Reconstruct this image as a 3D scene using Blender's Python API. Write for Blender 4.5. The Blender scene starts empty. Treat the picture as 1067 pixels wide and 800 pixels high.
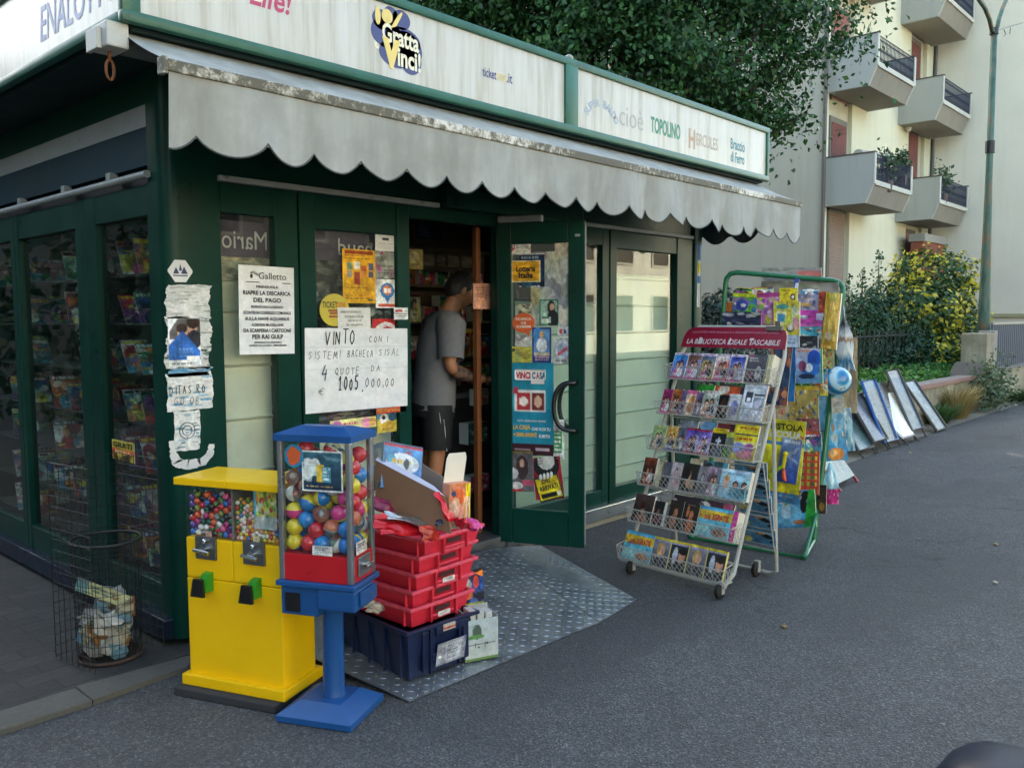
import bpy, bmesh, math, random
import numpy as np
from mathutils import Vector, Matrix, Euler
random.seed(7); RNG = np.random.default_rng(7)
SC = bpy.context.scene
COL = SC.collection
R = math.radians
PI = math.pi

# ------------------------------------------------------------------ camera
FPX, CX, CY, CAMH = 890.0, 533.5, 400.0, 1.6
_yaw, _pit, _rol = R(42.6), R(-4.40), R(-0.25)
FW = Vector((math.cos(_yaw)*math.cos(_pit), math.sin(_yaw)*math.cos(_pit), math.sin(_pit)))
_r = Vector((math.sin(_yaw), -math.cos(_yaw), 0)); _u = _r.cross(FW)
RT = _r*math.cos(_rol) + _u*math.sin(_rol)
UP = -_r*math.sin(_rol) + _u*math.cos(_rol)
CAM = Vector((0, 0, CAMH))
cam = bpy.data.objects.new('camera', bpy.data.cameras.new('camera'))
COL.objects.link(cam)
M = Matrix((RT, UP, -FW)).transposed().to_4x4(); M.translation = CAM
cam.matrix_world = M
cam.data.sensor_fit = 'HORIZONTAL'; cam.data.sensor_width = 36.0
cam.data.lens = FPX/1067.0*36.0
cam.data.clip_start = 0.02; cam.data.clip_end = 600
SC.camera = cam
# measuring helpers: where a line of sight meets a real plane of the place
def ray(px, py): return (FW*FPX + RT*(px-CX) - UP*(py-CY)).normalized()
def on_x(px, py, X): d = ray(px, py); return CAM + d*(X/d.x)
def on_y(px, py, Y): d = ray(px, py); return CAM + d*(Y/d.y)
def on_z(px, py, Z=0.0): d = ray(px, py); return CAM + d*((Z-CAMH)/d.z)
def on_pl(px, py, o, n): d = ray(px, py); return CAM + d*((o-CAM).dot(n)/d.dot(n))
def at_d(px, py, dist): d = ray(px, py); return CAM + d*(dist/d.dot(FW))

# ------------------------------------------------------------------ light
SUN_AZ, SUN_EL = R(62), R(27)           # sun low behind the houses beyond the kiosk
sdir = Vector((math.cos(SUN_EL)*math.cos(SUN_AZ), math.cos(SUN_EL)*math.sin(SUN_AZ), math.sin(SUN_EL)))
W = bpy.data.worlds.new('World'); SC.world = W; W.use_nodes = True
nt = W.node_tree; nt.nodes.clear()
wo = nt.nodes.new('ShaderNodeOutputWorld'); bg = nt.nodes.new('ShaderNodeBackground')
sky = nt.nodes.new('ShaderNodeTexSky'); sky.sky_type = 'NISHITA'; sky.sun_disc = False
sky.sun_elevation = SUN_EL; sky.sun_rotation = PI/2 - SUN_AZ
sky.air_density = 0.9; sky.dust_density = 4.0; sky.ozone_density = 0.1
bg.inputs['Strength'].default_value = 0.15
nt.links.new(sky.outputs[0], bg.inputs[0]); nt.links.new(bg.outputs[0], wo.inputs[0])
sl = bpy.data.lights.new('sun', 'SUN'); sl.energy = 3.5; sl.angle = R(0.6); sl.color = (1.0, 0.93, 0.82)
so = bpy.data.objects.new('sun', sl); COL.objects.link(so)
so.rotation_euler = sdir.to_track_quat('Z', 'Y').to_euler(); so.location = (0, 0, 40)
SC.view_settings.view_transform = 'Standard'; SC.view_settings.look = 'None'
SC.view_settings.exposure = 2.9; SC.view_settings.gamma = 1.0
SC.view_settings.use_curve_mapping = False
SC.view_settings.use_white_balance = True      # the camera's daylight-shade balance
SC.view_settings.white_balance_temperature = 6800; SC.view_settings.white_balance_tint = 2
SC.cycles.max_bounces = 10; SC.cycles.transparent_max_bounces = 24
SC.cycles.sample_clamp_indirect = 6.0
SC.cycles.use_denoising = True

# ------------------------------------------------------------------ materials
def hex3(c):
    c = c.lstrip('#'); c = c if len(c) == 6 else ''.join(q*2 for q in c)
    return [int(c[i:i+2], 16)/255 for i in (0, 2, 4)]
def srgb(c):
    if isinstance(c, str):
        c = hex3(c)
    return tuple((x/12.92 if x <= 0.04045 else ((x+0.055)/1.055)**2.4) for x in c)
class NT:
    def __init__(s, name):
        s.m = bpy.data.materials.new(name); s.m.use_nodes = True
        s.t = s.m.node_tree; s.b = s.t.nodes['Principled BSDF']
        s.out = s.t.nodes['Material Output']
    def n(s, typ, **kw):
        x = s.t.nodes.new('ShaderNode'+typ)
        for k, v in kw.items():
            if k in x.inputs: x.inputs[k].default_value = v
            else: setattr(x, k, v)
        return x
    def l(s, a, b): s.t.links.new(a, b)
    def coord(s, kind='Object', scale=(1, 1, 1)):
        tc = s.n('TexCoord'); mp = s.n('Mapping'); mp.inputs['Scale'].default_value = scale
        s.l(tc.outputs[kind], mp.inputs['Vector']); return mp.outputs[0]
    def noise(s, vec, scale, detail=4, rough=.55):
        x = s.n('TexNoise', Scale=scale, Detail=detail, Roughness=rough); s.l(vec, x.inputs['Vector']); return x.outputs['Fac']
    def ramp(s, fac, stops):
        x = s.n('ValToRGB'); e = x.color_ramp.elements
        while len(e) < len(stops): e.new(.5)
        for el, (p, c) in zip(e, stops):
            el.position = p; el.color = (*c, 1) if len(c) == 3 else c
        s.l(fac, x.inputs[0]); return x.outputs[0]
    def mix(s, fac, a, b, mode='MIX'):
        x = s.n('Mix', data_type='RGBA', blend_type=mode)
        for v, i in ((fac, 0), (a, 6), (b, 7)):
            if hasattr(v, 'is_linked') or hasattr(v, 'links'): s.l(v, x.inputs[i])
            elif i == 0: x.inputs[0].default_value = v
            else: x.inputs[i].default_value = (*v, 1)
        return x.outputs[2]
    def bump(s, h, strength=.3, dist=.01):
        x = s.n('Bump', Strength=strength, Distance=dist); s.l(h, x.inputs['Height']); s.l(x.outputs[0], s.b.inputs['Normal'])
    def base(s, c):
        if hasattr(c, 'links'): s.l(c, s.b.inputs['Base Color'])
        else: s.b.inputs['Base Color'].default_value = (*c, 1)
    def set(s, **kw):
        for k, v in kw.items(): s.b.inputs[k.replace('_', ' ')].default_value = v
def mat(name, c, rough=.5, metal=0., var=.12, scale=6., bump=0., bscale=60., stretch=(1, 1, 1), coat=0., spec=.5, dirt=None):
    """painted / plastic / metal surface with uneven tone and roughness"""
    k = NT(name); c = srgb(c) if isinstance(c, str) else c
    v = k.coord('Object', stretch); f = k.noise(v, scale, 5, .6)
    lo = tuple(x*(1-var) for x in c); hi = tuple(min(1, x*(1+var)) for x in c)
    col = k.ramp(f, [(.3, lo), (.7, hi)])
    if dirt:
        f2 = k.noise(v, scale*2.3, 8, .7)
        msk = k.ramp(f2, [(dirt[1], (0, 0, 0)), (dirt[1]+.08, (1, 1, 1))])
        col = k.mix(msk, col, srgb(dirt[0]))
    k.base(col)
    rr = k.ramp(f, [(.25, (max(.02, rough*.8),)*3), (.75, (min(1, rough*1.2),)*3)])
    k.l(rr, k.b.inputs['Roughness'])
    k.set(Metallic=metal, Coat_Weight=coat, Specular_IOR_Level=spec)
    if bump: k.bump(k.noise(v, bscale, 6, .6), bump, .004)
    return k.m
MATS = {}
def pal(c, rough=.45, **kw):
    key = (c, rough, tuple(sorted(kw.items())))
    if key not in MATS: MATS[key] = mat('paint_'+c.strip('#'), c, rough, **kw)
    return MATS[key]
def glass_mat(name, tint=(.93, .96, .94), refl=1.0, ior=1.5, dirt=.03, film=(.5, .52, .5)):
    k = NT(name); k.t.nodes.remove(k.b)
    tr = k.n('BsdfTransparent'); tr.inputs[0].default_value = (*tint, 1)
    gl = k.n('BsdfGlossy', Roughness=.015); gl.inputs[0].default_value = (refl, refl, refl, 1)
    fr = k.n('Fresnel', IOR=ior)
    ge = k.n('NewGeometry'); iv = k.n('Math', operation='SUBTRACT'); iv.inputs[0].default_value = 1.0; k.l(ge.outputs['Backfacing'], iv.inputs[1])
    fm_ = k.n('Math', operation='MULTIPLY'); k.l(fr.outputs[0], fm_.inputs[0]); k.l(iv.outputs[0], fm_.inputs[1])   # only the outer face mirrors
    mx = k.n('MixShader'); k.l(fm_.outputs[0], mx.inputs[0]); k.l(tr.outputs[0], mx.inputs[1]); k.l(gl.outputs[0], mx.inputs[2])
    df = k.n('BsdfDiffuse'); df.inputs[0].default_value = (*film, 1)
    f = k.noise(k.coord('Object', (1, 1, .4)), 5, 6, .65)
    fm = k.ramp(f, [(.35, (0, 0, 0)), (.8, (dirt*2,)*3)])
    m2 = k.n('MixShader'); k.l(fm, m2.inputs[0]); k.l(mx.outputs[0], m2.inputs[1]); k.l(df.outputs[0], m2.inputs[2])
    k.l(m2.outputs[0], k.out.inputs['Surface']); return k.m
def print_mat(name, rough=.32, spec=.5):
    k = NT(name); a = k.n('Attribute', attribute_name='Col')
    f = k.noise(k.coord('Object'), 14, 4); k.base(a.outputs['Color'])
    k.l(k.ramp(f, [(.3, (rough*.75,)*3), (.7, (rough*1.3,)*3)]), k.b.inputs['Roughness'])
    k.set(Specular_IOR_Level=spec)
    k.bump(f, .12, .01)
    return k.m
PRINT = print_mat('printed_gloss_paper'); PRINT_MATT = print_mat('printed_matt_paper', .7, .3)

# ------------------------------------------------------------------ mesh builder
def Mx(x, y, z, o):
    m = Matrix((x, y, z)).transposed().to_4x4(); m.translation = o; return m
class MB:
    def __init__(s): s.v = []; s.f = []; s.mi = []; s.c = None
    def add(s, vs, fs, m=None, mi=0):
        b = len(s.v)
        s.v += [m @ Vector(p) for p in vs] if m is not None else [Vector(p) for p in vs]
        s.f += [tuple(b+i for i in f) for f in fs]; s.mi += [mi]*len(fs); return s
    def box(s, a, b, m=None, mi=0):
        x0, y0, z0 = [min(p, q) for p, q in zip(a, b)]; x1, y1, z1 = [max(p, q) for p, q in zip(a, b)]
        return s.add([(x0,y0,z0),(x1,y0,z0),(x1,y1,z0),(x0,y1,z0),(x0,y0,z1),(x1,y0,z1),(x1,y1,z1),(x0,y1,z1)],
              [(0,3,2,1),(4,5,6,7),(0,1,5,4),(1,2,6,5),(2,3,7,6),(3,0,4,7)], m, mi)
    def bevbox(s, a, b, r=.005, m=None, mi=0, seg=2):
        bm = bmesh.new(); bmesh.ops.create_cube(bm, size=1)
        for v in bm.verts: v.co = Vector([(p+q)/2 + v.co[i]*abs(q-p) for i, (p, q) in enumerate(zip(a, b))])
        bmesh.ops.bevel(bm, geom=list(bm.edges), offset=r, segments=seg, profile=.6, affect='EDGES')
        bm.verts.index_update()
        s.add([v.co.copy() for v in bm.verts], [tuple(v.index for v in f.verts) for f in bm.faces], m, mi); bm.free(); return s
    def tube(s, pts, r, n=8, closed=False, cap=True, mi=0, m=None):
        pts = [Vector(p) for p in pts]; k = len(pts); rs = r if isinstance(r, (list, tuple)) else [r]*k
        rings = []; ref = None; vs = []; fs = []
        for i, p in enumerate(pts):
            if closed: t = pts[(i+1) % k]-pts[i-1]
            else: t = pts[min(i+1, k-1)]-pts[max(i-1, 0)]
            t = t.normalized() if t.length > 1e-9 else Vector((0, 0, 1))
            if ref is None: ref = t.orthogonal().normalized()
            else:
                ref = (ref - t*ref.dot(t)); ref = ref.normalized() if ref.length > 1e-6 else t.orthogonal().normalized()
            bn = t.cross(ref)
            vs += [p + (ref*math.cos(2*PI*j/n+PI/n) + bn*math.sin(2*PI*j/n+PI/n))*rs[i] for j in range(n)]
        for i in range(k if closed else k-1):
            a = i*n; b = ((i+1) % k)*n
            fs += [(a+j, a+(j+1) % n, b+(j+1) % n, b+j) for j in range(n)]
        if cap and not closed: fs += [tuple(range(n-1, -1, -1)), tuple((k-1)*n+j for j in range(n))]
        return s.add(vs, fs, m, mi)
    def cyl(s, p, q, r0, r1=None, n=20, mi=0, m=None): return s.tube([p, q], [r0, r0 if r1 is None else r1], n, mi=mi, m=m)
    def lathe(s, prof, n=24, m=None, mi=0, cap=True):
        vs = [(r*math.cos(2*PI*j/n), r*math.sin(2*PI*j/n), z) for r, z in prof for j in range(n)]
        fs = [(i*n+j, i*n+(j+1) % n, (i+1)*n+(j+1) % n, (i+1)*n+j) for i in range(len(prof)-1) for j in range(n)]
        if cap: fs += [tuple(range(n-1, -1, -1)), tuple((len(prof)-1)*n+j for j in range(n))]
        return s.add(vs, fs, m, mi)
    def sphere(s, c, r, nu=16, nv=10, m=None, mi=0, sc=(1, 1, 1)):
        vs = [(0, 0, 1)] + [(math.sin(PI*i/nv)*math.cos(2*PI*j/nu), math.sin(PI*i/nv)*math.sin(2*PI*j/nu), math.cos(PI*i/nv)) for i in range(1, nv) for j in range(nu)] + [(0, 0, -1)]
        fs = [(0, 1+j, 1+(j+1) % nu) for j in range(nu)]
        fs += [(1+i*nu+j, 1+(i+1)*nu+j, 1+(i+1)*nu+(j+1) % nu, 1+i*nu+(j+1) % nu) for i in range(nv-2) for j in range(nu)]
        L = len(vs)-1; b = 1+(nv-2)*nu; fs += [(L, b+(j+1) % nu, b+j) for j in range(nu)]
        return s.add([Vector((c[0]+x*r*sc[0], c[1]+y*r*sc[1], c[2]+z*r*sc[2])) for x, y, z in vs], fs, m, mi)
    def prism(s, poly, d0, d1, m=None, mi=0):
        """poly in local xy, extruded along local z"""
        n = len(poly)
        vs = [(x, y, d0) for x, y in poly]+[(x, y, d1) for x, y in poly]
        fs = [tuple(range(n-1, -1, -1)), tuple(range(n, 2*n))]+[(i, (i+1) % n, n+(i+1) % n, n+i) for i in range(n)]
        return s.add(vs, fs, m, mi)
    def quad4(s, p0, p1, p2, p3, th=.004, mi=0):
        """board through four corners, thickness behind it"""
        p = [Vector(q) for q in (p0, p1, p2, p3)]; nn = (p[1]-p[0]).cross(p[3]-p[0]).normalized()*th
        return s.add(p+[q-nn for q in p], [(0,1,2,3),(7,6,5,4),(0,4,5,1),(1,5,6,2),(2,6,7,3),(3,7,4,0)], None, mi)
    def grid(s, fn, nu, nv, mi=0):
        vs = [fn(i/nu, j/nv) for j in range(nv+1) for i in range(nu+1)]
        fs = [(j*(nu+1)+i, j*(nu+1)+i+1, (j+1)*(nu+1)+i+1, (j+1)*(nu+1)+i) for j in range(nv) for i in range(nu)]
        return s.add(vs, fs, None, mi)
def root_inv(p):
    m = Matrix.Identity(4)
    while p is not None: m = p.matrix_basis @ m; p = p.parent
    return m.inverted()
def obj(name, mb, mats, parent=None, world=False, smooth=False, loc=None):
    """link a builder as ONE mesh object; world=True: vertices are given in the place's coordinates"""
    me = bpy.data.meshes.new(name); vs = mb.v
    if world and parent is not None:
        inv = root_inv(parent); vs = [inv @ v for v in vs]
    me.from_pydata([tuple(v) for v in vs], [], mb.f)
    mats = mats if isinstance(mats, (list, tuple)) else [mats]
    for m in mats: me.materials.append(m)
    if len(mats) > 1: me.polygons.foreach_set('material_index', mb.mi)
    if smooth: me.polygons.foreach_set('use_smooth', [True]*len(me.polygons))
    if mb.c is not None:
        a = me.color_attributes.new('Col', 'FLOAT_COLOR', 'POINT'); a.data.foreach_set('color', np.asarray(mb.c, np.float32).ravel())
    me.validate(); me.update()
    o = bpy.data.objects.new(name, me); COL.objects.link(o)
    if parent is not None: o.parent = parent
    if loc is not None: o.location = loc
    if smooth == 'auto': autosmooth(me)
    return o
def autosmooth(me, ang=35):
    bm = bmesh.new(); bm.from_mesh(me)
    for f in bm.faces: f.smooth = True
    for e in bm.edges:
        e.smooth = not (len(e.link_faces) == 2 and e.calc_face_angle(0) > R(ang))
    bm.to_mesh(me); bm.free()
LABELS = set()
def tag(o, label=None, cat=None, group=None, kind=None):
    if label: o['label'] = label
    if cat: o['category'] = cat
    if group: o['group'] = group
    if kind: o['kind'] = kind
    return o
def thing(name, label, cat, m=None, group=None):
    o = bpy.data.objects.new(name, None); COL.objects.link(o); o.empty_display_size = .1
    if m is not None:
        if isinstance(m, Matrix): o.matrix_basis = m
        else: o.location = m
    return tag(o, label, cat, group)
def struct(name, mb, m, kind='structure', label=None, cat=None, **kw):
    o = obj(name, mb, m, **kw); o['kind'] = kind
    if label: o['label'] = label
    if cat: o['category'] = cat
    return o
def copy_tree(o, parent=None):
    c = o.copy(); COL.objects.link(c)
    if parent is not None: c.parent = parent
    for ch in list(o.children): copy_tree(ch, c)
    return c

# ------------------------------------------------------------------ lettering
def text_mb(body, m, w=None, h=None, bold=0., shear=0., align='LEFT', mb=None, mi=0, th=0.0, space=1.0, mirror=False):
    """letters as flat mesh in the local xy plane of m, fitted to width w and/or height h (capital height)"""
    cu = bpy.data.curves.new('t', 'FONT'); cu.body = body; cu.size = 1.0; cu.offset = bold; cu.shear = shear
    cu.space_character = space; cu.align_x = align; cu.resolution_u = 3
    if th: cu.extrude = th
    ob = bpy.data.objects.new('t', cu)
    me = bpy.data.meshes.new_from_object(ob)
    n = len(me.vertices); co = np.empty(n*3); me.vertices.foreach_get('co', co); co = co.reshape(-1, 3)
    mb = mb or MB()
    if n:
        x0, x1 = co[:, 0].min(), co[:, 0].max(); y0, y1 = co[:, 1].min(), co[:, 1].max()
        sx = w/(x1-x0) if w else None; sy = h/(y1-y0) if h else None
        sx = sx if sx else sy; sy = sy if sy else sx
        co[:, 0] = (co[:, 0]-(x0+x1)/2)*sx*(-1 if mirror else 1); co[:, 1] = (co[:, 1]-(y0+y1)/2)*sy
        if align == 'L': co[:, 0] += (x1-x0)*sx/2
        mb.add([tuple(p) for p in co], [tuple(p.vertices) for p in me.polygons], m, mi)
    bpy.data.objects.remove(ob); bpy.data.curves.remove(cu); bpy.data.meshes.remove(me)
    return mb
STROKE = {'V':[[(0,1),(.4,0),(.8,1)]],'I':[[(.2,0),(.2,1)]],'N':[[(0,0),(0,1),(.7,0),(.7,1)]],'T':[[(0,1),(.8,1)],[(.4,1),(.4,0)]],
 'O':[[(.35,0),(.05,.3),(.05,.7),(.35,1),(.65,.7),(.65,.3),(.35,0)]],'C':[[(.6,.85),(.35,1),(.05,.7),(.05,.3),(.35,0),(.6,.15)]],
 'S':[[(.6,.88),(.3,1),(.05,.78),(.3,.52),(.6,.28),(.3,0),(.02,.12)]],'E':[[(.6,1),(0,1),(0,0),(.6,0)],[(0,.5),(.5,.5)]],
 'M':[[(0,0),(.1,1),(.4,.3),(.7,1),(.8,0)]],'B':[[(0,0),(0,1),(.45,.95),(.5,.7),(.05,.52),(.55,.4),(.55,.1),(0,0)]],
 'A':[[(0,0),(.35,1),(.7,0)],[(.15,.4),(.55,.4)]],'H':[[(0,0),(0,1)],[(.6,0),(.6,1)],[(0,.5),(.6,.5)]],'L':[[(0,1),(0,0),(.55,.05)]],
 '4':[[(.3,1),(0,.35),(.55,.4)],[(.5,.7),(.4,-.1)]],'Q':[[(.35,0),(.05,.3),(.05,.7),(.35,1),(.65,.7),(.65,.3),(.35,0)],[(.4,.25),(.75,-.1)]],
 'U':[[(0,1),(.05,.2),(.3,0),(.55,.2),(.6,1)]],'D':[[(0,0),(0,1),(.5,.8),(.6,.4),(.4,.05),(0,0)]],'P':[[(0,0),(0,1),(.5,.9),(.5,.6),(0,.5)]],
 'R':[[(0,0),(0,1),(.5,.9),(.5,.6),(0,.5),(.55,0)]],'G':[[(.6,.85),(.35,1),(.05,.7),(.05,.3),(.35,0),(.6,.2),(.6,.45),(.35,.45)]],
 '1':[[(.1,.75),(.35,1),(.35,0)],[(.1,0),(.6,0)]],'0':[[(.35,0),(.05,.3),(.05,.7),(.35,1),(.6,.7),(.6,.3),(.35,0)]],
 '5':[[(.6,1),(.1,1),(.08,.6),(.45,.6),(.58,.3),(.35,0),(.02,.1)]],'.':[[(.1,0),(.2,.08)]],',':[[(.2,.1),(.08,-.2)]],
 '\u20ac':[[(.65,.85),(.4,1),(.1,.7),(.1,.3),(.4,0),(.65,.15)],[(-.05,.6),(.5,.6)],[(-.05,.42),(.45,.42)]],' ':[]}
def hand_mb(body, m, w, h, r=.0016, mb=None, slant=.12, rng=random):
    mb = mb or MB(); adv = [(.62 if ch == ' ' else .45 if ch in 'I.,' else 1.0) for ch in body]; tot = sum(adv); x = 0
    for ch, a in zip(body, adv):
        k = rng.uniform(.88, 1.1); dy = rng.uniform(-.06, .06)
        for st in STROKE.get(ch, []):
            p = [((x+px_*.8*k+slant*(py_-.5))/tot*w, (py_*k+dy)*h) for px_, py_ in st]
            for (ax, ay), (bx, by) in zip(p[:-1], p[1:]):
                d = Vector((bx-ax, by-ay, 0)); L = d.length
                if L < 1e-6: continue
                d /= L; nn = Vector((-d.y, d.x, 0))*r; e = d*r*.5
                a0 = Vector((ax, ay, 0))-e; b0 = Vector((bx, by, 0))+e
                mb.add([a0-nn, b0-nn, b0+nn, a0+nn], [(0, 1, 2, 3)], m)
        x += a
    return mb
def lettering(name, mb, m, parent): return obj(name, mb, m, parent, world=True)

# ------------------------------------------------------------------ small print canvas (ink colours on a vertex grid)
class Canvas:
    def __init__(s, w, h, bg='#ffffff'):
        w, h = int(w*1.6), int(h*1.6); s.tex = .15; s.w, s.h = w, h; s.a = np.empty((h, w, 3)); s.a[:] = s.c(bg)
        yy, xx = np.mgrid[0:h, 0:w]; s.x = xx/(w-1); s.y = yy/(h-1)
    def c(s, c):
        if isinstance(c, str): return np.array(hex3(c))
        return np.array(c)
    def rect(s, x0, y0, x1, y1, c, a=1.):
        m = (s.x >= x0) & (s.x <= x1) & (s.y >= y0) & (s.y <= y1); s.a[m] = s.a[m]*(1-a)+s.c(c)*a; return s
    def ell(s, cx, cy, rx, ry, c, a=1., rot=0.):
        dx, dy = s.x-cx, s.y-cy; k, q = math.cos(rot), math.sin(rot)
        m = ((dx*k+dy*q)/rx)**2+((-dx*q+dy*k)/ry)**2 <= 1; s.a[m] = s.a[m]*(1-a)+s.c(c)*a; return s
    def poly(s, pts, c, a=1.):
        m = np.zeros(s.x.shape, bool); n = len(pts)
        for i in range(n):
            (xa, ya), (xb, yb) = pts[i], pts[i-1]
            if ya == yb: continue
            k = ((ya > s.y) != (yb > s.y)) & (s.x < (xb-xa)*(s.y-ya)/(yb-ya)+xa); m ^= k
        s.a[m] = s.a[m]*(1-a)+s.c(c)*a; return s
    def grad(s, c0, c1, y0=0, y1=1, x0=0, x1=1):
        t = np.clip((s.y-y0)/(y1-y0), 0, 1)[..., None]; m = (s.x >= x0) & (s.x <= x1) & (s.y >= y0) & (s.y <= y1)
        s.a[m] = (s.c(c0)*(1-t)+s.c(c1)*t)[m]; return s
    def blotch(s, cols, n, r0, r1, x0=0, y0=0, x1=1, y1=1, rng=RNG):
        for _ in range(n):
            s.ell(rng.uniform(x0, x1), rng.uniform(y0, y1), rng.uniform(r0, r1), rng.uniform(r0, r1), cols[rng.integers(len(cols))], rng.uniform(.6, 1), rng.uniform(0, 3))
        return s
    def lines(s, x0, y0, x1, y1, n, c, fill=.55, rag=.3, rng=RNG):
        for i in range(n):
            ya = y0+(y1-y0)*i/n; yb = ya+(y1-y0)/n*fill; x = x0; xe = x1-(x1-x0)*rng.uniform(0, rag)
            while x < xe:
                k = rng.uniform(.06, .2)*(x1-x0); s.rect(x, ya, min(x+k, xe), yb, c, .9); x += k+.04*(x1-x0)
        return s
    def noise(s, amt=.04, rng=RNG): s.a = np.clip(s.a+rng.normal(0, amt, s.a.shape[:2]+(1,)), 0, 1); return s
    def person(s, cx, cy, k, skin='#d9a582', hair='#2a1c16', cloth='#333a55'):
        s.ell(cx, cy+1.65*k, 1.25*k, 1.1*k, cloth); s.rect(cx-.25*k, cy+.4*k, cx+.25*k, cy+.95*k, skin)
        s.ell(cx, cy-.15*k, .72*k, .92*k, hair); s.ell(cx+.06*k, cy+.08*k, .5*k, .68*k, skin)
        s.rect(cx-.22*k, cy-.05*k, cx-.05*k, cy+.03*k, '#4a2e26'); s.rect(cx+.14*k, cy-.05*k, cx+.3*k, cy+.03*k, '#4a2e26')
        s.rect(cx-.08*k, cy+.38*k, cx+.2*k, cy+.45*k, '#a04848'); return s
    def flat(s, t=.03): s.tex = t; return s
    def texture(s, seed):
        rs = np.random.default_rng(seed); h, w = s.a.shape[:2]; out = np.zeros((h, w, 3))
        for k, amp in ((3, .8), (7, .8), (15, .7), (32, .6)):
            g = rs.normal(size=(k+2, k+2, 3))*np.array([.14, .14, .14])+rs.normal(size=(k+2, k+2, 1)); yy = np.linspace(0, k, h); xx = np.linspace(0, k, w); y0 = yy.astype(int); x0 = xx.astype(int); fy = (yy-y0)[:, None, None]; fx = (xx-x0)[None, :, None]
            q = lambda a, b: g[np.ix_(y0+a, x0+b)]
            out += amp*((q(0, 0)*(1-fx)+q(0, 1)*fx)*(1-fy)+(q(1, 0)*(1-fx)+q(1, 1)*fx)*fy)
        return out/1.4
    def linear(s, seed=0):
        a = np.clip(s.a, 0, 1);
        if s.tex: a = np.clip(a*(1+s.tex*s.texture(seed+int(a.sum()*10) % 9973)), 0, 1)
        a = np.where(a <= .04045, a/12.92, ((a+.055)/1.055)**2.4)
        return np.concatenate([a, np.ones(a.shape[:2]+(1,))], 2)
def sheet_mb(cv, P, th=.0015, edge='#e8e4d8', bulge=0., ripple=0., seed=0):
    """printed sheet or book: P(u,v,d) -> point (u right, v DOWN, d out of the front); th = thickness"""
    mb = MB(); W_, H_ = cv.w, cv.h; rs = np.random.default_rng(seed); ph = rs.uniform(0, 6, 4)
    vs = []
    for j in range(H_):
        for i in range(W_):
            u, v = i/(W_-1), j/(H_-1)
            d = bulge*math.sin(PI*u)*math.sin(PI*v) + ripple*(math.sin(3*u+ph[0]+2*v)+.6*math.sin(5*v+ph[1]-2*u))
            vs.append(P(u, v, d))
    fs = [(j*W_+i, (j+1)*W_+i, (j+1)*W_+i+1, j*W_+i+1) for j in range(H_-1) for i in range(W_-1)]
    mb.add(vs, fs); b = len(mb.v)
    ring = [(i, 0) for i in range(W_-1)]+[(W_-1, j) for j in range(H_-1)]+[(i, H_-1) for i in range(W_-1, 0, -1)]+[(0, j) for j in range(H_-1, 0, -1)]
    n = len(ring); e = []
    for i, j in ring:
        p = mb.v[j*W_+i]; q = P(i/(W_-1), j/(H_-1), 0)-P(i/(W_-1), j/(H_-1), 1.0)
        e.append((p, p+q*th))
    mb.v += [a for a, _ in e]+[c for _, c in e]
    mb.f += [(b+k, b+(k+1) % n, b+n+(k+1) % n, b+n+k) for k in range(n)]+[tuple(b+n+k for k in range(n))]
    mb.mi = [0]*len(mb.f)
    ec = np.concatenate([np.array(srgb(edge)), [1]])
    mb.c = np.concatenate([cv.linear().reshape(-1, 4), np.tile(ec, (2*n, 1))], 0); return mb
def plane_P(o, x, y, z):
    """o top-left corner, x = full width vector (right), y = full height vector (down), z = unit out"""
    o, x, y, z = Vector(o), Vector(x), Vector(y), Vector(z); return lambda u, v, d: o+x*u+y*v+z*d
def poster(name, label, cat, cv, o, x, y, z, th=.0012, mat_=None, parent=None, group=None, **kw):
    P = plane_P(o, x, y, z); mb = sheet_mb(cv, P, th, **kw)
    org = Vector(o)+Vector(x)*.5+Vector(y)
    if parent is None:
        mb.v = [v-org for v in mb.v]; ob = obj(name, mb, mat_ or PRINT_MATT); ob.location = org
        tag(ob, label, cat, group)
    else: ob = obj(name, mb, mat_ or PRINT_MATT, parent, world=True)
    return ob
def inner_m(o, x, y, z, u, v, d=.0016):
    """matrix whose xy plane lies on that sheet at (u,v), x right, y up"""
    X = Vector(x).normalized(); Y = -Vector(y).normalized(); Y = (Y-X*Y.dot(X)).normalized()
    return Mx(X, Y, X.cross(Y), Vector(o)+Vector(x)*u+Vector(y)*v+Vector(z)*d)
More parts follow.
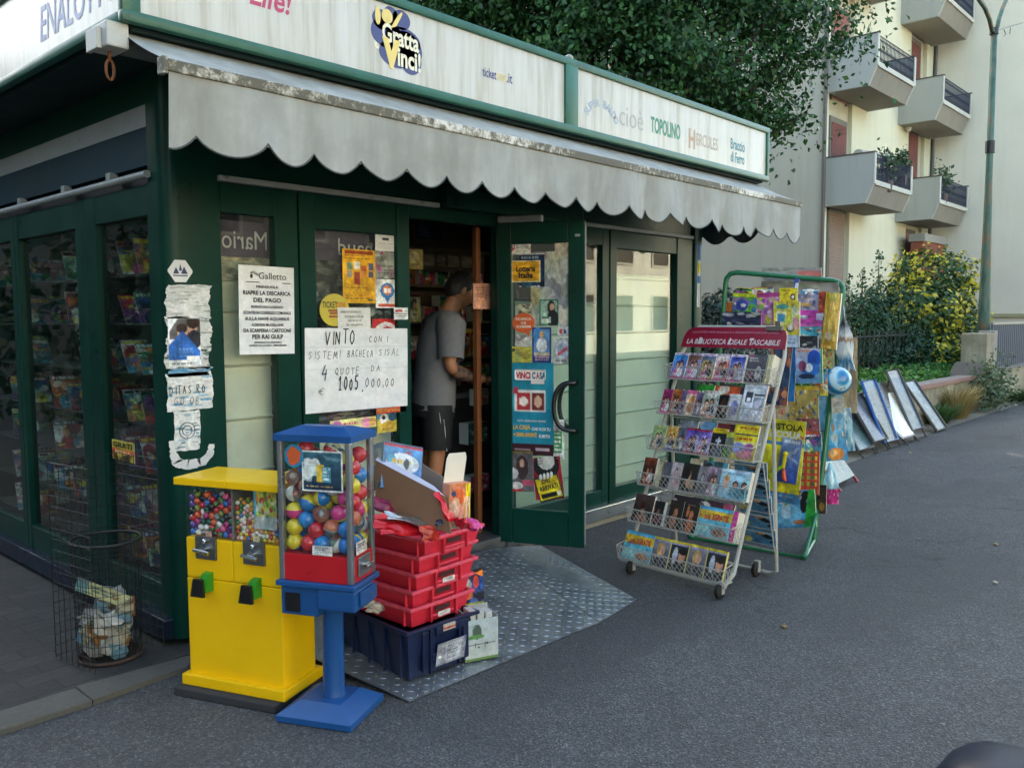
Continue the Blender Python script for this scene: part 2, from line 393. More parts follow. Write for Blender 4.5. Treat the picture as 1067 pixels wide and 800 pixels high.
# ================================================================== surfaces
def asphalt():
    k = NT('asphalt'); v = k.coord('Object')
    big = k.noise(v, .35, 5, .6); mid = k.noise(v, 5, 6, .65); fine = k.noise(v, 55, 4, .7)
    vor = k.n('TexVoronoi', Scale=135.0); k.l(v, vor.inputs['Vector']); sp = k.n('SeparateColor'); k.l(vor.outputs['Color'], sp.inputs[0])
    c = k.ramp(big, [(.32, (.060, .062, .065)), (.68, (.094, .096, .097))])
    c = k.mix(k.ramp(mid, [(.35, (0, 0, 0)), (.75, (.5, .5, .5))]), c, (.043, .042, .042))
    g = k.ramp(sp.outputs[0], [(.0, (.55, .55, .55)), (.6, (.9, .9, .9)), (.9, (1.3, 1.3, 1.29)), (.975, (1.9, 1.87, 1.8))])
    c = k.mix(1.0, c, g, 'MULTIPLY'); c = k.mix(.7, c, k.ramp(fine, [(.3, (.7, .7, .7)), (.7, (1.28, 1.28, 1.28))]), 'MULTIPLY')
    pw = k.noise(k.coord('Object', (.5, 1.2, 1)), .8, 4, .5); c = k.mix(k.ramp(pw, [(.5, (0, 0, 0)), (.56, (.5, .5, .5))]), c, (.046, .046, .047))
    cr = k.n('TexVoronoi', feature='DISTANCE_TO_EDGE', Scale=.55); wv = k.n('VectorMath', operation='ADD'); k.l(v, wv.inputs[0]); nz = k.n('TexNoise', Scale=1.6, Detail=5.0); k.l(v, nz.inputs['Vector']); k.l(nz.outputs['Color'], wv.inputs[1]); k.l(wv.outputs[0], cr.inputs['Vector'])
    gap = k.ramp(k.noise(v, .5, 3), [(.46, (0, 0, 0)), (.56, (.8, .8, .8))]); ck = k.mix(1.0, k.ramp(cr.outputs['Distance'], [(.0, (1, 1, 1)), (.009, (0, 0, 0))]), gap, 'MULTIPLY'); c = k.mix(ck, c, (.02, .02, .02))
    k.base(c); k.set(Roughness=.82, Specular_IOR_Level=.4)
    a = k.n('Math', operation='ADD'); k.l(fine, a.inputs[0]); k.l(vor.outputs['Distance'], a.inputs[1])
    k.bump(a.outputs[0], .8, .008); return k.m
def speckle(name, c0, c1, rough=.85, s=40, bump=.4):
    k = NT(name); v = k.coord('Object'); f = k.noise(v, s, 6, .65); g = k.noise(v, s*.06, 5, .6)
    c = k.mix(.45, k.ramp(f, [(.3, srgb(c0)), (.7, srgb(c1))]), k.ramp(g, [(.3, srgb(c0)), (.7, srgb(c1))]))
    k.base(c); k.set(Roughness=rough); k.bump(f, bump, .006); return k.m
def pavers():
    k = NT('concrete_pavers'); v = k.coord('Object')
    br = k.n('TexBrick', Scale=1.0); br.offset = .5
    br.inputs['Brick Width'].default_value = .24; br.inputs['Row Height'].default_value = .12
    br.inputs['Mortar Size'].default_value = .006; br.inputs['Mortar Smooth'].default_value = .3; br.inputs['Bias'].default_value = 0
    br.inputs['Color1'].default_value = (.030, .028, .025, 1); br.inputs['Color2'].default_value = (.046, .043, .038, 1); br.inputs['Mortar'].default_value = (.025, .024, .022, 1)
    k.l(v, br.inputs['Vector'])
    f = k.noise(v, 30, 6, .6); g = k.noise(v, 1.2, 5, .6)
    c = k.mix(.5, br.outputs['Color'], k.ramp(f, [(.3, (.45, .45, .45)), (.7, (1, 1, 1))]), 'MULTIPLY')
    c = k.mix(k.ramp(g, [(.45, (0, 0, 0)), (.7, (.5, .5, .5))]), c, (.024, .023, .02))
    k.base(c); k.set(Roughness=.8)
    h = k.n('Math', operation='SUBTRACT'); k.l(f, h.inputs[0]); k.l(br.outputs['Fac'], h.inputs[1]); k.bump(h.outputs[0], .6, .006)
    return k.m
ASPHALT = asphalt(); PAVERS = pavers()
KERB = speckle('kerb_concrete', '#45433e', '#5c5951', s=55); SOIL = speckle('soil', '#3c3226', '#5a4a36', s=20)
CONC = speckle('old_concrete', '#7d7a70', '#9a968a', s=30)
struct('road', MB().grid(lambda u, v: Vector((-60+220*u, -60+160*v, 0)), 4, 4), ASPHALT, label='grey asphalt road in front of the kiosk')
# dusty verge along the garden wall
struct('verge', MB().grid(lambda u, v: Vector((9.2+34*u, 3.55+.5*v+.12*math.sin(9*u)*(1-v), .004)), 30, 1), speckle('verge_dust', '#5f5b52', '#807a6c', s=25))
# brick-paved pavement left of the kiosk with its kerb
struct('pavement', MB().box((-14, 3.80, -.02), (1.96, 16, .022)).box((1.96, 4.0, -.02), (6.7, 7.3, .022)), PAVERS)
struct('kerb', MB().bevbox((-14, 3.62, -.02), (1.35, 3.80, .026), .008).add([(1.352,3.62,-.02),(1.80,3.66,-.02),(1.93,3.80,-.02),(1.352,3.80,-.02),(1.352,3.62,.026),(1.78,3.67,.018),(1.93,3.80,.012),(1.352,3.80,.03)],[(0,3,2,1),(4,5,6,7),(0,1,5,4),(1,2,6,5),(2,3,7,6),(3,0,4,7)]), KERB)
# ================================================================== KIOSK
X0, X1, YF, YB = 1.88, 6.72, 3.93, 7.3
GREEN = mat('dark_green_paint', (.003, .034, .023), .32, var=.25, scale=3, spec=.16, dirt=('#0a1a16', .66), bump=.05, bscale=30)
GREEN2 = mat('sign_green_paint', (.012, .10, .065), .38, var=.3, scale=4, dirt=('#24332c', .62))
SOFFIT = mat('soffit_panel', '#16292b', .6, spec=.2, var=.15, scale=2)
BLUEPANEL = mat('blue_green_fascia', '#0b2c36', .5, spec=.15, var=.15, scale=1.5)
GREYTUBE = mat('grey_strip', '#8b8f8c', .5, var=.12, dirt=('#5b5d58', .6))
ALU = mat('aluminium_sill', '#a9b0b4', .3, .9, var=.1, scale=8)
GLASS = glass_mat('shop_glass', ior=1.5, dirt=.02); GLASS_CLEAN = glass_mat('clear_acrylic', (.96, .97, .97), .8, 1.4, .015)
GLASS_SIDE = glass_mat('tinted_side_glass', (.74, .79, .77), 1.0, 1.5, .012, (.3, .33, .32))
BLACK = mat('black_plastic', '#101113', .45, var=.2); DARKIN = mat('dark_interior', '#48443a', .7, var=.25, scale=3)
SHUT = mat('pale_green_slats', '#aebdab', .55, var=.1, scale=2.5, dirt=('#7e8877', .66)); CREAMP = mat('cream_panel', '#d9d8c4', .6, var=.1)
CHROME = mat('chrome', '#c9cccd', .18, 1., var=.05); STEEL = mat('galvanised_steel', '#8d9194', .38, .85, var=.18, scale=12)
kiosk = thing('newspaper_kiosk', 'dark green newspaper kiosk with white sign band and scalloped awning', 'kiosk', (X0, YF, 0))
def K(name, mb, m, parent=None, **kw): return obj(name, mb, m, parent or kiosk, world=True, **kw)
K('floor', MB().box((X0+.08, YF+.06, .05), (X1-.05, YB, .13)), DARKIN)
K('plinth', MB().box((2.2, YF-.02, .001), (X1-.05, YB-.1, .048)).box((X0+.1, YF+.1, .001), (2.2, YB-.1, .048)), CONC)
# sill
K('sill', MB().bevbox((X0-.06, YF+.03, .05), (X0+.04, YB, .152), .006), mat('dark_blue_sill', '#2c3a50', .25, .7))  # blue of the reflected sky put into the side sill's colour
K('sill', MB().bevbox((2.14, YF-.06, .05), (3.30, YF+.04, .152), .006).bevbox((4.16, YF-.06, .05), (X1-.06, YF+.04, .152), .006), ALU)
K('threshold', MB().bevbox((3.301, YF-.05, .06), (4.159, YF+.16, .138), .006), STEEL)
# corner posts, rounded outside edge
def post_poly(x0, x1, y0, y1, r, n=6):
    p = [(x0, y1), (x1, y1), (x1, y0)]
    p += [(x0+r+r*math.cos(a), y0+r+r*math.sin(a)) for a in [R(270)-i*R(90)/n for i in range(n+1)]]
    return p[::-1]
K('corner_post', MB().prism(post_poly(1.865, 2.135, 3.905, 4.06, .07), .055, 2.77), GREEN, smooth='auto')
pst = K('corner_post', MB().bevbox((6.60, 3.90, .03), (6.735, 4.03, 2.77), .02), GREEN, smooth='auto')
# front frame
FR = MB()
def bar(x0, x1, z0, z1, y0=YF-.012, y1=YF+.05): FR.bevbox((x0, y0, z0), (x1, y1, z1), .004, seg=1)
zt = 2.155
win = [(2.155, 2.455, .32, 2.125), (2.70, 3.265, .30, 2.085), (4.30, 5.285, .27, 2.15), (5.46, 6.335, .27, 2.135)]
bar(2.135, 2.155, .15, 2.27); bar(2.455, 2.595, .15, 2.27); bar(2.6, 2.70, .15, 2.27, YF-.02); bar(3.265, 3.36, .15, 2.27, YF-.02)
bar(4.12, 4.30, .13, 2.27); bar(5.285, 5.37, .15, 2.27); bar(5.375, 5.46, .15, 2.27, YF-.02); bar(6.335, 6.47, .15, 2.27, YF-.02); bar(6.475, 6.60, .15, 2.27)
for x0, x1, z0, z1 in win: bar(x0, x1, .15, z0); bar(x0, x1, z1, 2.27)
bar(3.36, 4.12, 2.20, 2.27)
K('front_frame', FR, GREEN)
K('header', MB().box((2.135, YF+.0, 2.272), (6.60, YF+.06, 2.76)).bevbox((3.60, YF-.09, 2.275), (4.95, YF-.005, 2.40), .008), GREEN)
K('gutter_strip', MB().bevbox((2.14, YF-.045, 2.272), (3.585, YF-.003, 2.30), .004), GREYTUBE)
K('gutter_strip', MB().bevbox((4.97, YF-.045, 2.272), (6.56, YF-.003, 2.30), .004), GREYTUBE)
for x0, x1, z0, z1 in win: K('window_pane', MB().box((x0-.004, YF+.018, z0-.004), (x1+.004, YF+.024, z1+.004)), GLASS)
# backs of the display shelving seen through the front glass
def slat_panel(x0, x1, y, z0, z1, m, pitch, name):
    mb = MB(); z = z0
    while z < z1:
        zz = min(z+pitch, z1); mb.add([(x0, y, z), (x1, y, z), (x1, y, zz-.02), (x0, y, zz-.02)], [(0, 1, 2, 3)])
        mb.add([(x0, y, zz-.02), (x1, y, zz-.02), (x1, y-.022, zz-.006), (x0, y-.022, zz-.006)], [(0, 1, 2, 3)])
        mb.add([(x0, y-.022, zz-.006), (x1, y-.022, zz-.006), (x1, y, zz), (x0, y, zz)], [(0, 1, 2, 3)]); z = zz
    return K(name, mb, m)
slat_panel(2.15, 2.50, YF+.13, .25, 2.0, CREAMP, .28, 'shelf_back')
slat_panel(2.66, 3.34, YF+.16, .25, 1.45, CREAMP, .28, 'shelf_back')
slat_panel(4.24, 5.36, YF+.075, .2, 1.72, SHUT, .215, 'shelf_back')
slat_panel(5.42, 6.50, YF+.075, .2, 1.95, SHUT, .215, 'shelf_back')
# interior shell
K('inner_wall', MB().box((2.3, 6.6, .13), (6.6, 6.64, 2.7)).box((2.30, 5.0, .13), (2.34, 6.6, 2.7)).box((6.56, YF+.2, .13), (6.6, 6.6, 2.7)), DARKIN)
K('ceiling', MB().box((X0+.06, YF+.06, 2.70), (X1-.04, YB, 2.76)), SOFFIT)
K('door_post', MB().bevbox((4.06, YF+.12, .14), (4.10, YF+.16, 2.2), .004), mat('orange_wood', '#6f4022', .5, var=.25, scale=3, stretch=(8, 8, .6)))
# left side
LF = MB(); ybars = [(4.06, 4.09), (4.71, 4.835), (4.84, 4.975), (5.885, 5.94), (5.945, 6.02), (6.9, 7.0), (7.005, YB)]
for a, b in ybars: LF.bevbox((X0-.012, a, .15), (X0+.05, b, 2.245), .004, seg=1)
yw = [(4.09, 4.71), (4.975, 5.885), (6.02, 6.9)]
for a, b in yw: LF.bevbox((X0-.008, a, .15), (X0+.045, b, .30), .003, seg=1).bevbox((X0-.008, a, 2.10), (X0+.045, b, 2.245), .003, seg=1)
K('side_frame', LF, GREEN)
for a, b in yw: K('side_pane', MB().box((X0+.018, a-.004, .296), (X0+.024, b+.004, 2.104)), GLASS_SIDE)
K('side_fascia', MB().box((X0-.005, 4.05, 2.335), (X0+.05, YB, 2.515)), BLUEPANEL)
K('side_fascia', MB().box((X0-.002, 4.05, 2.518), (X0+.05, YB, 2.62)), GREYTUBE)
K('side_fascia', MB().box((X0+.004, 4.05, 2.622), (X0+.05, YB, 2.78)), GREEN)
tb = MB().cyl((X0-.03, 4.03, 2.285), (X0-.03, YB, 2.285), .018)
for y in (4.45, 5.05, 5.75, 6.6): tb.box((X0-.03, y, 2.29), (X0+.01, y+.05, 2.34))
K('awning_tube', tb, GREYTUBE, smooth='auto')
K('side_recess', MB().box((X0+.03, 4.05, 2.245), (X0+.05, YB, 2.335)), BLACK)
K('rear_wall', MB().box((X0, YB, .1), (X1, YB+.05, 2.78)).box((X1-.06, 4.05, .1), (X1, YB, 2.76)), GREEN)
# roof and sign band
SX0, SX1, SY, SZ0, SZ1 = 1.52, 7.14, 3.48, 2.785, 3.24
K('roof', MB().box((SX0+.03, SY+.03, 2.80), (SX1-.03, YB+.3, 2.86)).box((SX0+.05, SY+.05, 3.10), (SX1-.05, YB+.28, 3.16)), SOFFIT)
K('soffit', MB().box((SX0+.06, SY+.06, 2.766), (SX1-.06, YB+.28, 2.796)), SOFFIT)
def signwhite():
    k = NT('sign_white'); v = k.coord('Object', (5, 5, .35)); f = k.noise(v, 3, 6, .65); g = k.noise(k.coord('Object'), 1.3, 5, .6)
    c = k.ramp(f, [(.35, srgb('#aaa696')), (.5, srgb('#c2c0b6')), (.72, srgb('#cfcec8'))])
    c = k.mix(k.ramp(g, [(.4, (0, 0, 0)), (.8, (.45, .45, .45))]), c, srgb('#c3bfae'))
    k.base(c); k.set(Roughness=.28, Specular_IOR_Level=.5); return k.m
SIGNW = signwhite()
front_sign = K('sign_panel', MB().box((1.60, SY+.02, SZ0+.045), (4.305, SY+.05, SZ1-.04)), SIGNW)
front_sign2 = K('sign_panel', MB().box((4.435, SY+.02, SZ0+.045), (7.09, SY+.05, SZ1-.04)), SIGNW)
side_sign = K('sign_panel', MB().box((SX0+.02, SY+.08, SZ0+.045), (SX0+.05, YB+.3, SZ1-.04)), SIGNW)
rl = MB()
for z in (SZ0+.022, SZ1-.02): rl.bevbox((SX0, SY, z-.024), (SX1, SY+.05, z+.024), .014).bevbox((SX0, SY+.051, z-.024), (SX0+.05, YB+.3, z+.024), .014).bevbox((SX1-.05, SY+.051, z-.024), (SX1, YB+.3, z+.024), .014)
rl.bevbox((SX0+.002, SY+.002, SZ0+.03), (1.60, SY+.05, SZ1-.03), .012).bevbox((4.305, SY+.003, SZ0+.03), (4.435, SY+.05, SZ1-.03), .01).bevbox((7.09, SY+.003, SZ0+.03), (SX1-.003, SY+.05, SZ1-.03), .01)
K('sign_rail', rl, GREEN2, smooth='auto')
K('end_sign_panel', MB().box((SX1-.045, SY+.08, SZ0+.045), (SX1-.02, YB+.3, SZ1-.04)), SIGNW)
K('rail_cap', MB().sphere((4.37, SY+.03, SZ1+.012), .03, sc=(1, .8, .7)), GREYTUBE, smooth=True)
# lettering on the sign band
YT = SY+.0185
def front_m(x, z, rot=0): return Mx(Vector((math.cos(rot), 0, math.sin(rot))), Vector((-math.sin(rot), 0, math.cos(rot))), Vector((0, -1, 0)), Vector((x, YT, z)))
def ink(c, r=.4): return pal(c, r, var=.06)
SG = [('for', '#2f8f5a', 1.985, 3.055, .18, .09, .02, .25), ('Life!', '#b23a62', 2.205, 3.05, .22, .11, .02, .25),
      ('ticket', '#3b3f77', 3.625, 3.005, .115, .055, .012, 0), ('one', '#d8c27a', 3.728, 3.0, .075, .042, .012, 0), ('.it', '#3b3f77', 3.795, 3.008, .05, .055, .012, 0)]
for s, c, x, z, w, h, b, sh in SG: lettering('lettering', text_mb(s, front_m(x, z), w, h, b, sh), ink(c), front_sign)
# scratch-card logo: blue blob, cream letters
lg = MB(); GX, GZ = 2.93, 3.035
for bx, bz, rx, rz in ((2.84, 3.11, .06, .05), (2.87, 3.05, .10, .075), (2.98, 3.04, .12, .065), (2.93, 2.96, .11, .07), (3.03, 2.95, .075, .075), (3.0, 3.0, .11, .09), (2.90, 3.14, .05, .05), (2.97, 3.14, .06, .05)):
    lg.add([(bx+rx*math.cos(a*PI/12), YT-.0004, bz+rz*math.sin(a*PI/12)) for a in range(24)], [tuple(range(23, -1, -1))[::-1]])
lettering('logo_ground', lg, ink('#3c4377'), front_sign)
lg = text_mb('Gratta', Mx(Vector((.985, 0, -.05)), Vector((.0, 0, 1)), Vector((0, -1, 0)), Vector((2.965, YT-.0012, 3.05))), .25, .095, .03)
text_mb('inci!', Mx(Vector((.985, 0, -.04)), Vector((.0, 0, 1)), Vector((0, -1, 0)), Vector((3.02, YT-.0012, 2.95))), .16, .10, .03, mb=lg)
text_mb('e', front_m(2.81, 2.985).copy(), .04, .05, .04, mb=lg)
lettering('lettering', lg, ink('#e2dcc0'), front_sign)
lg = text_mb('V', Mx(Vector((1, 0, 0)), Vector((0, 0, 1)), Vector((0, -1, 0)), Vector((2.90, YT-.002, 2.955))), .12, .15, .08)
for bx, bz, rx, rz in ((2.875, 3.135, .036, .036), (2.815, 3.125, .018, .045)): lg.add([(bx+rx*math.cos(a*PI/12), YT-.002, bz+rz*math.sin(a*PI/12)) for a in range(24)], [tuple(range(24))])
lg.add([(2.915+.02*c0+.045*c1, YT-.002, 3.09+.045*c0*.2+.085*c1) for c0, c1 in ((-1, 0), (1, 0), (1.3, .8), (.6, 1), (-.3, .8))], [(0, 1, 2, 3, 4)])
lettering('lettering', lg, ink('#e0c873'), front_sign)
# second panel: faded magazine titles
arc = MB()
for i, ch in enumerate('SUPER BALDO'):
    if ch == ' ': continue
    a = R(58)-R(116)*i/10; text_mb(ch, front_m(4.70+.195*math.sin(-a), 2.85+.175*math.cos(a), a), None, .052, .03, mb=arc)
lettering('lettering', arc, ink('#9aa6b4'), front_sign2)
for s, c, x, z, w, h, b, sh in [('cioè', '#a3a29c', 5.05, 2.985, .29, .135, .0, 0), ('TOPOLINO', '#1f7f62', 5.49, 2.985, .40, .115, .03, 0), ('H', '#b08a6a', 5.86, 2.965, .09, .15, .03, 0),
      ('ERCULES', '#ab9a86', 6.09, 2.975, .33, .095, .01, 0), ('Braccio', '#2c7a85', 6.585, 3.02, .245, .09, .025, 0), ('di Ferro', '#2c7a85', 6.585, 2.915, .235, .085, .025, 0)]:
    lettering('lettering', text_mb(s, front_m(x, z), w, h, b, sh), ink(c), front_sign2)
XT = SX0+.0185
def side_m(y, z): return Mx(Vector((0, -1, 0)), Vector((0, 0, 1)), Vector((-1, 0, 0)), Vector((XT, y, z)))
lettering('lettering', text_mb('ENALOTTO', side_m(3.98, 2.975), .86, .16, .01, .18), ink('#3d62a5'), side_sign)
# ------------------------------------------------------------------ awning
def fabric(name, c, mould=False):
    k = NT(name); v = k.coord('Object', (4, 4, .8)); f = k.noise(v, 2.2, 6, .6); g = k.noise(k.coord('Object', (1, 1, 1)), 3.0, 6, .65)
    lo = tuple(x*.72 for x in srgb(c)); c0 = k.ramp(f, [(.3, lo), (.65, srgb(c))])
    c0 = k.mix(k.ramp(g, [(.42, (0, 0, 0)), (.72, (.6, .6, .6))]), c0, srgb('#7d7b70'))
    k.base(c0); k.set(Roughness=.75, Specular_IOR_Level=.3); k.b.inputs['Transmission Weight'].default_value = 0
    k.bump(k.noise(k.coord('Object'), 400, 2), .08, .002); return k.m
AWN = fabric('awning_canvas', '#a6a8a2')
k = NT('mouldy_white_bar'); v = k.coord('Object'); f = k.noise(v, 26, 8, .72); g = k.noise(v, 1.4, 4, .5)
s_ = k.n('Math', operation='ADD'); k.l(f, s_.inputs[0]); k.l(g, s_.inputs[1])
s2_ = k.n('Math', operation='MULTIPLY'); k.l(s_.outputs[0], s2_.inputs[0]); s2_.inputs[1].default_value = .5
k.base(k.ramp(s2_.outputs[0], [(.44, srgb('#cfcdc4')), (.485, srgb('#9b9686')), (.53, srgb('#595546'))])); k.set(Roughness=.6); k.bump(f, .3, .003); BARM = k.m
AX0, AX1, AYB, AZB, AYR, AZR = 1.56, 7.13, 3.20, 2.565, 3.60, 2.735
awning = K('awning', MB().grid(lambda u, v: Vector((AX0+(AX1-AX0)*u, AYR-.02+(AYB-AYR+.01)*v, AZR+.03+(AZB+.012-AZR-.03)*v-.012*math.sin(PI*v)+.004*math.sin(40*u)*v)), 60, 8), AWN, smooth=True)
NL = 21.5; pitch = (AX1-AX0)/NL
def val_z(x):
    t = ((x-AX0)/pitch+.5) % 1.0; tip = .07*(abs(math.sin(PI*t))**.75)
    return 2.318-.02*(x-AX0)/5.5-tip+ (.015 if x > 5.6 else 0)*math.sin(x*5)
def valance(u, v):
    x = AX0+(AX1-AX0)*u; zb = val_z(x); z = AZB-.01+(zb-AZB+.01)*v
    y = AYB-.012+.030*v*math.sin(2*PI*(x-AX0)/pitch*.5+.9*math.sin(x*2.1))*(.55+.45*math.sin(x*1.3+1))+.010*v*math.sin(x*19+2*math.sin(x*5))
    if x < 2.0: y += .02*v*math.sin((x-AX0)*14)
    return Vector((x+.01*v*math.sin(x*7), y, z))
val = obj('valance', MB().grid(valance, 21*16, 10), AWN, awning, world=True, smooth=True)
hem = [valance(i/(21.5*12), 1)+Vector((0, -.001, 0)) for i in range(int(21.5*12)+1)]
obj('hem', MB().tube(hem, .0045, 5), pal('#4a504e', .8), val, world=True, smooth=True)
obj('front_bar', MB().bevbox((AX0-.01, AYB-.022, AZB-.03), (AX1+.01, AYB+.012, AZB+.016), .006).bevbox((AX0-.03, AYB-.03, AZB-.045), (AX0-.011, AYB+.02, AZB+.02), .004), BARM, awning, world=True)
obj('roller', MB().cyl((1.57, AYR+.02, AZR), (7.08, AYR+.02, AZR), .05, n=20), pal('#5d615f', .6), awning, world=True, smooth='auto')
br = obj('roller_bracket', MB().bevbox((1.475, AYR-.075, AZR-.05), (1.565, AYR+.075, AZR+.05), .008).bevbox((1.455, AYR-.03, AZR-.055), (1.474, AYR+.08, AZR+.03), .004), mat('bracket_white', '#b9bab3', .5, dirt=('#8a8a80', .6)), awning, world=True)
hk = [(1.515, AYR, AZR-.05-.035-.028*0)]
hk = [Vector((1.515+.016*math.sin(a), AYR, AZR-.125-.04*math.cos(a))) for a in [i*2*PI/14 for i in range(14)]]
obj('crank_eye', MB().tube(hk, .006, 6, closed=True).cyl((1.515, AYR, AZR-.088), (1.515, AYR, AZR-.048), .007, n=8), mat('rust', '#7a4d2c', .85, var=.3, scale=30), awning, world=True, smooth=True)
for x in (2.2, 4.6, 6.9): obj('folding_arm', MB().tube([(x, YF-.02, 2.62), (x+.22, 3.58, 2.60), (x, AYB+.015, AZB-.01)], .014, 8), GREYTUBE, awning, world=True, smooth='auto')
# awning on the far side; its back's shade is put into the canvas colour
DKF = fabric('dark_canvas', '#48545a')
def sidev(u, v):
    y = 3.55+2.6*u; z0 = 2.56; t = (u*2.6/.275) % 1.0
    return Vector((7.08+.004*math.sin(u*30), y, z0+(2.345-.085*abs(math.sin(PI*t))**.8-z0)*v))
aw2 = K('side_awning', MB().grid(lambda u, v: Vector((6.75+.33*v, 3.55+2.6*u, 2.70-.14*v)), 10, 3), DKF, smooth=True)
obj('valance', MB().grid(sidev, 80, 6), DKF, aw2, world=True, smooth=True)
# ------------------------------------------------------------------ open door leaf
HX, HY = 4.115, YF-.03; ex, ey = 4.355, 3.366
dv = Vector((ex-HX, ey-HY, 0)); DL = dv.length; du = dv.normalized(); dn = Vector((-du.y, du.x, 0)) * -1   # dn: side facing the camera
if dn.dot(CAM-Vector((HX, HY, 1))) < 0: dn = -dn
DM = Mx(du, Vector((0, 0, 1)), du.cross(Vector((0, 0, 1))), Vector((HX, HY, 0)))
dz = DM.to_3x3() @ Vector((0, 0, 1))
sgn = 1 if dz.dot(dn) > 0 else -1      # local z sign of the camera side
D0, D1 = .105, 2.215
leaf = MB(); T = .022
for a, b in (((0, D0), (.095, D1)), ((DL-.105, D0), (DL, D1)), ((.096, D0), (DL-.106, .335)), ((.096, D1-.135), (DL-.106, D1))):
    leaf.bevbox((a[0], a[1], -T), (b[0], b[1], T), .004, DM, seg=1)
door = K('door', leaf, GREEN)
obj('pane', MB().box((.09, .33, -.003), (DL-.1, D1-.13, .003), DM), GLASS, door, world=True)
obj('edge_seal', MB().box((DL+.001, D0+.02, -.008), (DL+.004, D1-.02, .008), DM).box((DL-.03, D1-.1, sgn*T), (DL-.06, D1-.085, sgn*(T+.01)), DM), GREYTUBE, door, world=True)
hp = []
for i in range(17):
    a = -PI/2+PI*i/16; hp.append(Vector((DL-.06-.13*math.cos(a)**.6 if math.cos(a) > 1e-6 else DL-.06, 1.03+.155*math.sin(a), sgn*(.045+.025*max(0, math.cos(a))))))
hp = [Vector((DL-.05, 1.03-.16, sgn*T))]+hp+[Vector((DL-.05, 1.03+.16, sgn*T))]
obj('handle', MB().tube([DM @ p for p in hp], .015, 10), mat('black_handle', '#141516', .3, var=.1), door, world=True, smooth=True)
hp2 = [Vector((p.x, p.y, -p.z)) for p in hp]
obj('handle', MB().tube([DM @ p for p in hp2], .015, 10), mat('black_handle_back', '#141516', .3, var=.1), door, world=True, smooth=True)
obj('door_closer', MB().bevbox((.0, D1+.004, -.03), (.3, D1+.05, .02), .006, DM), STEEL, door, world=True)
# ================================================================== sheets on the kiosk front
YG = YF+.014      # just off the glass, outside
def fbox(px0, py0, px1, py1, Y=YG):
    cxm, cym = (px0+px1)/2, (py0+py1)/2
    a = on_y(px0, cym, Y); b = on_y(px1, cym, Y); t = on_y(cxm, py0, Y); d = on_y(cxm, py1, Y)
    return Vector((a.x, Y, t.z)), Vector((b.x-a.x, 0, 0)), Vector((0, 0, d.z-t.z)), Vector((0, -1, 0))
def fposter(name, label, cat, cv, box, Y=YG, rot=0., **kw):
    o, x, y, z = fbox(*box, Y=Y)
    if rot:
        c = o+x*.5+y*.5; q = Matrix.Rotation(rot, 3, 'Y'); x = q @ x; y = q @ y; o = c-x*.5-y*.5
    return poster(name, label, cat, cv, o, x, y, z, **kw), (o, x, y, z)
INK = pal('#1c1c1e', .6)
# news bill
cv = Canvas(20, 34, '#e4e4e2').flat().noise(.012)
p, f = fposter('news_bill', 'white newspaper bill with black headlines about a landfill taped to the narrow front window', 'poster', cv, (249, 277.5, 306.5, 369), Y=YF-.014, rot=.015, ripple=.0006)
rows = [('Galletto', .11, .60, .085, .50), ('i', .11, .22, .07, .05), ('FIRENZUOLA', .235, .50, .035, .40), ('RIAPRE LA DISCARICA', .305, .5, .055, .86), ('DEL PAGO', .385, .5, .06, .50), ('BORGO SAN LORENZO', .462, .5, .035, .58),
        ('SCONTRI IN CONSIGLIO COMUNALE', .528, .5, .042, .86), ('SULLA NAVE AQUARIUS', .60, .5, .05, .80), ('AZIENDE MUGELLANE', .665, .5, .035, .58), ('DA SCARPERIA I CARTOONS', .73, .5, .05, .86), ('PER RAI GULP', .80, .5, .06, .56), ('ANNUNCI ECONOMICI', .865, .5, .026, .5), ('OFFERTE DI LAVORO - IMMOBILIARI', .90, .5, .026, .68)]
mb = MB()
for i, (s, v, u, h, w) in enumerate(rows):
    text_mb(s, inner_m(*f, u, v, .003), w*f[1].length, h*f[2].length*.86, .0 if i < 2 else .03, mb=mb)
for u0, u1 in ((.12, .36), (.78, .93)): 
    m = inner_m(*f, 0, .185, .003); L = f[1].length; mb.add([(u0*L, -.002, 0), (u1*L, -.002, 0), (u1*L, .002, 0), (u0*L, .002, 0)], [(0, 1, 2, 3)], m)
for i in range(4):
    m = inner_m(*f, .24+.03*i, .07+.012*i, .003); mb.add([(-.012, -.003, 0), (.014, .001, 0), (.014, .004, 0), (-.012, 0, 0)], [(0, 1, 2, 3)], m)
lettering('lettering', mb, INK, p)
# handwritten win notice
cv = Canvas(40, 34, '#dededb').flat().noise(.008)
for y in (.22, .48, .74): cv.rect(0, y, 1, y+.012, '#cfcfcc', .6)
for x in (.33, .66): cv.rect(x, 0, x+.01, 1, '#d3d3d0', .5)
YN = YF-.024
p, f = fposter('paper_notice', 'large folded white sheet with a handwritten lottery win taped over the wide front window', 'notice', cv, (318, 342, 424.5, 427), Y=YN, rot=.015, ripple=.0015)
hand = random.Random(4); mb = MB()
for s, u, v, w, h, r in [('VINTO', .18, .19, .30, .16, .0030), ('CON I', .60, .17, .20, .075, .0014), ('SISTEMI', .03, .36, .30, .085, .0013), ('BACHECA', .39, .35, .26, .08, .0013), ('SISAL', .70, .34, .24, .085, .0013), ('4', .15, .60, .09, .16, .0030),
                     ('QUOTE', .27, .56, .25, .085, .0013), ('DA', .62, .53, .11, .075, .0014), ('\u20ac', .12, .79, .09, .09, .0013), ('1005', .30, .75, .21, .15, .0034), ('.', .525, .78, .03, .12, .004), ('000,00', .56, .73, .32, .11, .0018)]:
    L, H_ = f[1].length, f[2].length; m = inner_m(*f, u, v, .003); hand_mb(s, m, w*L, h*H_, r, mb=mb, rng=hand)
lettering('handwriting', mb, pal('#2a2b30', .7), p)
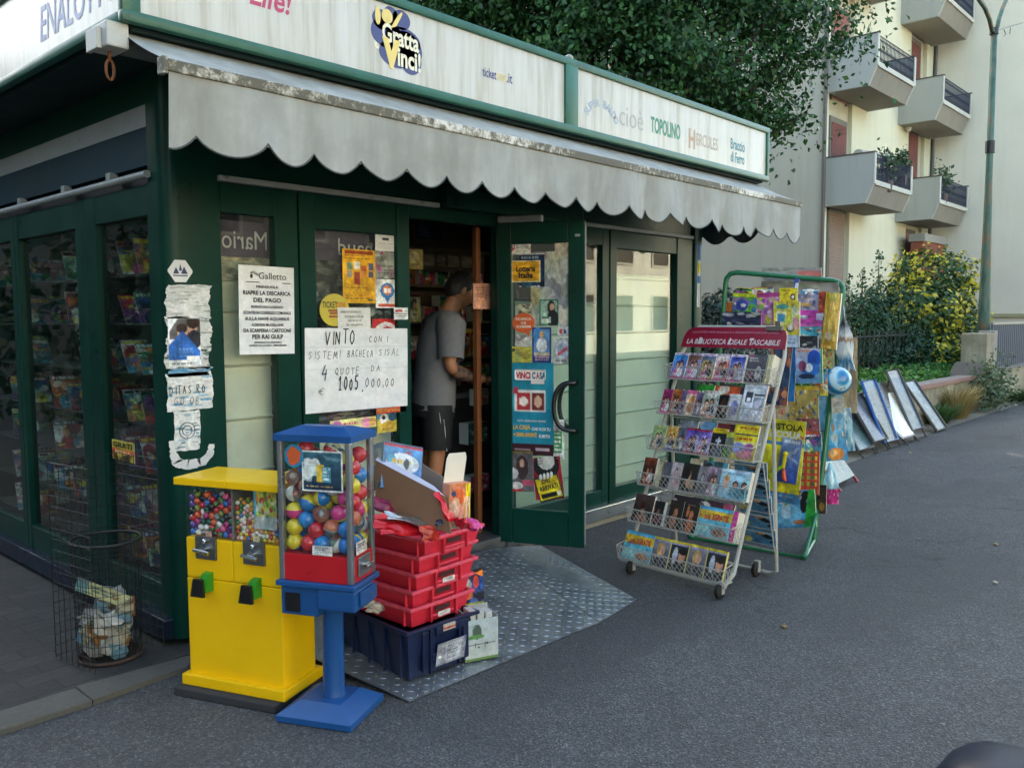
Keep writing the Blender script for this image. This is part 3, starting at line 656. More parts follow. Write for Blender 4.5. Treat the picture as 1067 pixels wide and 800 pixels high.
# yellow bookshop poster
cv = Canvas(22, 38, '#d9a327').rect(.06, .02, .94, .09, '#8c3d20').lines(.08, .11, .92, .2, 2, '#7a4a1c')
for i, (x, y, c) in enumerate([(.2, .32, '#6d8a70'), (.42, .3, '#e8e4d0'), (.63, .36, '#c9623e'), (.85, .32, '#4c5570'), (.2, .46, '#8a8a80'), (.42, .48, '#9c4b38'), (.63, .46, '#d98c40'), (.85, .46, '#555566'), (.42, .6, '#a03a30')]): cv.rect(x-.08, y-.07, x+.08, y+.06, c)
cv.lines(.1, .7, .9, .75, 1, '#8a3a20').lines(.08, .8, .92, .94, 3, '#a8761c').rect(.75, .92, .9, .96, '#4a5a40').noise(.015)
fposter('yellow_poster', 'golden yellow poster with rows of small book covers inside the wide front window', 'poster', cv, (357, 260, 391.5, 316), Y=YF+.012)
cv = Canvas(22, 22, '#6f6f68'); cv.ell(.5, .5, .5, .5, '#c9b432').rect(.15, .28, .5, .4, '#2f3a2a').rect(.52, .28, .85, .4, '#c9722c').lines(.2, .5, .85, .62, 2, '#6f6a30').rect(.35, .66, .8, .7, '#b5432e').rect(.3, .76, .85, .84, '#a04a35')
o, x, y, z = fbox(333, 306, 364, 340, Y=YF+.011)
mb = MB(); cen = o+x*.5+y*.5
pp = [(cen+x*.5*math.cos(a)-y*.5*math.sin(a)) for a in [i*2*PI/28 for i in range(28)]]
st = MB().add(pp+[q+Vector((0, .0015, 0)) for q in pp], [tuple(range(28))]+[(i, 28+i, 28+(i+1) % 28, (i+1) % 28) for i in range(28)])
org = cen.copy(); st.v = [q-org for q in st.v]
tk = obj('ticket_sticker', st, pal('#c4b23a', .5)); tk.location = org; tag(tk, 'round yellow ticket sales sticker behind the handwritten notice', 'sticker')
mb = text_mb('TICKET', inner_m(o, x, y, z, .34, .34, .001), .10, .035, .02); lettering('lettering', mb, pal('#26301f', .6), tk)
mb = text_mb('one', inner_m(o, x, y, z, .72, .34, .001), .06, .03, .02); lettering('lettering', mb, pal('#c4712c', .6), tk)
mb = MB()
for v, w, c in ((.52, .6, 0), (.60, .5, 0), (.70, .55, 0)): mb.add([(-w*.09, -.006, 0), (w*.09, -.006, 0), (w*.09, .006, 0), (-w*.09, .006, 0)], [(0, 1, 2, 3)], inner_m(o, x, y, z, .55, v, .001))
lettering('print', mb, pal('#93502d', .6), tk)
cv = Canvas(20, 22, '#d8d7cf').flat().noise(.01); p, f = fposter('season_ticket_notice', 'small white typed notice about football season tickets above the handwritten sheet', 'notice', cv, (352, 320.5, 386, 343), Y=YF+.008)
mb = MB()
for s, v, w in [('ABBONAMENTI', .2, .62), ('FIORENTINA', .42, .58), ('2018/2019', .6, .42), ('IN VENDITA', .8, .5)]: text_mb(s, inner_m(*f, .5 if v > .3 else .38, v, .002), w*f[1].length, .10*f[2].length, 0, mb=mb)
lettering('lettering', mb, pal('#55544f', .7), p)
cv = Canvas(16, 24, '#d8d8d2').ell(.5, .4, .3, .27, '#2b6ea8').poly([(.27, .5), (.73, .5), (.5, .82)], '#2b6ea8').ell(.5, .38, .2, .17, '#cf7b4a').rect(.36, .3, .46, .46, '#e9e4da').rect(.54, .3, .64, .46, '#e9e4da').rect(.1, .86, .9, .95, '#b8503a')
fposter('pickup_point_sticker', 'white sticker with a blue map pin on the wide front window edge', 'sticker', cv, (391.5, 291, 415.5, 321), Y=YF+.010)
cv = Canvas(18, 14, '#dcdad4').rect(.1, .15, .6, .35, '#b84a44').rect(.08, .5, .92, .54, '#444').rect(.08, .7, .92, .74, '#666')
fposter('tobacco_sticker', 'tiny white sticker with a red word on the door jamb', 'sticker', cv, (410.5, 320.5, 425, 333), Y=YF-.024)
cv = Canvas(20, 16, '#b5302e').ell(.5, .8, .42, .6, '#e0d8d0').ell(.55, .95, .3, .5, '#b5302e')
fposter('red_white_sticker', 'red sticker with a white swirl peeking over the handwritten sheet', 'sticker', cv, (388, 332, 416, 350), Y=YF+.0125)
cv = Canvas(18, 18, '#dedddb').flat().rect(.3, .25, .6, .38, '#444').lines(.12, .55, .85, .9, 3, '#b9b8b4')
fposter('white_note', 'plain white printed note on the purple window banner', 'notice', cv, (391, 243.5, 414, 262), Y=YF+.010)
cv = Canvas(22, 18, '#8a8b84').blotch(['#b04a80', '#9c9c94', '#c7c4ba'], 14, .05, .15).lines(.1, .5, .9, .9, 3, '#60625c')
fposter('grey_leaflet', 'grey leaflet with a pink flower below the white note', 'leaflet', cv, (391, 263, 416, 290), Y=YF+.011)
cv = Canvas(22, 12, '#bd4a2b').lines(.05, .2, .95, .8, 3, '#d9a050')
fposter('orange_strip_poster', 'orange red printed strip under the corner of the handwritten sheet', 'poster', cv, (392, 424, 423, 430), Y=YF-.020)
cv = Canvas(20, 24, '#cdb746').rect(0, 0, 1, .35, '#3f8fa8').ell(.3, .35, .2, .25, '#e2ddd0').ell(.7, .3, .2, .2, '#34566e').ell(.3, .3, .08, .1, '#222').ell(.5, .68, .3, .2, '#c9a23c').lines(.2, .8, .9, .95, 2, '#6d6540')
fposter('comic_sticker', 'yellow and blue cartoon sticker beside the red crates on the window', 'sticker', cv, (393, 428, 416, 450), Y=YF+.011)
cv = Canvas(40, 12, '#d5cf8a').ell(.14, .4, .1, .35, '#b96aa0').lines(.28, .3, .62, .7, 1, '#c0426a').ell(.78, .5, .12, .5, '#d98fa6').ell(.92, .5, .08, .4, '#d2a15e')
fposter('cartoon_banner', 'long pale yellow cartoon banner low on the wide front window', 'banner', cv, (344, 436, 392, 447), Y=YF+.011)
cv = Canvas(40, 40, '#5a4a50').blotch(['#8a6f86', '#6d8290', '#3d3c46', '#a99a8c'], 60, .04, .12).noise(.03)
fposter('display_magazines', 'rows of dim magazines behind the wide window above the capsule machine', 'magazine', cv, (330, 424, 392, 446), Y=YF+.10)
# purple banner inside the windows, read from inside
for (bx, s, uu, lb) in [((227, 231, 287, 268), 'Mario', .45, 'narrow'), ((320, 240, 417, 273), 'lonnaud', .62, 'wide')]:
    cv = Canvas(12, 8, '#4d4458').flat(.06).noise(.01); p, f = fposter('window_banner', 'purple banner with mirrored white lettering inside the %s front window' % lb, 'banner', cv, bx, Y=YF+.085)
    lettering('lettering', text_mb(s, inner_m(*f, uu, .52 if lb == 'narrow' else .55, .002), .78*f[1].length if lb == 'narrow' else .62*f[1].length, .52*f[2].length, 0, mirror=True), pal('#c9c6cc', .6), p)
cv = Canvas(26, 10, '#9a988a').blotch(['#c7c4b6', '#7d7a6e', '#b5a58a', '#b06a62'], 20, .06, .2)
for bx, lb in (((227, 268, 287, 292), 'narrow'), ((320, 232, 417, 243), 'wide')):
    fposter('paper_stack', 'stack of pale papers on the shelf inside the %s front window' % lb, 'papers', cv, bx, Y=YF+.10, th=.02)
# dim shelf of clutter in the wide window
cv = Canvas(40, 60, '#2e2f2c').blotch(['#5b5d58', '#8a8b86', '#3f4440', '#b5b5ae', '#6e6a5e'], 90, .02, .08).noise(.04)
o, x, y, z = fbox(320, 272, 417, 345, Y=YF+.12)
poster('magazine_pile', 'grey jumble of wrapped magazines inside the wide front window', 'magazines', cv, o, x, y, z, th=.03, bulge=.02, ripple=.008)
# ------------------------------------------------------------------ torn bills on the corner post
YP = 3.9035
def torn(name, label, px0, py0, px1, py1, cols, seed, rag=.10, base='#cfcfc9', n=(26, 30)):
    rs = np.random.default_rng(seed); cv = Canvas(n[0], n[1], base).flat(.06)
    for _ in range(70): cv.ell(rs.uniform(0, 1), rs.uniform(0, 1), rs.uniform(.03, .18), rs.uniform(.005, .04), cols[rs.integers(len(cols))], rs.uniform(.4, .95))
    cv.noise(.03, rs)
    o, x, y, z = fbox(px0, py0, px1, py1, Y=YP); ph = rs.uniform(0, 6, 6); rj = rs.uniform(-1, 1, 64)
    def P(u, v, d):
        fu = rag*(.5*math.sin(5*v+ph[0])+.22*rj[int(v*60) % 64]+.3*math.sin(17*v+ph[1]))*(abs(u-.5)*2)**6*.6
        fv = rag*.5*(.5*math.sin(4*u+ph[2])+.22*rj[int(u*50+17) % 64]+.3*math.sin(15*u+ph[3]))*(abs(v-.5)*2)**6*.6
        return o+x*(u+fu)+y*(v+fv)+z*d
    org = o+x*.5+y; mb = sheet_mb(cv, P, .0012); mb.v = [q-org for q in mb.v]
    ob = obj(name, mb, PRINT_MATT); ob.location = org; return tag(ob, label, 'torn poster'), (o, x, y, z)
torn('torn_poster', 'weathered blank white bill, topmost torn sheet on the green corner post', 173.5, 297, 219, 332, ['#e2e2de', '#bfbfb8', '#8e908c', '#dcdcd8'], 1)
torn('torn_poster', 'shredded paper remains behind the blue loan advert on the corner post', 173, 331, 219, 384, ['#d8d8d4', '#2a3a36', '#b5b5ae', '#12352c'], 2, .14)
torn('torn_poster', 'torn white bill with smeared letters below the loan advert on the corner post', 174, 388, 221.5, 427, ['#dededa', '#c8c8c2', '#3f83ad', '#e4e4e0'], 3, .06)
torn('torn_poster', 'blue edged paper scrap just above the smeared bill on the corner post', 176, 383, 219, 392, ['#3f83ad', '#d5d8d8', '#2f5f80'], 4, .16, '#6d9ab5', (18, 8))
torn('torn_poster', 'small bill with a round black stamp on the corner post', 181.5, 428, 208.5, 469, ['#dcdcd8', '#b9bab5', '#6f9fb5', '#34525a'], 5, .08)
cv = Canvas(24, 34, '#dadcda').rect(.05, 0, 1, .42, '#5d5a58').ell(.45, .3, .16, .16, '#c9a084').ell(.75, .18, .15, .15, '#c9a084').ell(.42, .2, .17, .1, '#3b2c24').ell(.78, .08, .2, .13, '#3b2a22').ell(.8, .44, .24, .2, '#2c2c34').ell(.4, .5, .2, .14, '#d5d0c8')
cv.poly([(0, 0), (.3, 0), (0, .3)], '#d5d8d8').poly([(.0, .55), (.45, .25), (1, .7), (1, .86), (0, .9)], '#2f63ad').lines(.3, .62, .9, .8, 4, '#6f96c8').rect(0, .86, 1, 1, '#dfe0de').rect(.55, .78, .95, .88, '#e8e8e4').lines(.1, .92, .9, .97, 1, '#777')
o, x, y, z = fbox(175.5, 332, 209, 382, Y=YP-.003)
poster('loan_advert', 'blue and white advert with a smiling couple on the corner post', 'advert', cv, o, x, y, z)
# U-shaped glue remains
rs = random.Random(3); mb = MB(); pts = []
o, x, y, z = fbox(178, 455, 223, 488, Y=YP)
path = [(.02, .05), (.06, .5), (.15, .78), (.4, .86), (.7, .84), (.9, .62), (.95, .3)]
prev = None
for i in range(61):
    t = i/60*(len(path)-1); k = min(int(t), len(path)-2); a = Vector(path[k]).lerp(Vector(path[k+1]), t-k); d = (Vector(path[k+1])-Vector(path[k])).normalized(); w = .045+.085*math.sin(PI*i/60)**2+rs.uniform(0, .035); nx, ny = -d.y, d.x
    cur = (o+x*(a.x-nx*w)+y*(a.y-ny*w), o+x*(a.x+nx*w)+y*(a.y+ny*w))
    if prev: mb.add([prev[0], cur[0], cur[1], prev[1]], [(0, 1, 2, 3)])
    prev = cur
mb.v = [q+z*.001 for q in mb.v]
org = o+x*.5+y; mb.v = [q-org for q in mb.v]; ob = obj('paper_remnant', mb, pal('#d0d0ca', .8)); ob.location = org; tag(ob, 'U-shaped scrap of torn white paper lowest on the corner post', 'paper scrap')
# hexagonal badge
o, x, y, z = fbox(175, 271, 200.5, 294, Y=YP); cen = o+x*.5+y*.5
hexa = [(-.5, .05), (-.22, .5), (.22, .5), (.5, .05), (.5, -.05), (.22, -.5), (-.22, -.5), (-.5, -.05)]
pp = [cen+x*a-y*b for a, b in hexa]; mb = MB().add(pp+[q+Vector((0, .002, 0)) for q in pp], [tuple(range(7, -1, -1))]+[(i, (i+1) % 8, 8+(i+1) % 8, 8+i) for i in range(8)])
mb.v = [q-cen for q in mb.v]; bd = obj('badge_sticker', mb, pal('#d3d4d2', .4)); bd.location = cen; tag(bd, 'white diamond badge with a dark blue peak mark on the corner post', 'sticker')
mb = MB()
for poly in ([(-.3, -.12), (-.18, .18), (-.05, -.12)], [(.02, -.12), (.15, .22), (.3, -.12)], [(-.06, .02), (.0, .34), (.07, .02)], [(-.3, -.18), (.3, -.18), (.3, -.23), (-.3, -.23)]):
    mb.add([cen+x*a-y*b-Vector((0, .0015, 0)) for a, b in poly], [tuple(range(len(poly)))])
lettering('emblem', mb, pal('#25305e', .5), bd)
# smeared letters and stamp marks
mb = MB(); o, x, y, z = fbox(174, 388, 221.5, 427, Y=YP-.001)
hand_mb('DITAS RO', inner_m(o, x, y, z, .06, .55, .001), .82*x.length, .22*y.length, .002, mb=mb, slant=0); hand_mb('GO OB', inner_m(o, x, y, z, .15, .85, .001), .6*x.length, .2*y.length, .0012, mb=mb)
lt = obj('handwriting', mb, pal('#303335', .7)); lt.parent = [q for q in bpy.data.objects if q.get('label', '').startswith('torn white bill')][0]; inv = root_inv(lt.parent)
for v_ in lt.data.vertices: v_.co = inv @ v_.co
mb = MB(); o, x, y, z = fbox(181.5, 428, 208.5, 469, Y=YP-.001)
c_ = o+x*.5+y*.5
for rr in (.30, .18): mb.tube([c_+x*rr*math.cos(a)+Vector((0, 0, x.length*rr*math.sin(a))) for a in [i*PI/10 for i in range(20)]], .0018, 4, closed=True)
lt = obj('stamp', mb, pal('#303a40', .7)); lt.parent = [q for q in bpy.data.objects if q.get('label', '').startswith('small bill with a round')][0]; inv = root_inv(lt.parent)
for v_ in lt.data.vertices: v_.co = inv @ v_.co
# ------------------------------------------------------------------ sheets on the open door
DO = Vector((HX, HY, 0))+dn*.007      # door-side glass plane
def dbox(px0, py0, px1, py1, off=0.):
    n = dn; o_ = DO+n*off; cxm, cym = (px0+px1)/2, (py0+py1)/2
    a = on_pl(px0, cym, o_, n); b = on_pl(px1, cym, o_, n); t = on_pl(cxm, py0, o_, n); d = on_pl(cxm, py1, o_, n)
    ua = (a-o_).dot(du); ub = (b-o_).dot(du)
    return o_+du*ua+Vector((0, 0, t.z)), du*(ub-ua), Vector((0, 0, d.z-t.z)), n
def dposter(name, label, cat, cv, box, off=0., rot=0., **kw):
    f = dbox(*box, off=off)
    if rot:
        o, x, y, z = f; c = o+x*.5+y*.5; q = Matrix.Rotation(rot, 3, z); x = q @ x; y = q @ y; f = (c-x*.5-y*.5, x, y, z)
    return poster(name, label, cat, cv, *f, **kw), f
cv = Canvas(24, 44, '#1f8098').flat(.06).grad('#1f7a92', '#2b93a8', 0, .5).rect(0, .88, 1, 1, '#35151f').rect(.14, .30, .82, .53, '#dcdad4').rect(.2, .32, .5, .51, '#a83238').rect(.52, .32, .8, .51, '#6a2a22').ell(.66, .42, .08, .06, '#d8a890').ell(.35, .42, .1, .05, '#e8dcd0').poly([(.14, .26), (.25, .28), (.2, .35), (.12, .33)], '#b83240')
cv.rect(.16, .93, .5, .945, '#9a8088').rect(.6, .925, .9, .955, '#b9a8ae')
p, f = dposter('lottery_poster', 'tall turquoise lottery poster with a picture of a house prize on the open door', 'poster', cv, (529, 377.5, 577, 474), off=.001)
L, H_ = f[1].length, f[2].length
mb = MB().bevbox((-.33*L, -.055*H_, 0), (.33*L, .06*H_, .001), .012*L/.3, inner_m(*f, .5, .135, .0015)).bevbox((-.14*L, -.025*H_, 0), (.14*L, .02*H_, .001), .006, inner_m(*f, .66, .205, .0015))
pl = lettering('title_ground', mb, pal('#dcdad6', .5), p)
mb = text_mb('ViNCi', inner_m(*f, .345, .14, .003), .32*L, .075*H_, .05); text_mb('A', inner_m(*f, .66, .14, .003), .07*L, .075*H_, .05, mb=mb); lettering('lettering', mb, pal('#b3283a', .5), p)
mb = text_mb('C', inner_m(*f, .575, .14, .003), .07*L, .075*H_, .05); text_mb('SA', inner_m(*f, .765, .14, .003), .13*L, .075*H_, .05, mb=mb); lettering('lettering', mb, pal('#235f7a', .5), p)
mb = text_mb('TUTTI I GIORNI PUOI VINCERE', inner_m(*f, .52, .63, .0015), .62*L, .022*H_, .02); text_mb('CHE VUOI TU', inner_m(*f, .73, .715, .0015), .40*L, .035*H_, .03, mb=mb); text_mb('SUBITO', inner_m(*f, .80, .79, .0015), .24*L, .035*H_, .03, mb=mb); lettering('lettering', mb, pal('#dfe2e0', .5), p)
mb = text_mb('LA CASA', inner_m(*f, .31, .70, .0015), .38*L, .05*H_, .04); text_mb('+200.000\u20ac', inner_m(*f, .38, .78, .0015), .52*L, .05*H_, .04, mb=mb); lettering('lettering', mb, pal('#d6a63a', .5), p)
cv = Canvas(26, 26, '#152a44').rect(0, 0, 1, .04, '#b9b9b0').rect(0, .96, 1, 1, '#b9b9b0').lines(.1, .1, .9, .2, 1, '#8a96a0').blotch(['#244a5c', '#101c2c', '#2c6070'], 20, .05, .2, y0=.55)
dposter('night_blue_poster', 'dark blue draw poster behind the yellow lottery sticker on the door', 'poster', cv, (541, 264, 567.5, 299), off=.001)
cv = Canvas(14, 10, '#cf9a25'); cv.rect(0, 0, 1, .05, '#dcd4b8').rect(0, .95, 1, 1, '#dcd4b8').rect(0, 0, .04, 1, '#dcd4b8').rect(.96, 0, 1, 1, '#dcd4b8')
p, f = dposter('lottery_sticker', 'yellow rectangular lottery sticker over the dark blue draw poster', 'sticker', cv, (533, 271.5, 563, 294), off=.003)
mb = text_mb('Lotteria', inner_m(*f, .5, .38, .0015), .66*f[1].length, .28*f[2].length, .04); text_mb('Italia', inner_m(*f, .5, .68, .0015), .5*f[1].length, .28*f[2].length, .04, mb=mb); lettering('lettering', mb, pal('#241a12', .6), p)
cv = Canvas(22, 14, '#cfccc6').ell(.2, .5, .15, .32, '#b23a36').ell(.2, .5, .1, .22, '#d6d2cc').poly([(.12, .3), (.17, .26), (.3, .7), (.25, .74)], '#b23a36').rect(.4, .12, .98, .35, '#a85a56').lines(.4, .45, .95, .9, 4, '#8c8a86')
dposter('no_smoking_sign', 'small white no smoking notice at the top of the open door', 'notice', cv, (528, 248, 553, 265), off=.001)
cv = Canvas(22, 26, '#d7622a').ell(.5, .5, .6, .6, '#d7622a'); o, x, y, z = dbox(534, 326, 557, 347, off=.002)
c_ = o+x*.5+y*.5; pp = [c_+x*.5*math.cos(a)-y*.5*math.sin(a) for a in [i*2*PI/28 for i in range(28)]]
mb = MB().add(pp+[q-z*.002 for q in pp], [tuple(range(28))]+[(i, 28+i, 28+(i+1) % 28, (i+1) % 28) for i in range(28)]); mb.add([c_+x*.1+y*.46, c_+x*.32+y*.42, c_+x*.22+y*.72], [(0, 2, 1)])
mb.v = [q-c_ for q in mb.v]; st = obj('round_sticker', mb, pal('#cc5a26', .5)); st.location = c_; tag(st, 'round orange speech-bubble sticker with white words on the open door', 'sticker')
mb = text_mb('RICARICA', inner_m(o, x, y, z, .5, .3, .001), .7*x.length, .13*y.length, .03)
text_mb('CHE', inner_m(o, x, y, z, .5, .5, .001), .24*x.length, .12*y.length, .03, mb=mb); text_mb('SCHERMI', inner_m(o, x, y, z, .5, .68, .001), .66*x.length, .13*y.length, .03, mb=mb)
lettering('lettering', mb, pal('#e2d8c8', .5), st)
def simple_door(specs):
    for name, lab, cat, box, off, cv, rot in specs: dposter(name, lab, cat, cv, box, off=off, rot=rot)
simple_door([
 ('green_ad', 'green bordered photo card of a long-haired woman on the open door', 'card', (562, 312, 582, 339), .002, Canvas(22, 30, '#2d7a5c').rect(.08, .06, .92, .94, '#8fa898').ell(.62, .3, .2, .25, '#2a2422').ell(.66, .3, .12, .15, '#c29a80').ell(.7, .75, .3, .35, '#22262a').rect(.1, .66, .6, .9, '#b9c4b4').rect(.12, .68, .5, .74, '#2d6a50'), 0),
 ('footballer_poster', 'dark blue framed poster of a man in white on the open door', 'poster', (554.5, 341, 574.5, 378), .002, Canvas(24, 40, '#26356e').rect(.1, .06, .9, .74, '#5d86ae').ell(.3, .25, .25, .25, '#3d6ea0').ell(.5, .24, .1, .08, '#c69a7c').ell(.5, .17, .12, .06, '#a8875a').ell(.5, .5, .28, .2, '#c8ccd0').rect(.1, .7, .9, .8, '#b0a890').lines(.15, .82, .9, .97, 2, '#bfa0a0'), 0),
 ('yellow_flyer', 'pale yellow flyer with a small plant drawing below the orange round sticker', 'flyer', (528.5, 361, 555.5, 378), .001, Canvas(30, 16, '#b9b04a').rect(.05, .1, .3, .3, '#3a3a22').ell(.4, .5, .12, .4, '#9aa060').lines(.55, .3, .95, .8, 3, '#8a8240'), .02),
 ('doodle_sticker', 'cream doodle letter sticker above the orange round sticker', 'sticker', (540, 317, 554, 327), .001, Canvas(18, 12, '#b0aa8c').blotch(['#5a5648', '#cfc8a8'], 12, .08, .2), .05),
 ('torn_flyer', 'torn whitish flyer between the orange sticker and the footballer poster', 'flyer', (537, 349, 554, 361), .001, Canvas(18, 12, '#b9b8b0').blotch(['#8a8a84', '#d0cfc8'], 12, .08, .25), -.1),
 ('round_logo_card', 'grey card with a round pale emblem beside the footballer poster', 'card', (577, 352, 595, 379), .001, Canvas(20, 28, '#a8aaa8').ell(.5, .45, .42, .36, '#b9bfc8').ell(.5, .45, .3, .25, '#8a96a8').poly([(.2, .6), (.8, .3), (.8, .45), (.25, .72)], '#a84a54').lines(.1, .86, .9, .96, 1, '#666'), 0),
 ('small_logo_card', 'tiny white card with red and blue letters near the door handle stile', 'card', (581, 340, 594, 351), .001, Canvas(16, 12, '#b5b8b8').rect(.15, .25, .38, .7, '#a8433c').rect(.5, .3, .7, .7, '#33507a'), 0),
 ('beige_envelope', 'blank beige sheet in the top corner of the open door', 'sheet', (578, 247.5, 595, 268), .0005, Canvas(12, 14, '#b0a890').noise(.01), 0),
 ('pale_sheet', 'large pale grey sheet high behind the door stickers', 'sheet', (553, 262, 594, 340), .0002, Canvas(30, 44, '#8f968c').rect(.0, .0, .45, .5, '#7d7f86').ell(.7, .25, .3, .2, '#b5bab4').blotch(['#a8aca2', '#777a80', '#b9b6a4'], 18, .06, .2), 0),
 ('yellowed_sheet', 'yellowed sheet of paper behind the woman card on the door', 'sheet', (553, 300, 563, 318), .0008, Canvas(12, 18, '#a09a70').noise(.02), 0),
 ('green_list', 'narrow green and white price list beside the turquoise poster', 'list', (576.5, 437, 588, 478), .001, Canvas(14, 40, '#c9cbc4').rect(0, .3, .8, .85, '#3a8a4a').lines(.1, .32, .8, .85, 5, '#dfe4da').lines(.1, .05, .9, .25, 2, '#888'), 0),
 ('wrestling_poster', 'grey and pink magazine poster low on the open door', 'poster', (530, 470, 556, 512), .0015, Canvas(26, 40, '#5d5a5c').ell(.55, .4, .25, .3, '#3a2c2a').ell(.55, .3, .1, .1, '#b08a78').rect(0, 0, 1, .06, '#6a6430').ell(.2, .55, .18, .14, '#c2c0ba').rect(.55, .7, 1, .85, '#a84a5c').rect(0, .8, .5, 1, '#a8262e').ell(.3, .85, .25, .09, '#c9c6c0'), .04),
])
# red round arrivals card with yellow plate held by white gloves
cv = Canvas(26, 30, '#8e1c24').ell(.5, .2, .45, .3, '#1a1a1a').ell(.5, .1, .3, .2, '#b9b6b0').lines(.1, 0, .4, .2, 3, '#2a2a2a')
dposter('arrivals_poster', 'red and black poster behind the yellow arrivals plate at the door foot', 'poster', cv, (556, 476, 586, 520), off=.0010, rot=.12)
cv = Canvas(20, 14, '#c9b520').rect(0, 0, 1, .05, '#222').rect(0, .95, 1, 1, '#222').rect(0, 0, .05, 1, '#222').rect(.95, 0, 1, 1, '#222').rect(.12, .68, .75, .88, '#18181a').ell(.85, .8, .06, .1, '#ddd')
p, f = dposter('arrivals_plate', 'tilted yellow plate reading sono arrivati on the lower door glass', 'sign', cv, (559, 495, 585, 521), off=.0035, rot=.30)
mb = text_mb('SONO', inner_m(*f, .45, .22, .0015), .36*f[1].length, .18*f[2].length, .03); text_mb('ARRIVATI', inner_m(*f, .5, .48, .0015), .76*f[1].length, .22*f[2].length, .03, mb=mb)
lettering('lettering', mb, pal('#18181a', .6), p)
mb = MB(); c_ = f[0]+f[1]*.5
for i in range(4): mb.sphere(c_+f[1]*(-.2+.15*i)+f[2]*.02+dn*.004, .02, 10, 6, sc=(.55, .55, 1.1))
gl = lettering('cartoon_fingers', mb, pal('#c9c7c0', .5), p)
# handwritten-looking pink notice hanging at the door post, and yellowed cards inside
cv = Canvas(18, 26, '#c08a70').lines(.15, .15, .85, .6, 5, '#8a5a48')
o = on_y(493, 295, YF+.09); b = on_y(511, 322, YF+.09)
poster('pink_notice', 'salmon pink printed notice pinned to the orange wooden door post', 'notice', cv, o, Vector((b.x-o.x, 0, 0)), Vector((0, 0, b.z-o.z)), (0, -1, 0))
cv = Canvas(18, 20, '#7d6f40').ell(.5, .4, .3, .3, '#9a9068').lines(.2, .75, .8, .9, 2, '#5a5030')
o = on_y(423, 259, YF+.5); b = on_y(441, 281, YF+.5)
poster('yellowed_card', 'yellowed card hanging just inside the doorway', 'card', cv, o, Vector((b.x-o.x, 0, 0)), Vector((0, 0, b.z-o.z)), (0, -1, 0))
# "GRATTA" card hanging inside the left glass
o = on_x(117, 457, X0+.012); b = on_x(141, 483, X0+.012)
cv = Canvas(16, 18, '#b8a53a').rect(0, .42, 1, .7, '#c4502a').blotch(['#221a10', '#4a2a18'], 6, .06, .2, y0=.72)
fz = (Vector((X0+.010, o.y, o.z)), Vector((0, b.y-o.y, 0)), Vector((0, 0, b.z-o.z)), Vector((-1, 0, 0)))
p = poster('scratch_card_sign', 'torn yellow and orange scratch card sign on the dark left glass', 'sign', cv, *fz)
mb = text_mb('GRATI', inner_m(*fz, .48, .22, .0015), .85*fz[1].length, .28*fz[2].length, .03); lettering('lettering', mb, pal('#161310', .6), p)
mb = text_mb('RITIRA', inner_m(*fz, .5, .56, .0015), .7*fz[1].length, .16*fz[2].length, .03); lettering('lettering', mb, pal('#d9c070', .6), p)
# stickers on the far corner post
mb = MB()
cv = Canvas(8, 50, '#b9bcb8').rect(0, .0, 1, .25, '#3a66a8').rect(0, .3, 1, .45, '#c2b23a').rect(0, .5, 1, .62, '#3a66a8')
o = on_y(727, 255, 3.899); b = on_y(731, 320, 3.899)
poster('sticker_strip', 'blue and yellow sticker strip on the far corner post of the kiosk', 'sticker', cv, o, Vector((.05, 0, 0)), Vector((0, 0, b.z-o.z)), (0, -1, 0))

# ================================================================== magazines behind the left glass
def mag_cover(seed, w=20, h=26, pal_=None):
    rs = np.random.default_rng(seed)
    P_ = pal_ or ['#b03a35', '#2f6d9c', '#c9b83a', '#3b7a4a', '#7a3f78', '#d07a35', '#d4d0c4', '#2b3350', '#b9577a', '#4a8f98', '#8a2c2c', '#e0d9c0']
    cv = Canvas(w, h, P_[rs.integers(len(P_))]); cv.grad(P_[rs.integers(len(P_))], P_[rs.integers(len(P_))], .15, 1)
    cv.blotch(P_, 7, .08, .3, y0=.2, rng=rs)
    if rs.random() < .6: cv.person(rs.uniform(.35, .65), rs.uniform(.42, .6), rs.uniform(.14, .24), ['#d9a582', '#c48e6c', '#e0b496'][rs.integers(3)], ['#2a1c16', '#6a4526', '#b98d50'][rs.integers(3)], P_[rs.integers(len(P_))])
    cv.rect(.04, .03, .96, .16, P_[rs.integers(len(P_))]).lines(.08, .05, .92, .14, 1, ['#f0eee4', '#e8d23a', '#1c1c22'][rs.integers(3)], .9, .3, rs)
    for _ in range(rs.integers(1, 4)):
        x = rs.uniform(.03, .5); y = rs.uniform(.2, .85); cv.lines(x, y, x+rs.uniform(.25, .45), y+rs.uniform(.06, .12), 2, ['#f0eee4', '#e8d23a', '#1c1c22'][rs.integers(3)], .6, .4, rs)
    cv.tex = .25; return cv.noise(.03, rs)
shelf = thing('magazine_shelving', 'dark tiered magazine shelving standing behind the left glass', 'shelving', (X0+.36, 4.1, .13))
obj('back_board', MB().box((X0+.62, 4.09, .14), (X0+.64, 6.95, 2.2)), mat('shelf_dark', '#3a3732', .7), shelf, world=True)
rowz = [1.84, 1.58, 1.32, 1.06, .80, .54, .31]
for z in rowz: obj('shelf_board', MB().box((X0+.10, 4.10, z-.010), (X0+.61, 6.94, z)), mat('shelf_board', '#57534a', .6), shelf, world=True)
colw = ['red', 'blue', 'yellow', 'green', 'purple', 'orange', 'white', 'navy', 'pink', 'teal', 'maroon', 'cream']
ordn = ['top', 'second', 'third', 'fourth', 'fifth', 'sixth', 'lowest']; nth = ['first', 'second', 'third', 'fourth', 'fifth', 'sixth', 'seventh']
sd = 100
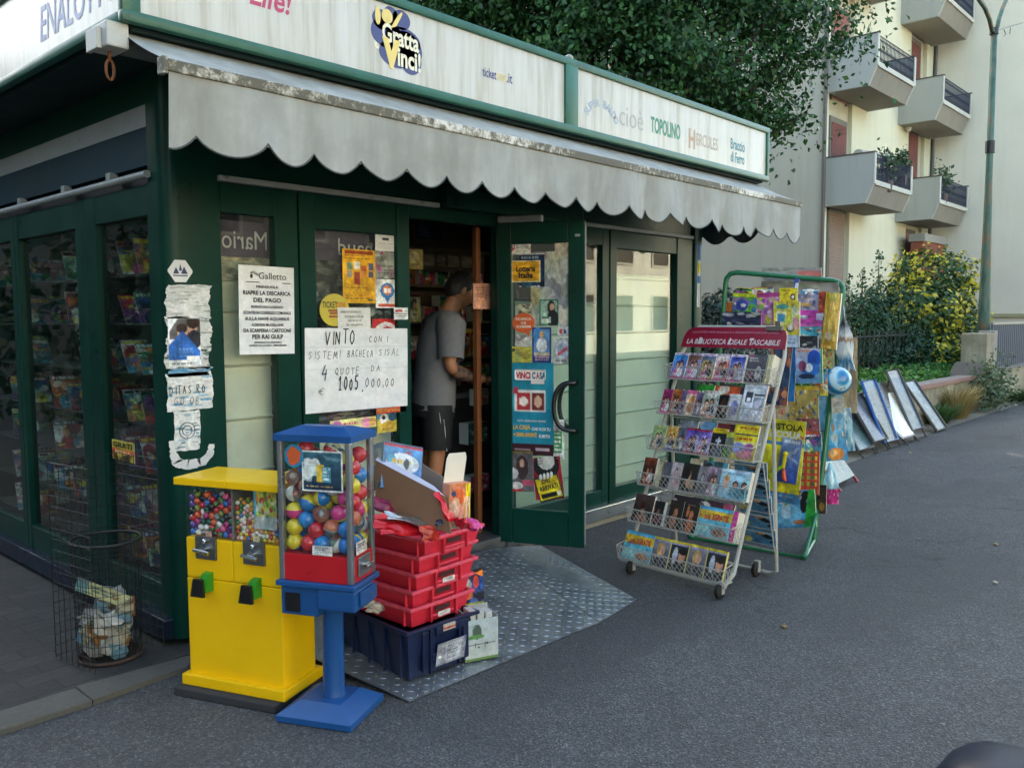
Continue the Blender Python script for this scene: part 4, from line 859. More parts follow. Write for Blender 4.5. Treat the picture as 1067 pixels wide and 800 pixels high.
for ri, z in enumerate(rowz):
    for bay, (ya, yb, n, keep) in enumerate([(4.13, 4.72, 3, 1.), (5.0, 5.86, 3, .55), (6.04, 6.88, 3, .45)]):
        for j in range(n):
            for q_ in range(2):
                sd += 1; rs = random.Random(sd)
                if rs.random() > keep: continue
                wdt = rs.uniform(.145, .175); L = rs.uniform(.21, .25); y0 = ya+(yb-ya)*(j+.25)/n; cv = mag_cover(sd, 16, 21)
                base = Vector((X0+.075+.175*q_, y0+rs.uniform(-.01, .01), z+.001)); a_ = rs.uniform(.62, .85); up = Vector((.03, math.sin(a_)*L, math.cos(a_)*L)); X_ = Vector((.97, -.18+rs.uniform(-.05, .05), 0)).normalized()*wdt
                nrm = X_.cross(up).normalized()
                poster('magazine', '%s magazine, %s from the post on the %s tier behind the %s left pane' % (['outer', 'inner'][q_], nth[j], ordn[ri], ['nearest', 'middle', 'farthest'][bay]), 'magazine', cv, base+up, X_, -up, nrm, th=.004, mat_=PRINT, group='magazines behind the left glass', bulge=rs.uniform(0, .006))
# ================================================================== ramp plates
def plate_top(c00, c10, c11, c01, pitch=.042):
    """checker plate: sheet through four corners (x along, y across) plus raised tread marks"""
    c = [Vector(p) for p in (c00, c10, c11, c01)]; mb = MB().quad4(*c, th=.004)
    nn = (c[1]-c[0]).cross(c[3]-c[0]).normalized(); nu = int((c[1]-c[0]).length/pitch); nv = int((c[3]-c[0]).length/pitch)
    for j in range(nv):
        for i in range(nu):
            u, v = (i+.5)/nu, (j+.5)/nv; p = (c[0]*(1-u)+c[1]*u)*(1-v)+(c[3]*(1-u)+c[2]*u)*v
            ax = (c[1]-c[0]).normalized(); ay = nn.cross(ax); d = (ax+ay if (i+j) % 2 else ax-ay).normalized(); q = nn.cross(d)
            L, w_, h = .0165, .0056, .0028
            mb.add([p-d*L, p-q*w_, p+d*L, p+q*w_, p-d*L*.45+nn*h, p+d*L*.45+nn*h], [(0, 1, 4), (1, 5, 4), (1, 2, 5), (2, 3, 5), (3, 4, 5), (3, 0, 4)])
    return mb
def plate_mat():
    k = NT('checker_plate'); f = k.noise(k.coord('Object'), 7, 6, .65); g = k.noise(k.coord('Object'), 60, 4, .6)
    c = k.ramp(f, [(.3, srgb('#82868c')), (.7, srgb('#a5aaac'))]); c = k.mix(k.ramp(g, [(.5, (0, 0, 0)), (.8, (.5, .5, .5))]), c, srgb('#5d5b56'))
    k.base(c); k.set(Metallic=.75); k.l(k.ramp(f, [(.3, (.28,)*3), (.7, (.45,)*3)]), k.b.inputs['Roughness']); k.bump(g, .1, .002); return k.m
PLATE = plate_mat()
r1 = obj('entrance_ramp', plate_top((2.25, 2.66, .008), (3.53, 2.63, .008), (3.96, 3.83, .098), (2.12, 3.83, .098)), PLATE); tag(r1, 'long bare checker plate ramp under the red crates at the door', 'ramp')
r2 = obj('entrance_ramp', plate_top((3.535, 2.63, .008), (3.97, 2.69, .006), (4.36, 3.75, .05), (3.965, 3.83, .098)), PLATE); tag(r2, 'narrow sloping checker plate wing beside the open door', 'ramp')
def ramp_z(y): return .010+.09*(y-2.65)/1.18

# ================================================================== yellow twin dispenser
A = Vector((1.70, 3.465, 0)); B = Vector((1.88, 3.012, 0)); yx = (B-A).normalized(); yd = Vector((-yx.y, yx.x, 0))   # depth direction, away from camera
if yd.dot(A) < 0: yd = -yd
YW = (B-A).length; YD = .225
YM = Mx(yx, yd, Vector((0, 0, 1)), A)      # local: x along the front, y depth, z up
if YM.to_3x3().determinant() < 0: pass
YEL = mat('yellow_lacquer', '#eab80c', .34, var=.06, scale=2.5, dirt=('#94720f', .655), spec=.5)
disp = thing('sweet_dispenser', 'tall yellow twin coin dispenser with two clear windows of balls', 'dispenser', YM)
DB = YD
def Y_(name, mb, m, parent=None, **kw): return obj(name, mb, m, parent or disp, **kw)
Y_('cabinet', MB().bevbox((0, 0, .075), (YW, DB, .50), .006).bevbox((.002, .0, .502), (YW/2-.001, DB, .675), .005).bevbox((YW/2+.001, 0, .502), (YW-.002, DB, .675), .005), YEL)
Y_('base', MB().bevbox((-.02, -.03, .035), (YW+.02, DB+.03, .082), .006), YEL)
Y_('floor_mat', MB().bevbox((-.03, -.07, .003), (YW+.0, DB+.05, .034), .004), mat('dark_rubber', '#2d2d2f', .8))
Y_('lid', MB().bevbox((-.025, -.035, .905), (YW/2, DB+.02, .937), .004).bevbox((YW/2+.001, -.035, .905), (YW+.025, DB+.02, .937), .004), YEL)
Y_('window_frame', MB().box((0, DB-.03, .676), (YW, DB-.0, .904)).box((YW/2-.004, .005, .676), (YW/2+.004, DB-.03, .904)), pal('#6a6a62', .6))
for i in range(2):
    x0 = i*YW/2; Y_('window', MB().box((x0+.003, .002, .677), (x0+YW/2-.003, .006, .904)), GLASS_CLEAN)
Y_('side_window', MB().box((.0005, .007, .677), (.004, DB-.031, .904)).box((YW-.004, .007, .677), (YW-.0005, DB-.031, .904)), GLASS_CLEAN)
GUN = mat('gunmetal', '#77787a', .35, .8, var=.15)
for i in range(2):
    cx = YW*(.21 if i == 0 else .715); pz = .60
    cp = Y_('coin_plate', MB().bevbox((cx-.045, -.010, pz-.012), (cx+.062, .001, pz+.085), .003), GUN)
    Y_('coin_handle', MB().cyl((cx+.008, -.032, pz+.035), (cx+.008, -.006, pz+.035), .016).tube([(cx-.034, -.034, pz+.032), (cx+.045, -.034, pz+.022)], [.007, .009], 10).sphere((cx+.012, -.018, pz+.07), .011, 10, 8), CHROME, cp, smooth='auto')
    gx = cx+.012
    sp = Y_('chute', MB().add([(gx-.012, 0, .535), (gx+.026, 0, .535), (gx+.026, 0, .455), (gx-.03, 0, .455), (gx-.010, -.030, .530), (gx+.023, -.030, .530), (gx+.024, -.05, .458), (gx-.03, -.05, .458)], [(0, 4, 5, 1), (1, 5, 6, 2), (2, 6, 7, 3), (3, 7, 4, 0), (4, 7, 6, 5)]), pal('#2f8a24', .4))
    Y_('flap', MB().prism([(gx-.042, .442), (gx+.026, .442), (gx+.018, .518), (gx-.026, .518)], .052, .066, Mx(Vector((1, 0, 0)), Vector((0, 0, 1)), Vector((0, -1, 0)), Vector((0, 0, 0)))), BLACK, sp)
# price tags and the picture card in the right window
cv = Canvas(20, 26, '#b9b39a').rect(0, .68, 1, 1, '#b5b5b0').rect(.02, .02, .98, .66, '#c9c04a').blotch(['#b8402e', '#d8d6c8', '#3d76a8', '#3b8a4a', '#d0692e'], 40, .04, .09, y0=.08, y1=.62).rect(0, 0, .1, .66, '#5aa0b8')
def local_poster(name, parent, M_, cv, o, x, y, z, **kw):
    P = plane_P(o, x, y, z); mb = sheet_mb(cv, P, .001, **kw); return obj(name, mb, PRINT, parent)
local_poster('picture_card', disp, YM, cv, (YW*.72, .008, .903), (YW*.23, 0, 0), (0, 0, -.165), (0, -1, 0))
for cx, c in ((YW*.25, '#b08a78'), (YW*.75, '#c2b088')): local_poster('price_tag', disp, YM, Canvas(8, 8, c).lines(.2, .3, .8, .8, 2, '#7a6050'), (cx-.016, .0, .708), (.032, 0, 0), (0, 0, -.034), (0, -1, 0))

# ------------------------------------------------------------------ loose balls: settle by relaxation
def settle(n, r, lo, hi, seed, it=260):
    rs = np.random.default_rng(seed); lo = np.array(lo)+r; hi = np.array(hi)-r
    p = lo+(hi-lo)*rs.random((n, 3))
    for k in range(it):
        p[:, 2] -= r*.10*(1-k/it*.8)
        for _ in range(2):
            d = p[:, None]-p[None]; L = np.sqrt((d**2).sum(-1))+np.eye(n); ov = np.clip(2*r-L, 0, None)*(1-np.eye(n))
            p += (d/L[..., None]*ov[..., None]*.42).sum(1); p = np.clip(p, lo, hi+np.array([0, 0, .2]))
    return p
def ball_mesh(name, r, mats, nu=14, nv=8, band=None):
    mb = MB().sphere((0, 0, 0), r, nu, nv); me = bpy.data.meshes.new(name); me.from_pydata([tuple(v) for v in mb.v], [], mb.f)
    for m in mats: me.materials.append(m)
    for pg in me.polygons:
        pg.use_smooth = True
        if len(mats) > 1:
            z = pg.center.z/r; pg.material_index = 0 if z > (.12 if len(mats) > 2 else 0) else (2 if len(mats) > 2 and z > -.14 else 1)
    return me
def rnd_rot(rs): return Euler((rs.uniform(0, 6.28), rs.uniform(0, 6.28), rs.uniform(0, 6.28)))
def plast(c): return pal(c, .22, var=.05, coat=.3)
marb = {'white': '#d8d6d0', 'black': '#1b1b1d', 'blue': '#2a5ea8', 'red': '#b52a30', 'magenta': '#a82a6a', 'orange': '#cf5a2c', 'green': '#3a6a3a', 'grey': '#7a7c7c', 'purple': '#5a3a8a', 'olive': '#8a8a3a', 'pink': '#d05a8a', 'dark green': '#1d4a3a'}
mmesh = {}
for i, (nm, c) in enumerate(marb.items()):
    c2 = list(marb.values())[(i*5+3) % len(marb)]; mmesh[nm] = ball_mesh('bouncy_ball', .0150, [plast(c)] if i % 3 else [plast(c), plast(c2), plast('#d8d6d0')], 12, 8)
rs = random.Random(5); names = list(marb)
for k, p in enumerate(settle(165, .0150, (.006, .012, .678), (YW/2-.006, .095, .87), 3)):
    nm = rs.choice(names+['white', 'white', 'black', 'magenta', 'red']); o = bpy.data.objects.new('bouncy_ball', mmesh[nm]); COL.objects.link(o)
    o.location = YM @ Vector(p); o.rotation_euler = rnd_rot(rs); tag(o, '%s bouncy ball in the left window of the yellow dispenser' % nm, 'ball', 'bouncy balls in the left dispenser window')
gum = {'orange': '#d0822c', 'yellow': '#d0b040', 'white': '#d6d2c2', 'green': '#4a7a40', 'blue': '#3a6aa0', 'red': '#b03a30', 'pale pink': '#cf9a90'}
gmesh = {n: ball_mesh('gumball', .0105, [plast(c)], 10, 7) for n, c in gum.items()}
for k, p in enumerate(settle(235, .0105, (YW/2+.006, .012, .678), (YW-.006, .055, .86), 4)):
    nm = rs.choice(list(gum)+['orange', 'yellow', 'white']); o = bpy.data.objects.new('gumball', gmesh[nm]); COL.objects.link(o)
    o.location = YM @ Vector(p); tag(o, 'small %s gumball in the right window of the yellow dispenser' % nm, 'gumball', 'gumballs in the right dispenser window')
Y_('divider', MB().box((.008, .098, .68), (YW/2-.01, .102, .84)).box((YW/2+.01, .058, .68), (YW-.008, .062, .80)), pal('#4a4a48', .6))

# ================================================================== blue and red capsule machine
C0 = Vector((1.826, 2.943, 0)); C1 = Vector((1.967, 2.653, 0)); cx_ = (C1-C0).normalized(); cd_ = Vector((-cx_.y, cx_.x, 0))
if cd_.dot(C0) < 0: cd_ = -cd_
CW = (C1-C0).length; CD = .205
CM = Mx(cx_, cd_, Vector((0, 0, 1)), C0)
BLUE = mat('blue_enamel', '#1c4a80', .36, var=.14, scale=4, spec=.35, dirt=('#6d86a4', .69)); REDP = mat('red_enamel', '#b01722', .3, var=.06)
caps = thing('capsule_machine', 'blue and red capsule toy machine on a round pedestal', 'dispenser', CM)
def C_(name, mb, m, parent=None, **kw): return obj(name, mb, m, parent or caps, **kw)
mx, my = CW/2, CD/2
zb = .004
C_('base_plate', MB().add([(mx-.165, my-.15, zb), (mx+.165, my-.15, zb), (mx+.165, my+.15, zb), (mx-.165, my+.15, zb), (mx-.165, my-.15, .028), (mx+.165, my-.15, .028), (mx+.165, my+.15, .028), (mx-.165, my+.15, .028), (mx-.09, my-.085, .075), (mx+.09, my-.085, .075), (mx+.09, my+.085, .075), (mx-.09, my+.085, .075)],
   [(0, 3, 2, 1), (0, 1, 5, 4), (1, 2, 6, 5), (2, 3, 7, 6), (3, 0, 4, 7), (4, 5, 9, 8), (5, 6, 10, 9), (6, 7, 11, 10), (7, 4, 8, 11), (8, 9, 10, 11)]), BLUE)
C_('pedestal', MB().lathe([(.05, .07), (.048, .085), (.043, .10), (.043, .50), (.055, .525)], 24, Matrix.Translation((mx+.015, my, 0))), BLUE, smooth='auto')
zt_ = .545
C_('tray', MB().bevbox((-.012, -.012, zt_), (CW+.012, CD+.012, zt_+.022), .005), BLUE)
C_('mechanism_box', MB().bevbox((.0, .01, .425), (.165, .15, zt_-.001), .006).bevbox((.17, -.006, .46), (CW+.01, .16, zt_-.001), .008), BLUE)
C_('outlet', MB().box((.02, .005, .44), (.085, .0098, .515)), BLACK)
C_('drawer', MB().bevbox((CW+.010, .03, .475), (CW+.022, .17, .535), .004), BLUE); C_('lock', MB().cyl((CW+.022, .12, .505), (CW+.026, .12, .505), .007), CHROME)
z0, z1 = zt_+.023, 1.125
C_('red_band', MB().bevbox((.004, .004, z0), (CW-.004, CD-.004, .675), .003), REDP)
for x, y in ((0, 0), (CW-.024, 0), (0, CD-.024), (CW-.024, CD-.024)): C_('corner_profile', MB().bevbox((x, y, z0), (x+.024, y+.024, z1), .006), ALU)
gp = C_('glass_panel', MB().box((.024, .006, .676), (CW-.024, .010, z1)).box((CW-.010, .024, .676), (CW-.006, CD-.024, z1)).box((.006, .024, .676), (.010, CD-.024, z1)), GLASS_CLEAN)
C_('rear_panel', MB().box((.024, CD-.012, .676), (CW-.024, CD-.006, z1)), GLASS_CLEAN)
C_('lid', MB().add([(-.008, -.008, z1), (CW+.008, -.008, z1), (CW+.008, CD+.008, z1), (-.008, CD+.008, z1), (-.008, -.008, z1+.026), (CW+.008, -.008, z1+.026), (CW+.008, CD+.008, z1+.026), (-.008, CD+.008, z1+.026), (mx-.10, my-.03, z1+.052), (mx+.10, my-.03, z1+.052), (mx+.10, my+.03, z1+.052), (mx-.10, my+.03, z1+.052)],
   [(0, 3, 2, 1), (0, 1, 5, 4), (1, 2, 6, 5), (2, 3, 7, 6), (3, 0, 4, 7), (4, 5, 9, 8), (5, 6, 10, 9), (6, 7, 11, 10), (7, 4, 8, 11), (8, 9, 10, 11)]), BLUE)
cm = C_('coin_mechanism', MB().bevbox((CW-.004, .05, .585), (CW+.004, .15, .665), .003), STEEL)
C_('coin_handle', MB().cyl((CW+.004, .10, .628), (CW+.03, .10, .628), .012).bevbox((CW+.022, .07, .62), (CW+.036, .13, .636), .004), CHROME, cm, smooth='auto')
local_poster('price_label', caps, CM, Canvas(20, 10, '#cfd0cc').lines(.1, .2, .9, .8, 3, '#55585c'), (CW*.46, .003, .715), (CW*.27, 0, 0), (0, 0, -.038), (0, -1, 0))
P = plane_P((CW-.0045, .045, .725), (0, .09, 0), (0, 0, -.05), (1, 0, 0)); obj('price_label', sheet_mb(Canvas(14, 10, '#cfd0cc').lines(.1, .2, .9, .8, 3, '#55585c'), P, .001), PRINT, caps)
cv = Canvas(28, 26, '#1c3a4c').grad('#35606e', '#16283a').rect(0, .0, 1, .03, '#c9ccc6').rect(0, .97, 1, 1, '#c9ccc6').rect(0, 0, .03, 1, '#c9ccc6').rect(.97, 0, 1, 1, '#c9ccc6').blotch(['#d0d2cf'], 10, .08, .16, x0=0, x1=.4, y0=.3, y1=.65).rect(.35, .35, .55, .75, '#c9a63a').rect(.5, .4, .72, .76, '#4a8a9a').lines(.52, .42, .7, .74, 4, '#d0d2cf').lines(.1, .86, .95, .93, 1, '#b9a060').poly([(.55, .12), (.95, .18), (.9, .26), (.6, .2)], '#5a8088')
local_poster('offer_card', caps, CM, cv, (CW*.34, .004, 1.09), (CW*.55, 0, 0), (0, 0, -.16), (0, -1, 0), ripple=.0005)
cv = Canvas(20, 20, '#2f7fa8'); mb = MB(); dc = [(CW*.235+.043*math.cos(a), .004, 1.066+.046*math.sin(a)) for a in [i*2*PI/24 for i in range(24)]]
C_('round_sticker', MB().add(dc, [tuple(range(24))]), pal('#2a7aa0', .4))
C_('sticker_print', MB().add([(CW*.235+.03*math.cos(a)*(1+.12*math.sin(5*a)), .0035, 1.066+.036*math.sin(a)*(1+.12*math.cos(3*a))) for a in [i*2*PI/24 for i in range(24)]], [tuple(range(24))]), pal('#c4582c', .5))
CLEAR = glass_mat('clear_shell', (.93, .94, .93), .9, 1.4, .10, (.8, .8, .78))
cmesh = {}
for nm, m in [('blue and yellow', [plast('#1c6cb0'), plast('#d0bc2a')]), ('blue', [plast('#1f70b4'), plast('#2480c0')]), ('red', [plast('#b81e2e'), plast('#c02a34')]), ('yellow and pink', [plast('#d6c63a'), plast('#c43a78')]), ('yellow', [plast('#d2c438'), plast('#cdb52a'), plast('#c0502e')]),
              ('green', [plast('#8aa82c'), plast('#4a8a3a'), plast('#d0702e')]), ('clear and red', [CLEAR, plast('#b0303a'), plast('#d0d0c8')]), ('clear and white', [CLEAR, plast('#b9b9b0')]), ('clear and orange', [CLEAR, plast('#b8664a'), plast('#8a8a84')])]:
    cmesh[nm] = ball_mesh('toy_capsule', .0345, m, 20, 13)
toy = [plast(c) for c in ('#a85a48', '#8a8f90', '#6a8a5a', '#c0b0a0')]
tmesh = [ball_mesh('toy_inside', .019, [t], 8, 6) for t in toy]
rs = random.Random(11)
for k, p in enumerate(settle(84, .0345, (.012, .014, .677), (CW-.012, CD-.014, 1.05), 8)):
    nm = rs.choice(['blue and yellow', 'blue and yellow', 'blue', 'blue', 'red', 'red', 'yellow and pink', 'yellow', 'green', 'clear and red', 'clear and white', 'clear and orange', 'clear and white'])
    o = bpy.data.objects.new('toy_capsule', cmesh[nm]); COL.objects.link(o); o.location = CM @ Vector(p); o.rotation_euler = rnd_rot(rs)
    tag(o, 'round %s toy capsule in the blue and red machine' % nm, 'toy capsule', 'toy capsules in the capsule machine')
    if 'clear' in nm:
        t = bpy.data.objects.new('toy', rs.choice(tmesh)); COL.objects.link(t); t.parent = o; t.scale = (1, .7, 1.1)

# ================================================================== crates
def crate_mb(L, W_, H, t, rim, taper, ribs):
    """open tray: walls lean outwards, thick rim, ribs and hand holes on the short ends (local x = width, y = length)"""
    mb = MB(); b = taper
    def ring(z, o): k = b*(1-z/H); return [(-W_/2+k+o, -L/2+k+o, z), (W_/2-k-o, -L/2+k+o, z), (W_/2-k-o, L/2-k-o, z), (-W_/2+k+o, L/2-k-o, z)]
    o0, o1, i1, i0 = ring(0, 0), ring(H, 0), ring(H, t), ring(.006, t)
    mb.add(o0+o1+i1+i0, [(3, 2, 1, 0)]+[(i, (i+1) % 4, 4+(i+1) % 4, 4+i) for i in range(4)]+[(4+i, 4+(i+1) % 4, 8+(i+1) % 4, 8+i) for i in range(4)]+[(8+i, 8+(i+1) % 4, 12+(i+1) % 4, 12+i) for i in range(4)]+[(12, 13, 14, 15)])
    e = rim; body = mb; mb = MB()
    mb.bevbox((-W_/2-e, -L/2-e, H-.012), (W_/2+e, -L/2+t, H+.004), .004).bevbox((-W_/2-e, L/2-t, H-.012), (W_/2+e, L/2+e, H+.004), .004)
    mb.bevbox((-W_/2-e, -L/2+t, H-.012), (-W_/2+t, L/2-t, H+.004), .004).bevbox((W_/2-t, -L/2+t, H-.012), (W_/2+e, L/2-t, H+.004), .004)
    rm = mb; mb = body
    for s in (-1, 1):
        for x in (-W_*.20, W_*.22): mb.bevbox((x-.004, s*(L/2-.004), .008), (x+.004, s*(L/2+e), H-.012), .0015, seg=1)
        mb.bevbox((-W_*.18, s*(L/2-.002), H*.28), (W_*.18, s*(L/2+e*.7), H*.42), .003, seg=1)
    for s in (-1, 1):
        for i in range(ribs):
            y = -L*.42+L*.84*i/(ribs-1); mb.bevbox((s*(W_/2-.004), y-.004, .008), (s*(W_/2+e*.6), y+.004, H-.012), .0015, seg=1)
    return mb, rm
REDC = mat('red_crate_plastic', '#cf2c40', .42, var=.14, scale=9, dirt=('#d9707a', .70), bump=.1, bscale=140)
REDR = mat('worn_red_rim', '#d0455a', .5, var=.18, scale=25, dirt=('#d98a92', .6))
NAVY = mat('navy_crate_plastic', '#0d1c3c', .4, var=.2, scale=6, dirt=('#2c3a55', .68))
cang = 0.0
def crate_frame(px_corner, z, ang, W_, L):
    """near-left bottom corner given on the place; x axis along the short side"""
    ax = Vector((math.cos(ang), math.sin(ang), 0)); ay = Vector((-math.sin(ang), math.cos(ang), 0))
    return Mx(ax, ay, Vector((0, 0, 1)), Vector((px_corner[0], px_corner[1], z))+ax*W_/2+ay*L/2)
BW, BL, BH = .395, .58, .222
bc = thing('storage_crate', 'deep navy blue plastic crate under the stack of red crates', 'crate', crate_frame((2.335, 2.765), .027, R(-3), BW, BL))
bb, brm = crate_mb(BL, BW, BH, .006, .014, .02, 5)
bb.bevbox((-BW*.30, -BL/2-.004, .02), (-BW*.12, -BL/2+.01, BH-.02), .006).bevbox((BW*.3, -BL/2-.004, .02), (BW*.42, -BL/2+.01, BH-.02), .006).bevbox((-BW*.12, -BL/2-.012, BH-.05), (BW*.3, -BL/2+.004, BH-.012), .006)
bo = obj('shell', bb, NAVY, bc); obj('rim', brm, NAVY, bc)
cv = Canvas(20, 16, '#8f9398').rect(.3, .1, .85, .9, '#b0b3b5').lines(.35, .2, .8, .85, 6, '#6a6d72').noise(.03)
P = plane_P((-.045, -BL/2-.021, .135), (.165, 0, 0), (-.01, .006, -.10), (0, -1, 0)); obj('label_pocket', sheet_mb(cv, P, .001, ripple=.001), PRINT, bc)
obj('barcode_label', sheet_mb(Canvas(12, 8, '#b5a898').rect(0, .5, 1, .75, '#b03a34'), plane_P((-.01, -BL/2-.016, .215), (.07, 0, 0), (0, 0, -.03), (0, -1, 0)), .001), PRINT, bc)
RW, RL, RH, RP = .375, .52, .092, .0770
tops = [(2.398, 2.815, R(1)), (2.408, 2.812, R(3)), (2.418, 2.80, R(2)), (2.43, 2.792, R(5)), (2.448, 2.775, R(4))]
rank = ['lowest', 'second lowest', 'middle', 'second highest', 'topmost']; z = .232; red_m = []
for i, (x, y, a) in enumerate(tops):
    m = crate_frame((x, y), z, a, RW, RL); red_m.append(m)
    c = thing('plastic_crate', 'shallow red plastic crate, %s of the stack by the door' % rank[i] if i < 4 else 'shallow red plastic crate heaped with empty packaging, topmost of the stack', 'crate', m, 'red plastic crates stacked on the navy crate')
    mb, rmm = crate_mb(RL, RW, RH, .004, .014, .022, 2)
    sh = obj('shell', mb, REDC, c); obj('rim', rmm, REDR, c)
    ho = obj('hand_hole', MB().box((-.045, -RL/2-.0035, RH*.52), (.05, -RL/2-.0028, RH*.76)) if True else None, pal('#3a0d12', .7), c)
    if i in (0, 2): obj('sticker', sheet_mb(Canvas(14, 7, '#c9c2ba').lines(.1, .25, .9, .8, 2, '#6a5a58'), plane_P((-.035, -RL/2-.0125, .045), (.075, 0, 0), (0, 0, -.022), (0, -1, 0)), .0008), PRINT, c)
    z += RP
ztop = z-RP; TM = red_m[-1]     # topmost tray frame
# ------------------------------------------------------------------ packaging on top
def box_prints(name, label, cat, M_, sx, sy, sz, cvs, group=None, th=.0008):
    """carton with printed faces; cvs keys front(-y) right(+x) left(-x) top(+z) back(+y)"""
    t = thing(name, label, cat, M_, group)
    cols = np.mean(cvs['front'].a, axis=(0, 1))
    hexc = '#%02x%02x%02x' % tuple(int(255*q) for q in np.clip(cols, 0, 1))
    obj('carton', MB().box((-sx/2, -sy/2, 0), (sx/2, sy/2, sz)), pal(hexc, .5), t)
    e = .0006
    F = {'front': ((-sx/2, -sy/2-e, sz), (sx, 0, 0), (0, 0, -sz), (0, -1, 0)), 'right': ((sx/2+e, -sy/2, sz), (0, sy, 0), (0, 0, -sz), (1, 0, 0)), 'left': ((-sx/2-e, sy/2, sz), (0, -sy, 0), (0, 0, -sz), (-1, 0, 0)),
         'top': ((-sx/2, sy/2, sz+e), (sx, 0, 0), (0, -sy, 0), (0, 0, 1)), 'back': ((sx/2, sy/2+e, sz), (-sx, 0, 0), (0, 0, -sz), (0, 1, 0))}
    for f, cv in cvs.items(): obj('printed_face', sheet_mb(cv, plane_P(*F[f]), .0003), PRINT, t)
    return t
def on_tray(px, py, d, rz=0, rx=0, ry=0): return Matrix.Translation(at_d(px, py, d)) @ TM.to_3x3().to_4x4() @ Euler((rx, ry, rz)).to_matrix().to_4x4()
fr = Canvas(30, 28, '#3a78b0').grad('#4a88bc', '#2f68a4').ell(.5, .42, .42, .22, '#cfd6da').ell(.22, .38, .12, .13, '#4a9ab8').lines(.22, .34, .85, .5, 1, '#d0b040').ell(.6, .42, .07, .12, '#3a4a5c').poly([(.55, .18), (.65, .12), (.7, .22)], '#b83a3a').lines(.3, .62, .7, .68, 1, '#c9d2da').ell(.6, .84, .25, .1, '#c9d0d6').ell(.62, .84, .1, .05, '#b87a3a').rect(0, 0, 1, .08, '#b02a34').rect(0, .0, 1, .03, '#27406a')
sd_ = Canvas(12, 28, '#5a6a6a').grad('#6a7a78', '#3a4a55').ell(.5, .3, .4, .2, '#8a8a78')
tp = Canvas(30, 16, '#3a6fae').lines(.05, .2, .95, .8, 3, '#b9c9dc').rect(0, .9, 1, 1, '#b02a34')
fish_box = box_prints('toy_carton', 'blue toy carton with a cartoon fish lettering leaning in the topmost red crate', 'carton', on_tray(411, 512, 3.70, R(-18), R(-16), R(14)), .19, .11, .20, {'front': fr, 'left': sd_, 'top': tp})
# open brown cardboard with a folded flap
CARD = mat('brown_card', '#7a5a42', .8, var=.12, scale=9, bump=.1, bscale=90); CARDL = mat('card_inside', '#a08a7a', .8, var=.08)
cb0 = at_d(432, 545, 3.55); cbm = thing('cardboard_box', 'open brown cardboard box lying tilted in the topmost red crate', 'box', Matrix.Translation(cb0))
D_ = lambda *q: at_d(*q)
a1, a2, a3, a4 = D_(391, 479, 3.64), D_(464, 517, 3.46), D_(470, 556, 3.44), D_(391, 530, 3.63)
c1, c2, c3, c4 = D_(420, 470, 3.90), D_(467, 500, 3.74), D_(468, 540, 3.72), D_(420, 520, 3.88)
for p_, m_ in (((a1, a4, a3, a2), CARD), ((c1, c2, c3, c4), CARDL), ((a2, a3, c3, c2), CARD), ((a4, c4, c3, a3), CARD), ((a1, c1, c4, a4), CARDL)): obj('panel', MB().quad4(*p_, th=.004), m_, cbm, world=True)
obj('flap', MB().quad4(a1, a2, D_(452, 506, 3.52), D_(396, 474, 3.70), th=.003), pal('#b0b0c0', .6), cbm, world=True)
# tall sweets carton with white lid flap
fr = Canvas(20, 30, '#b86a58').grad('#c4704a', '#c09a90').ell(.4, .3, .35, .18, '#c05a2c').ell(.2, .22, .12, .06, '#35406a').rect(.0, .0, 1, .05, '#c46a34').blotch(['#c9886a', '#d0a890'], 10, .05, .2)
rt = Canvas(12, 30, '#d6bc1e').rect(.25, .3, .75, .9, '#d0a8c0').lines(.35, .33, .65, .88, 9, '#a8386a', .6, .1)
sweet = box_prints('sweets_carton', 'pink and yellow sweets carton with raised white flap in the topmost red crate', 'carton', on_tray(475, 549, 3.52, R(-12), 0, R(2)), .105, .05, .185, {'front': fr, 'right': rt})
def flapP(u, v, d): 
    hw = .050-.010*(max(0, .25-v)/.25)**2; return Vector((-hw+2*hw*u-.008*(1-v), .024-.035*(1-v)+d, .185+.125*(1-v)))
obj('flap', sheet_mb(Canvas(8, 10, '#b9aebb').noise(.01), flapP, .0015), PRINT_MATT, sweet)
rt2 = obj('printed_spine', sheet_mb(rt, plane_P((.028, -.0265, .182), (.024, 0, 0), (0, 0, -.18), (0, -1, 0)), .0005), PRINT, sweet)
def crumple(seed, r, sc, m, name, label, cat, loc, rot=(0, 0, 0), n=(14, 9), amp=.45, group=None):
    rs = np.random.default_rng(seed); mb = MB().sphere((0, 0, 0), r, n[0], n[1], sc=sc)
    for v in mb.v:
        k = 1+amp*(rs.random()-.5)*1.4; v *= k
    ob = obj(name, mb, m); ob.matrix_basis = loc if isinstance(loc, Matrix) else Matrix.Translation(loc)
    if not isinstance(loc, Matrix): ob.rotation_euler = rot
    return tag(ob, label, cat, group)
FOILR = mat('red_foil', '#b8141e', .2, .25, var=.2, scale=14, bump=.3, bscale=30); FOILS = mat('silver_foil', '#9a9c9c', .2, .8, var=.3, scale=20, bump=.4, bscale=40)
REDBAG = mat('red_plastic_bag', '#c41c2c', .25, var=.15, scale=10, bump=.2, bscale=30)
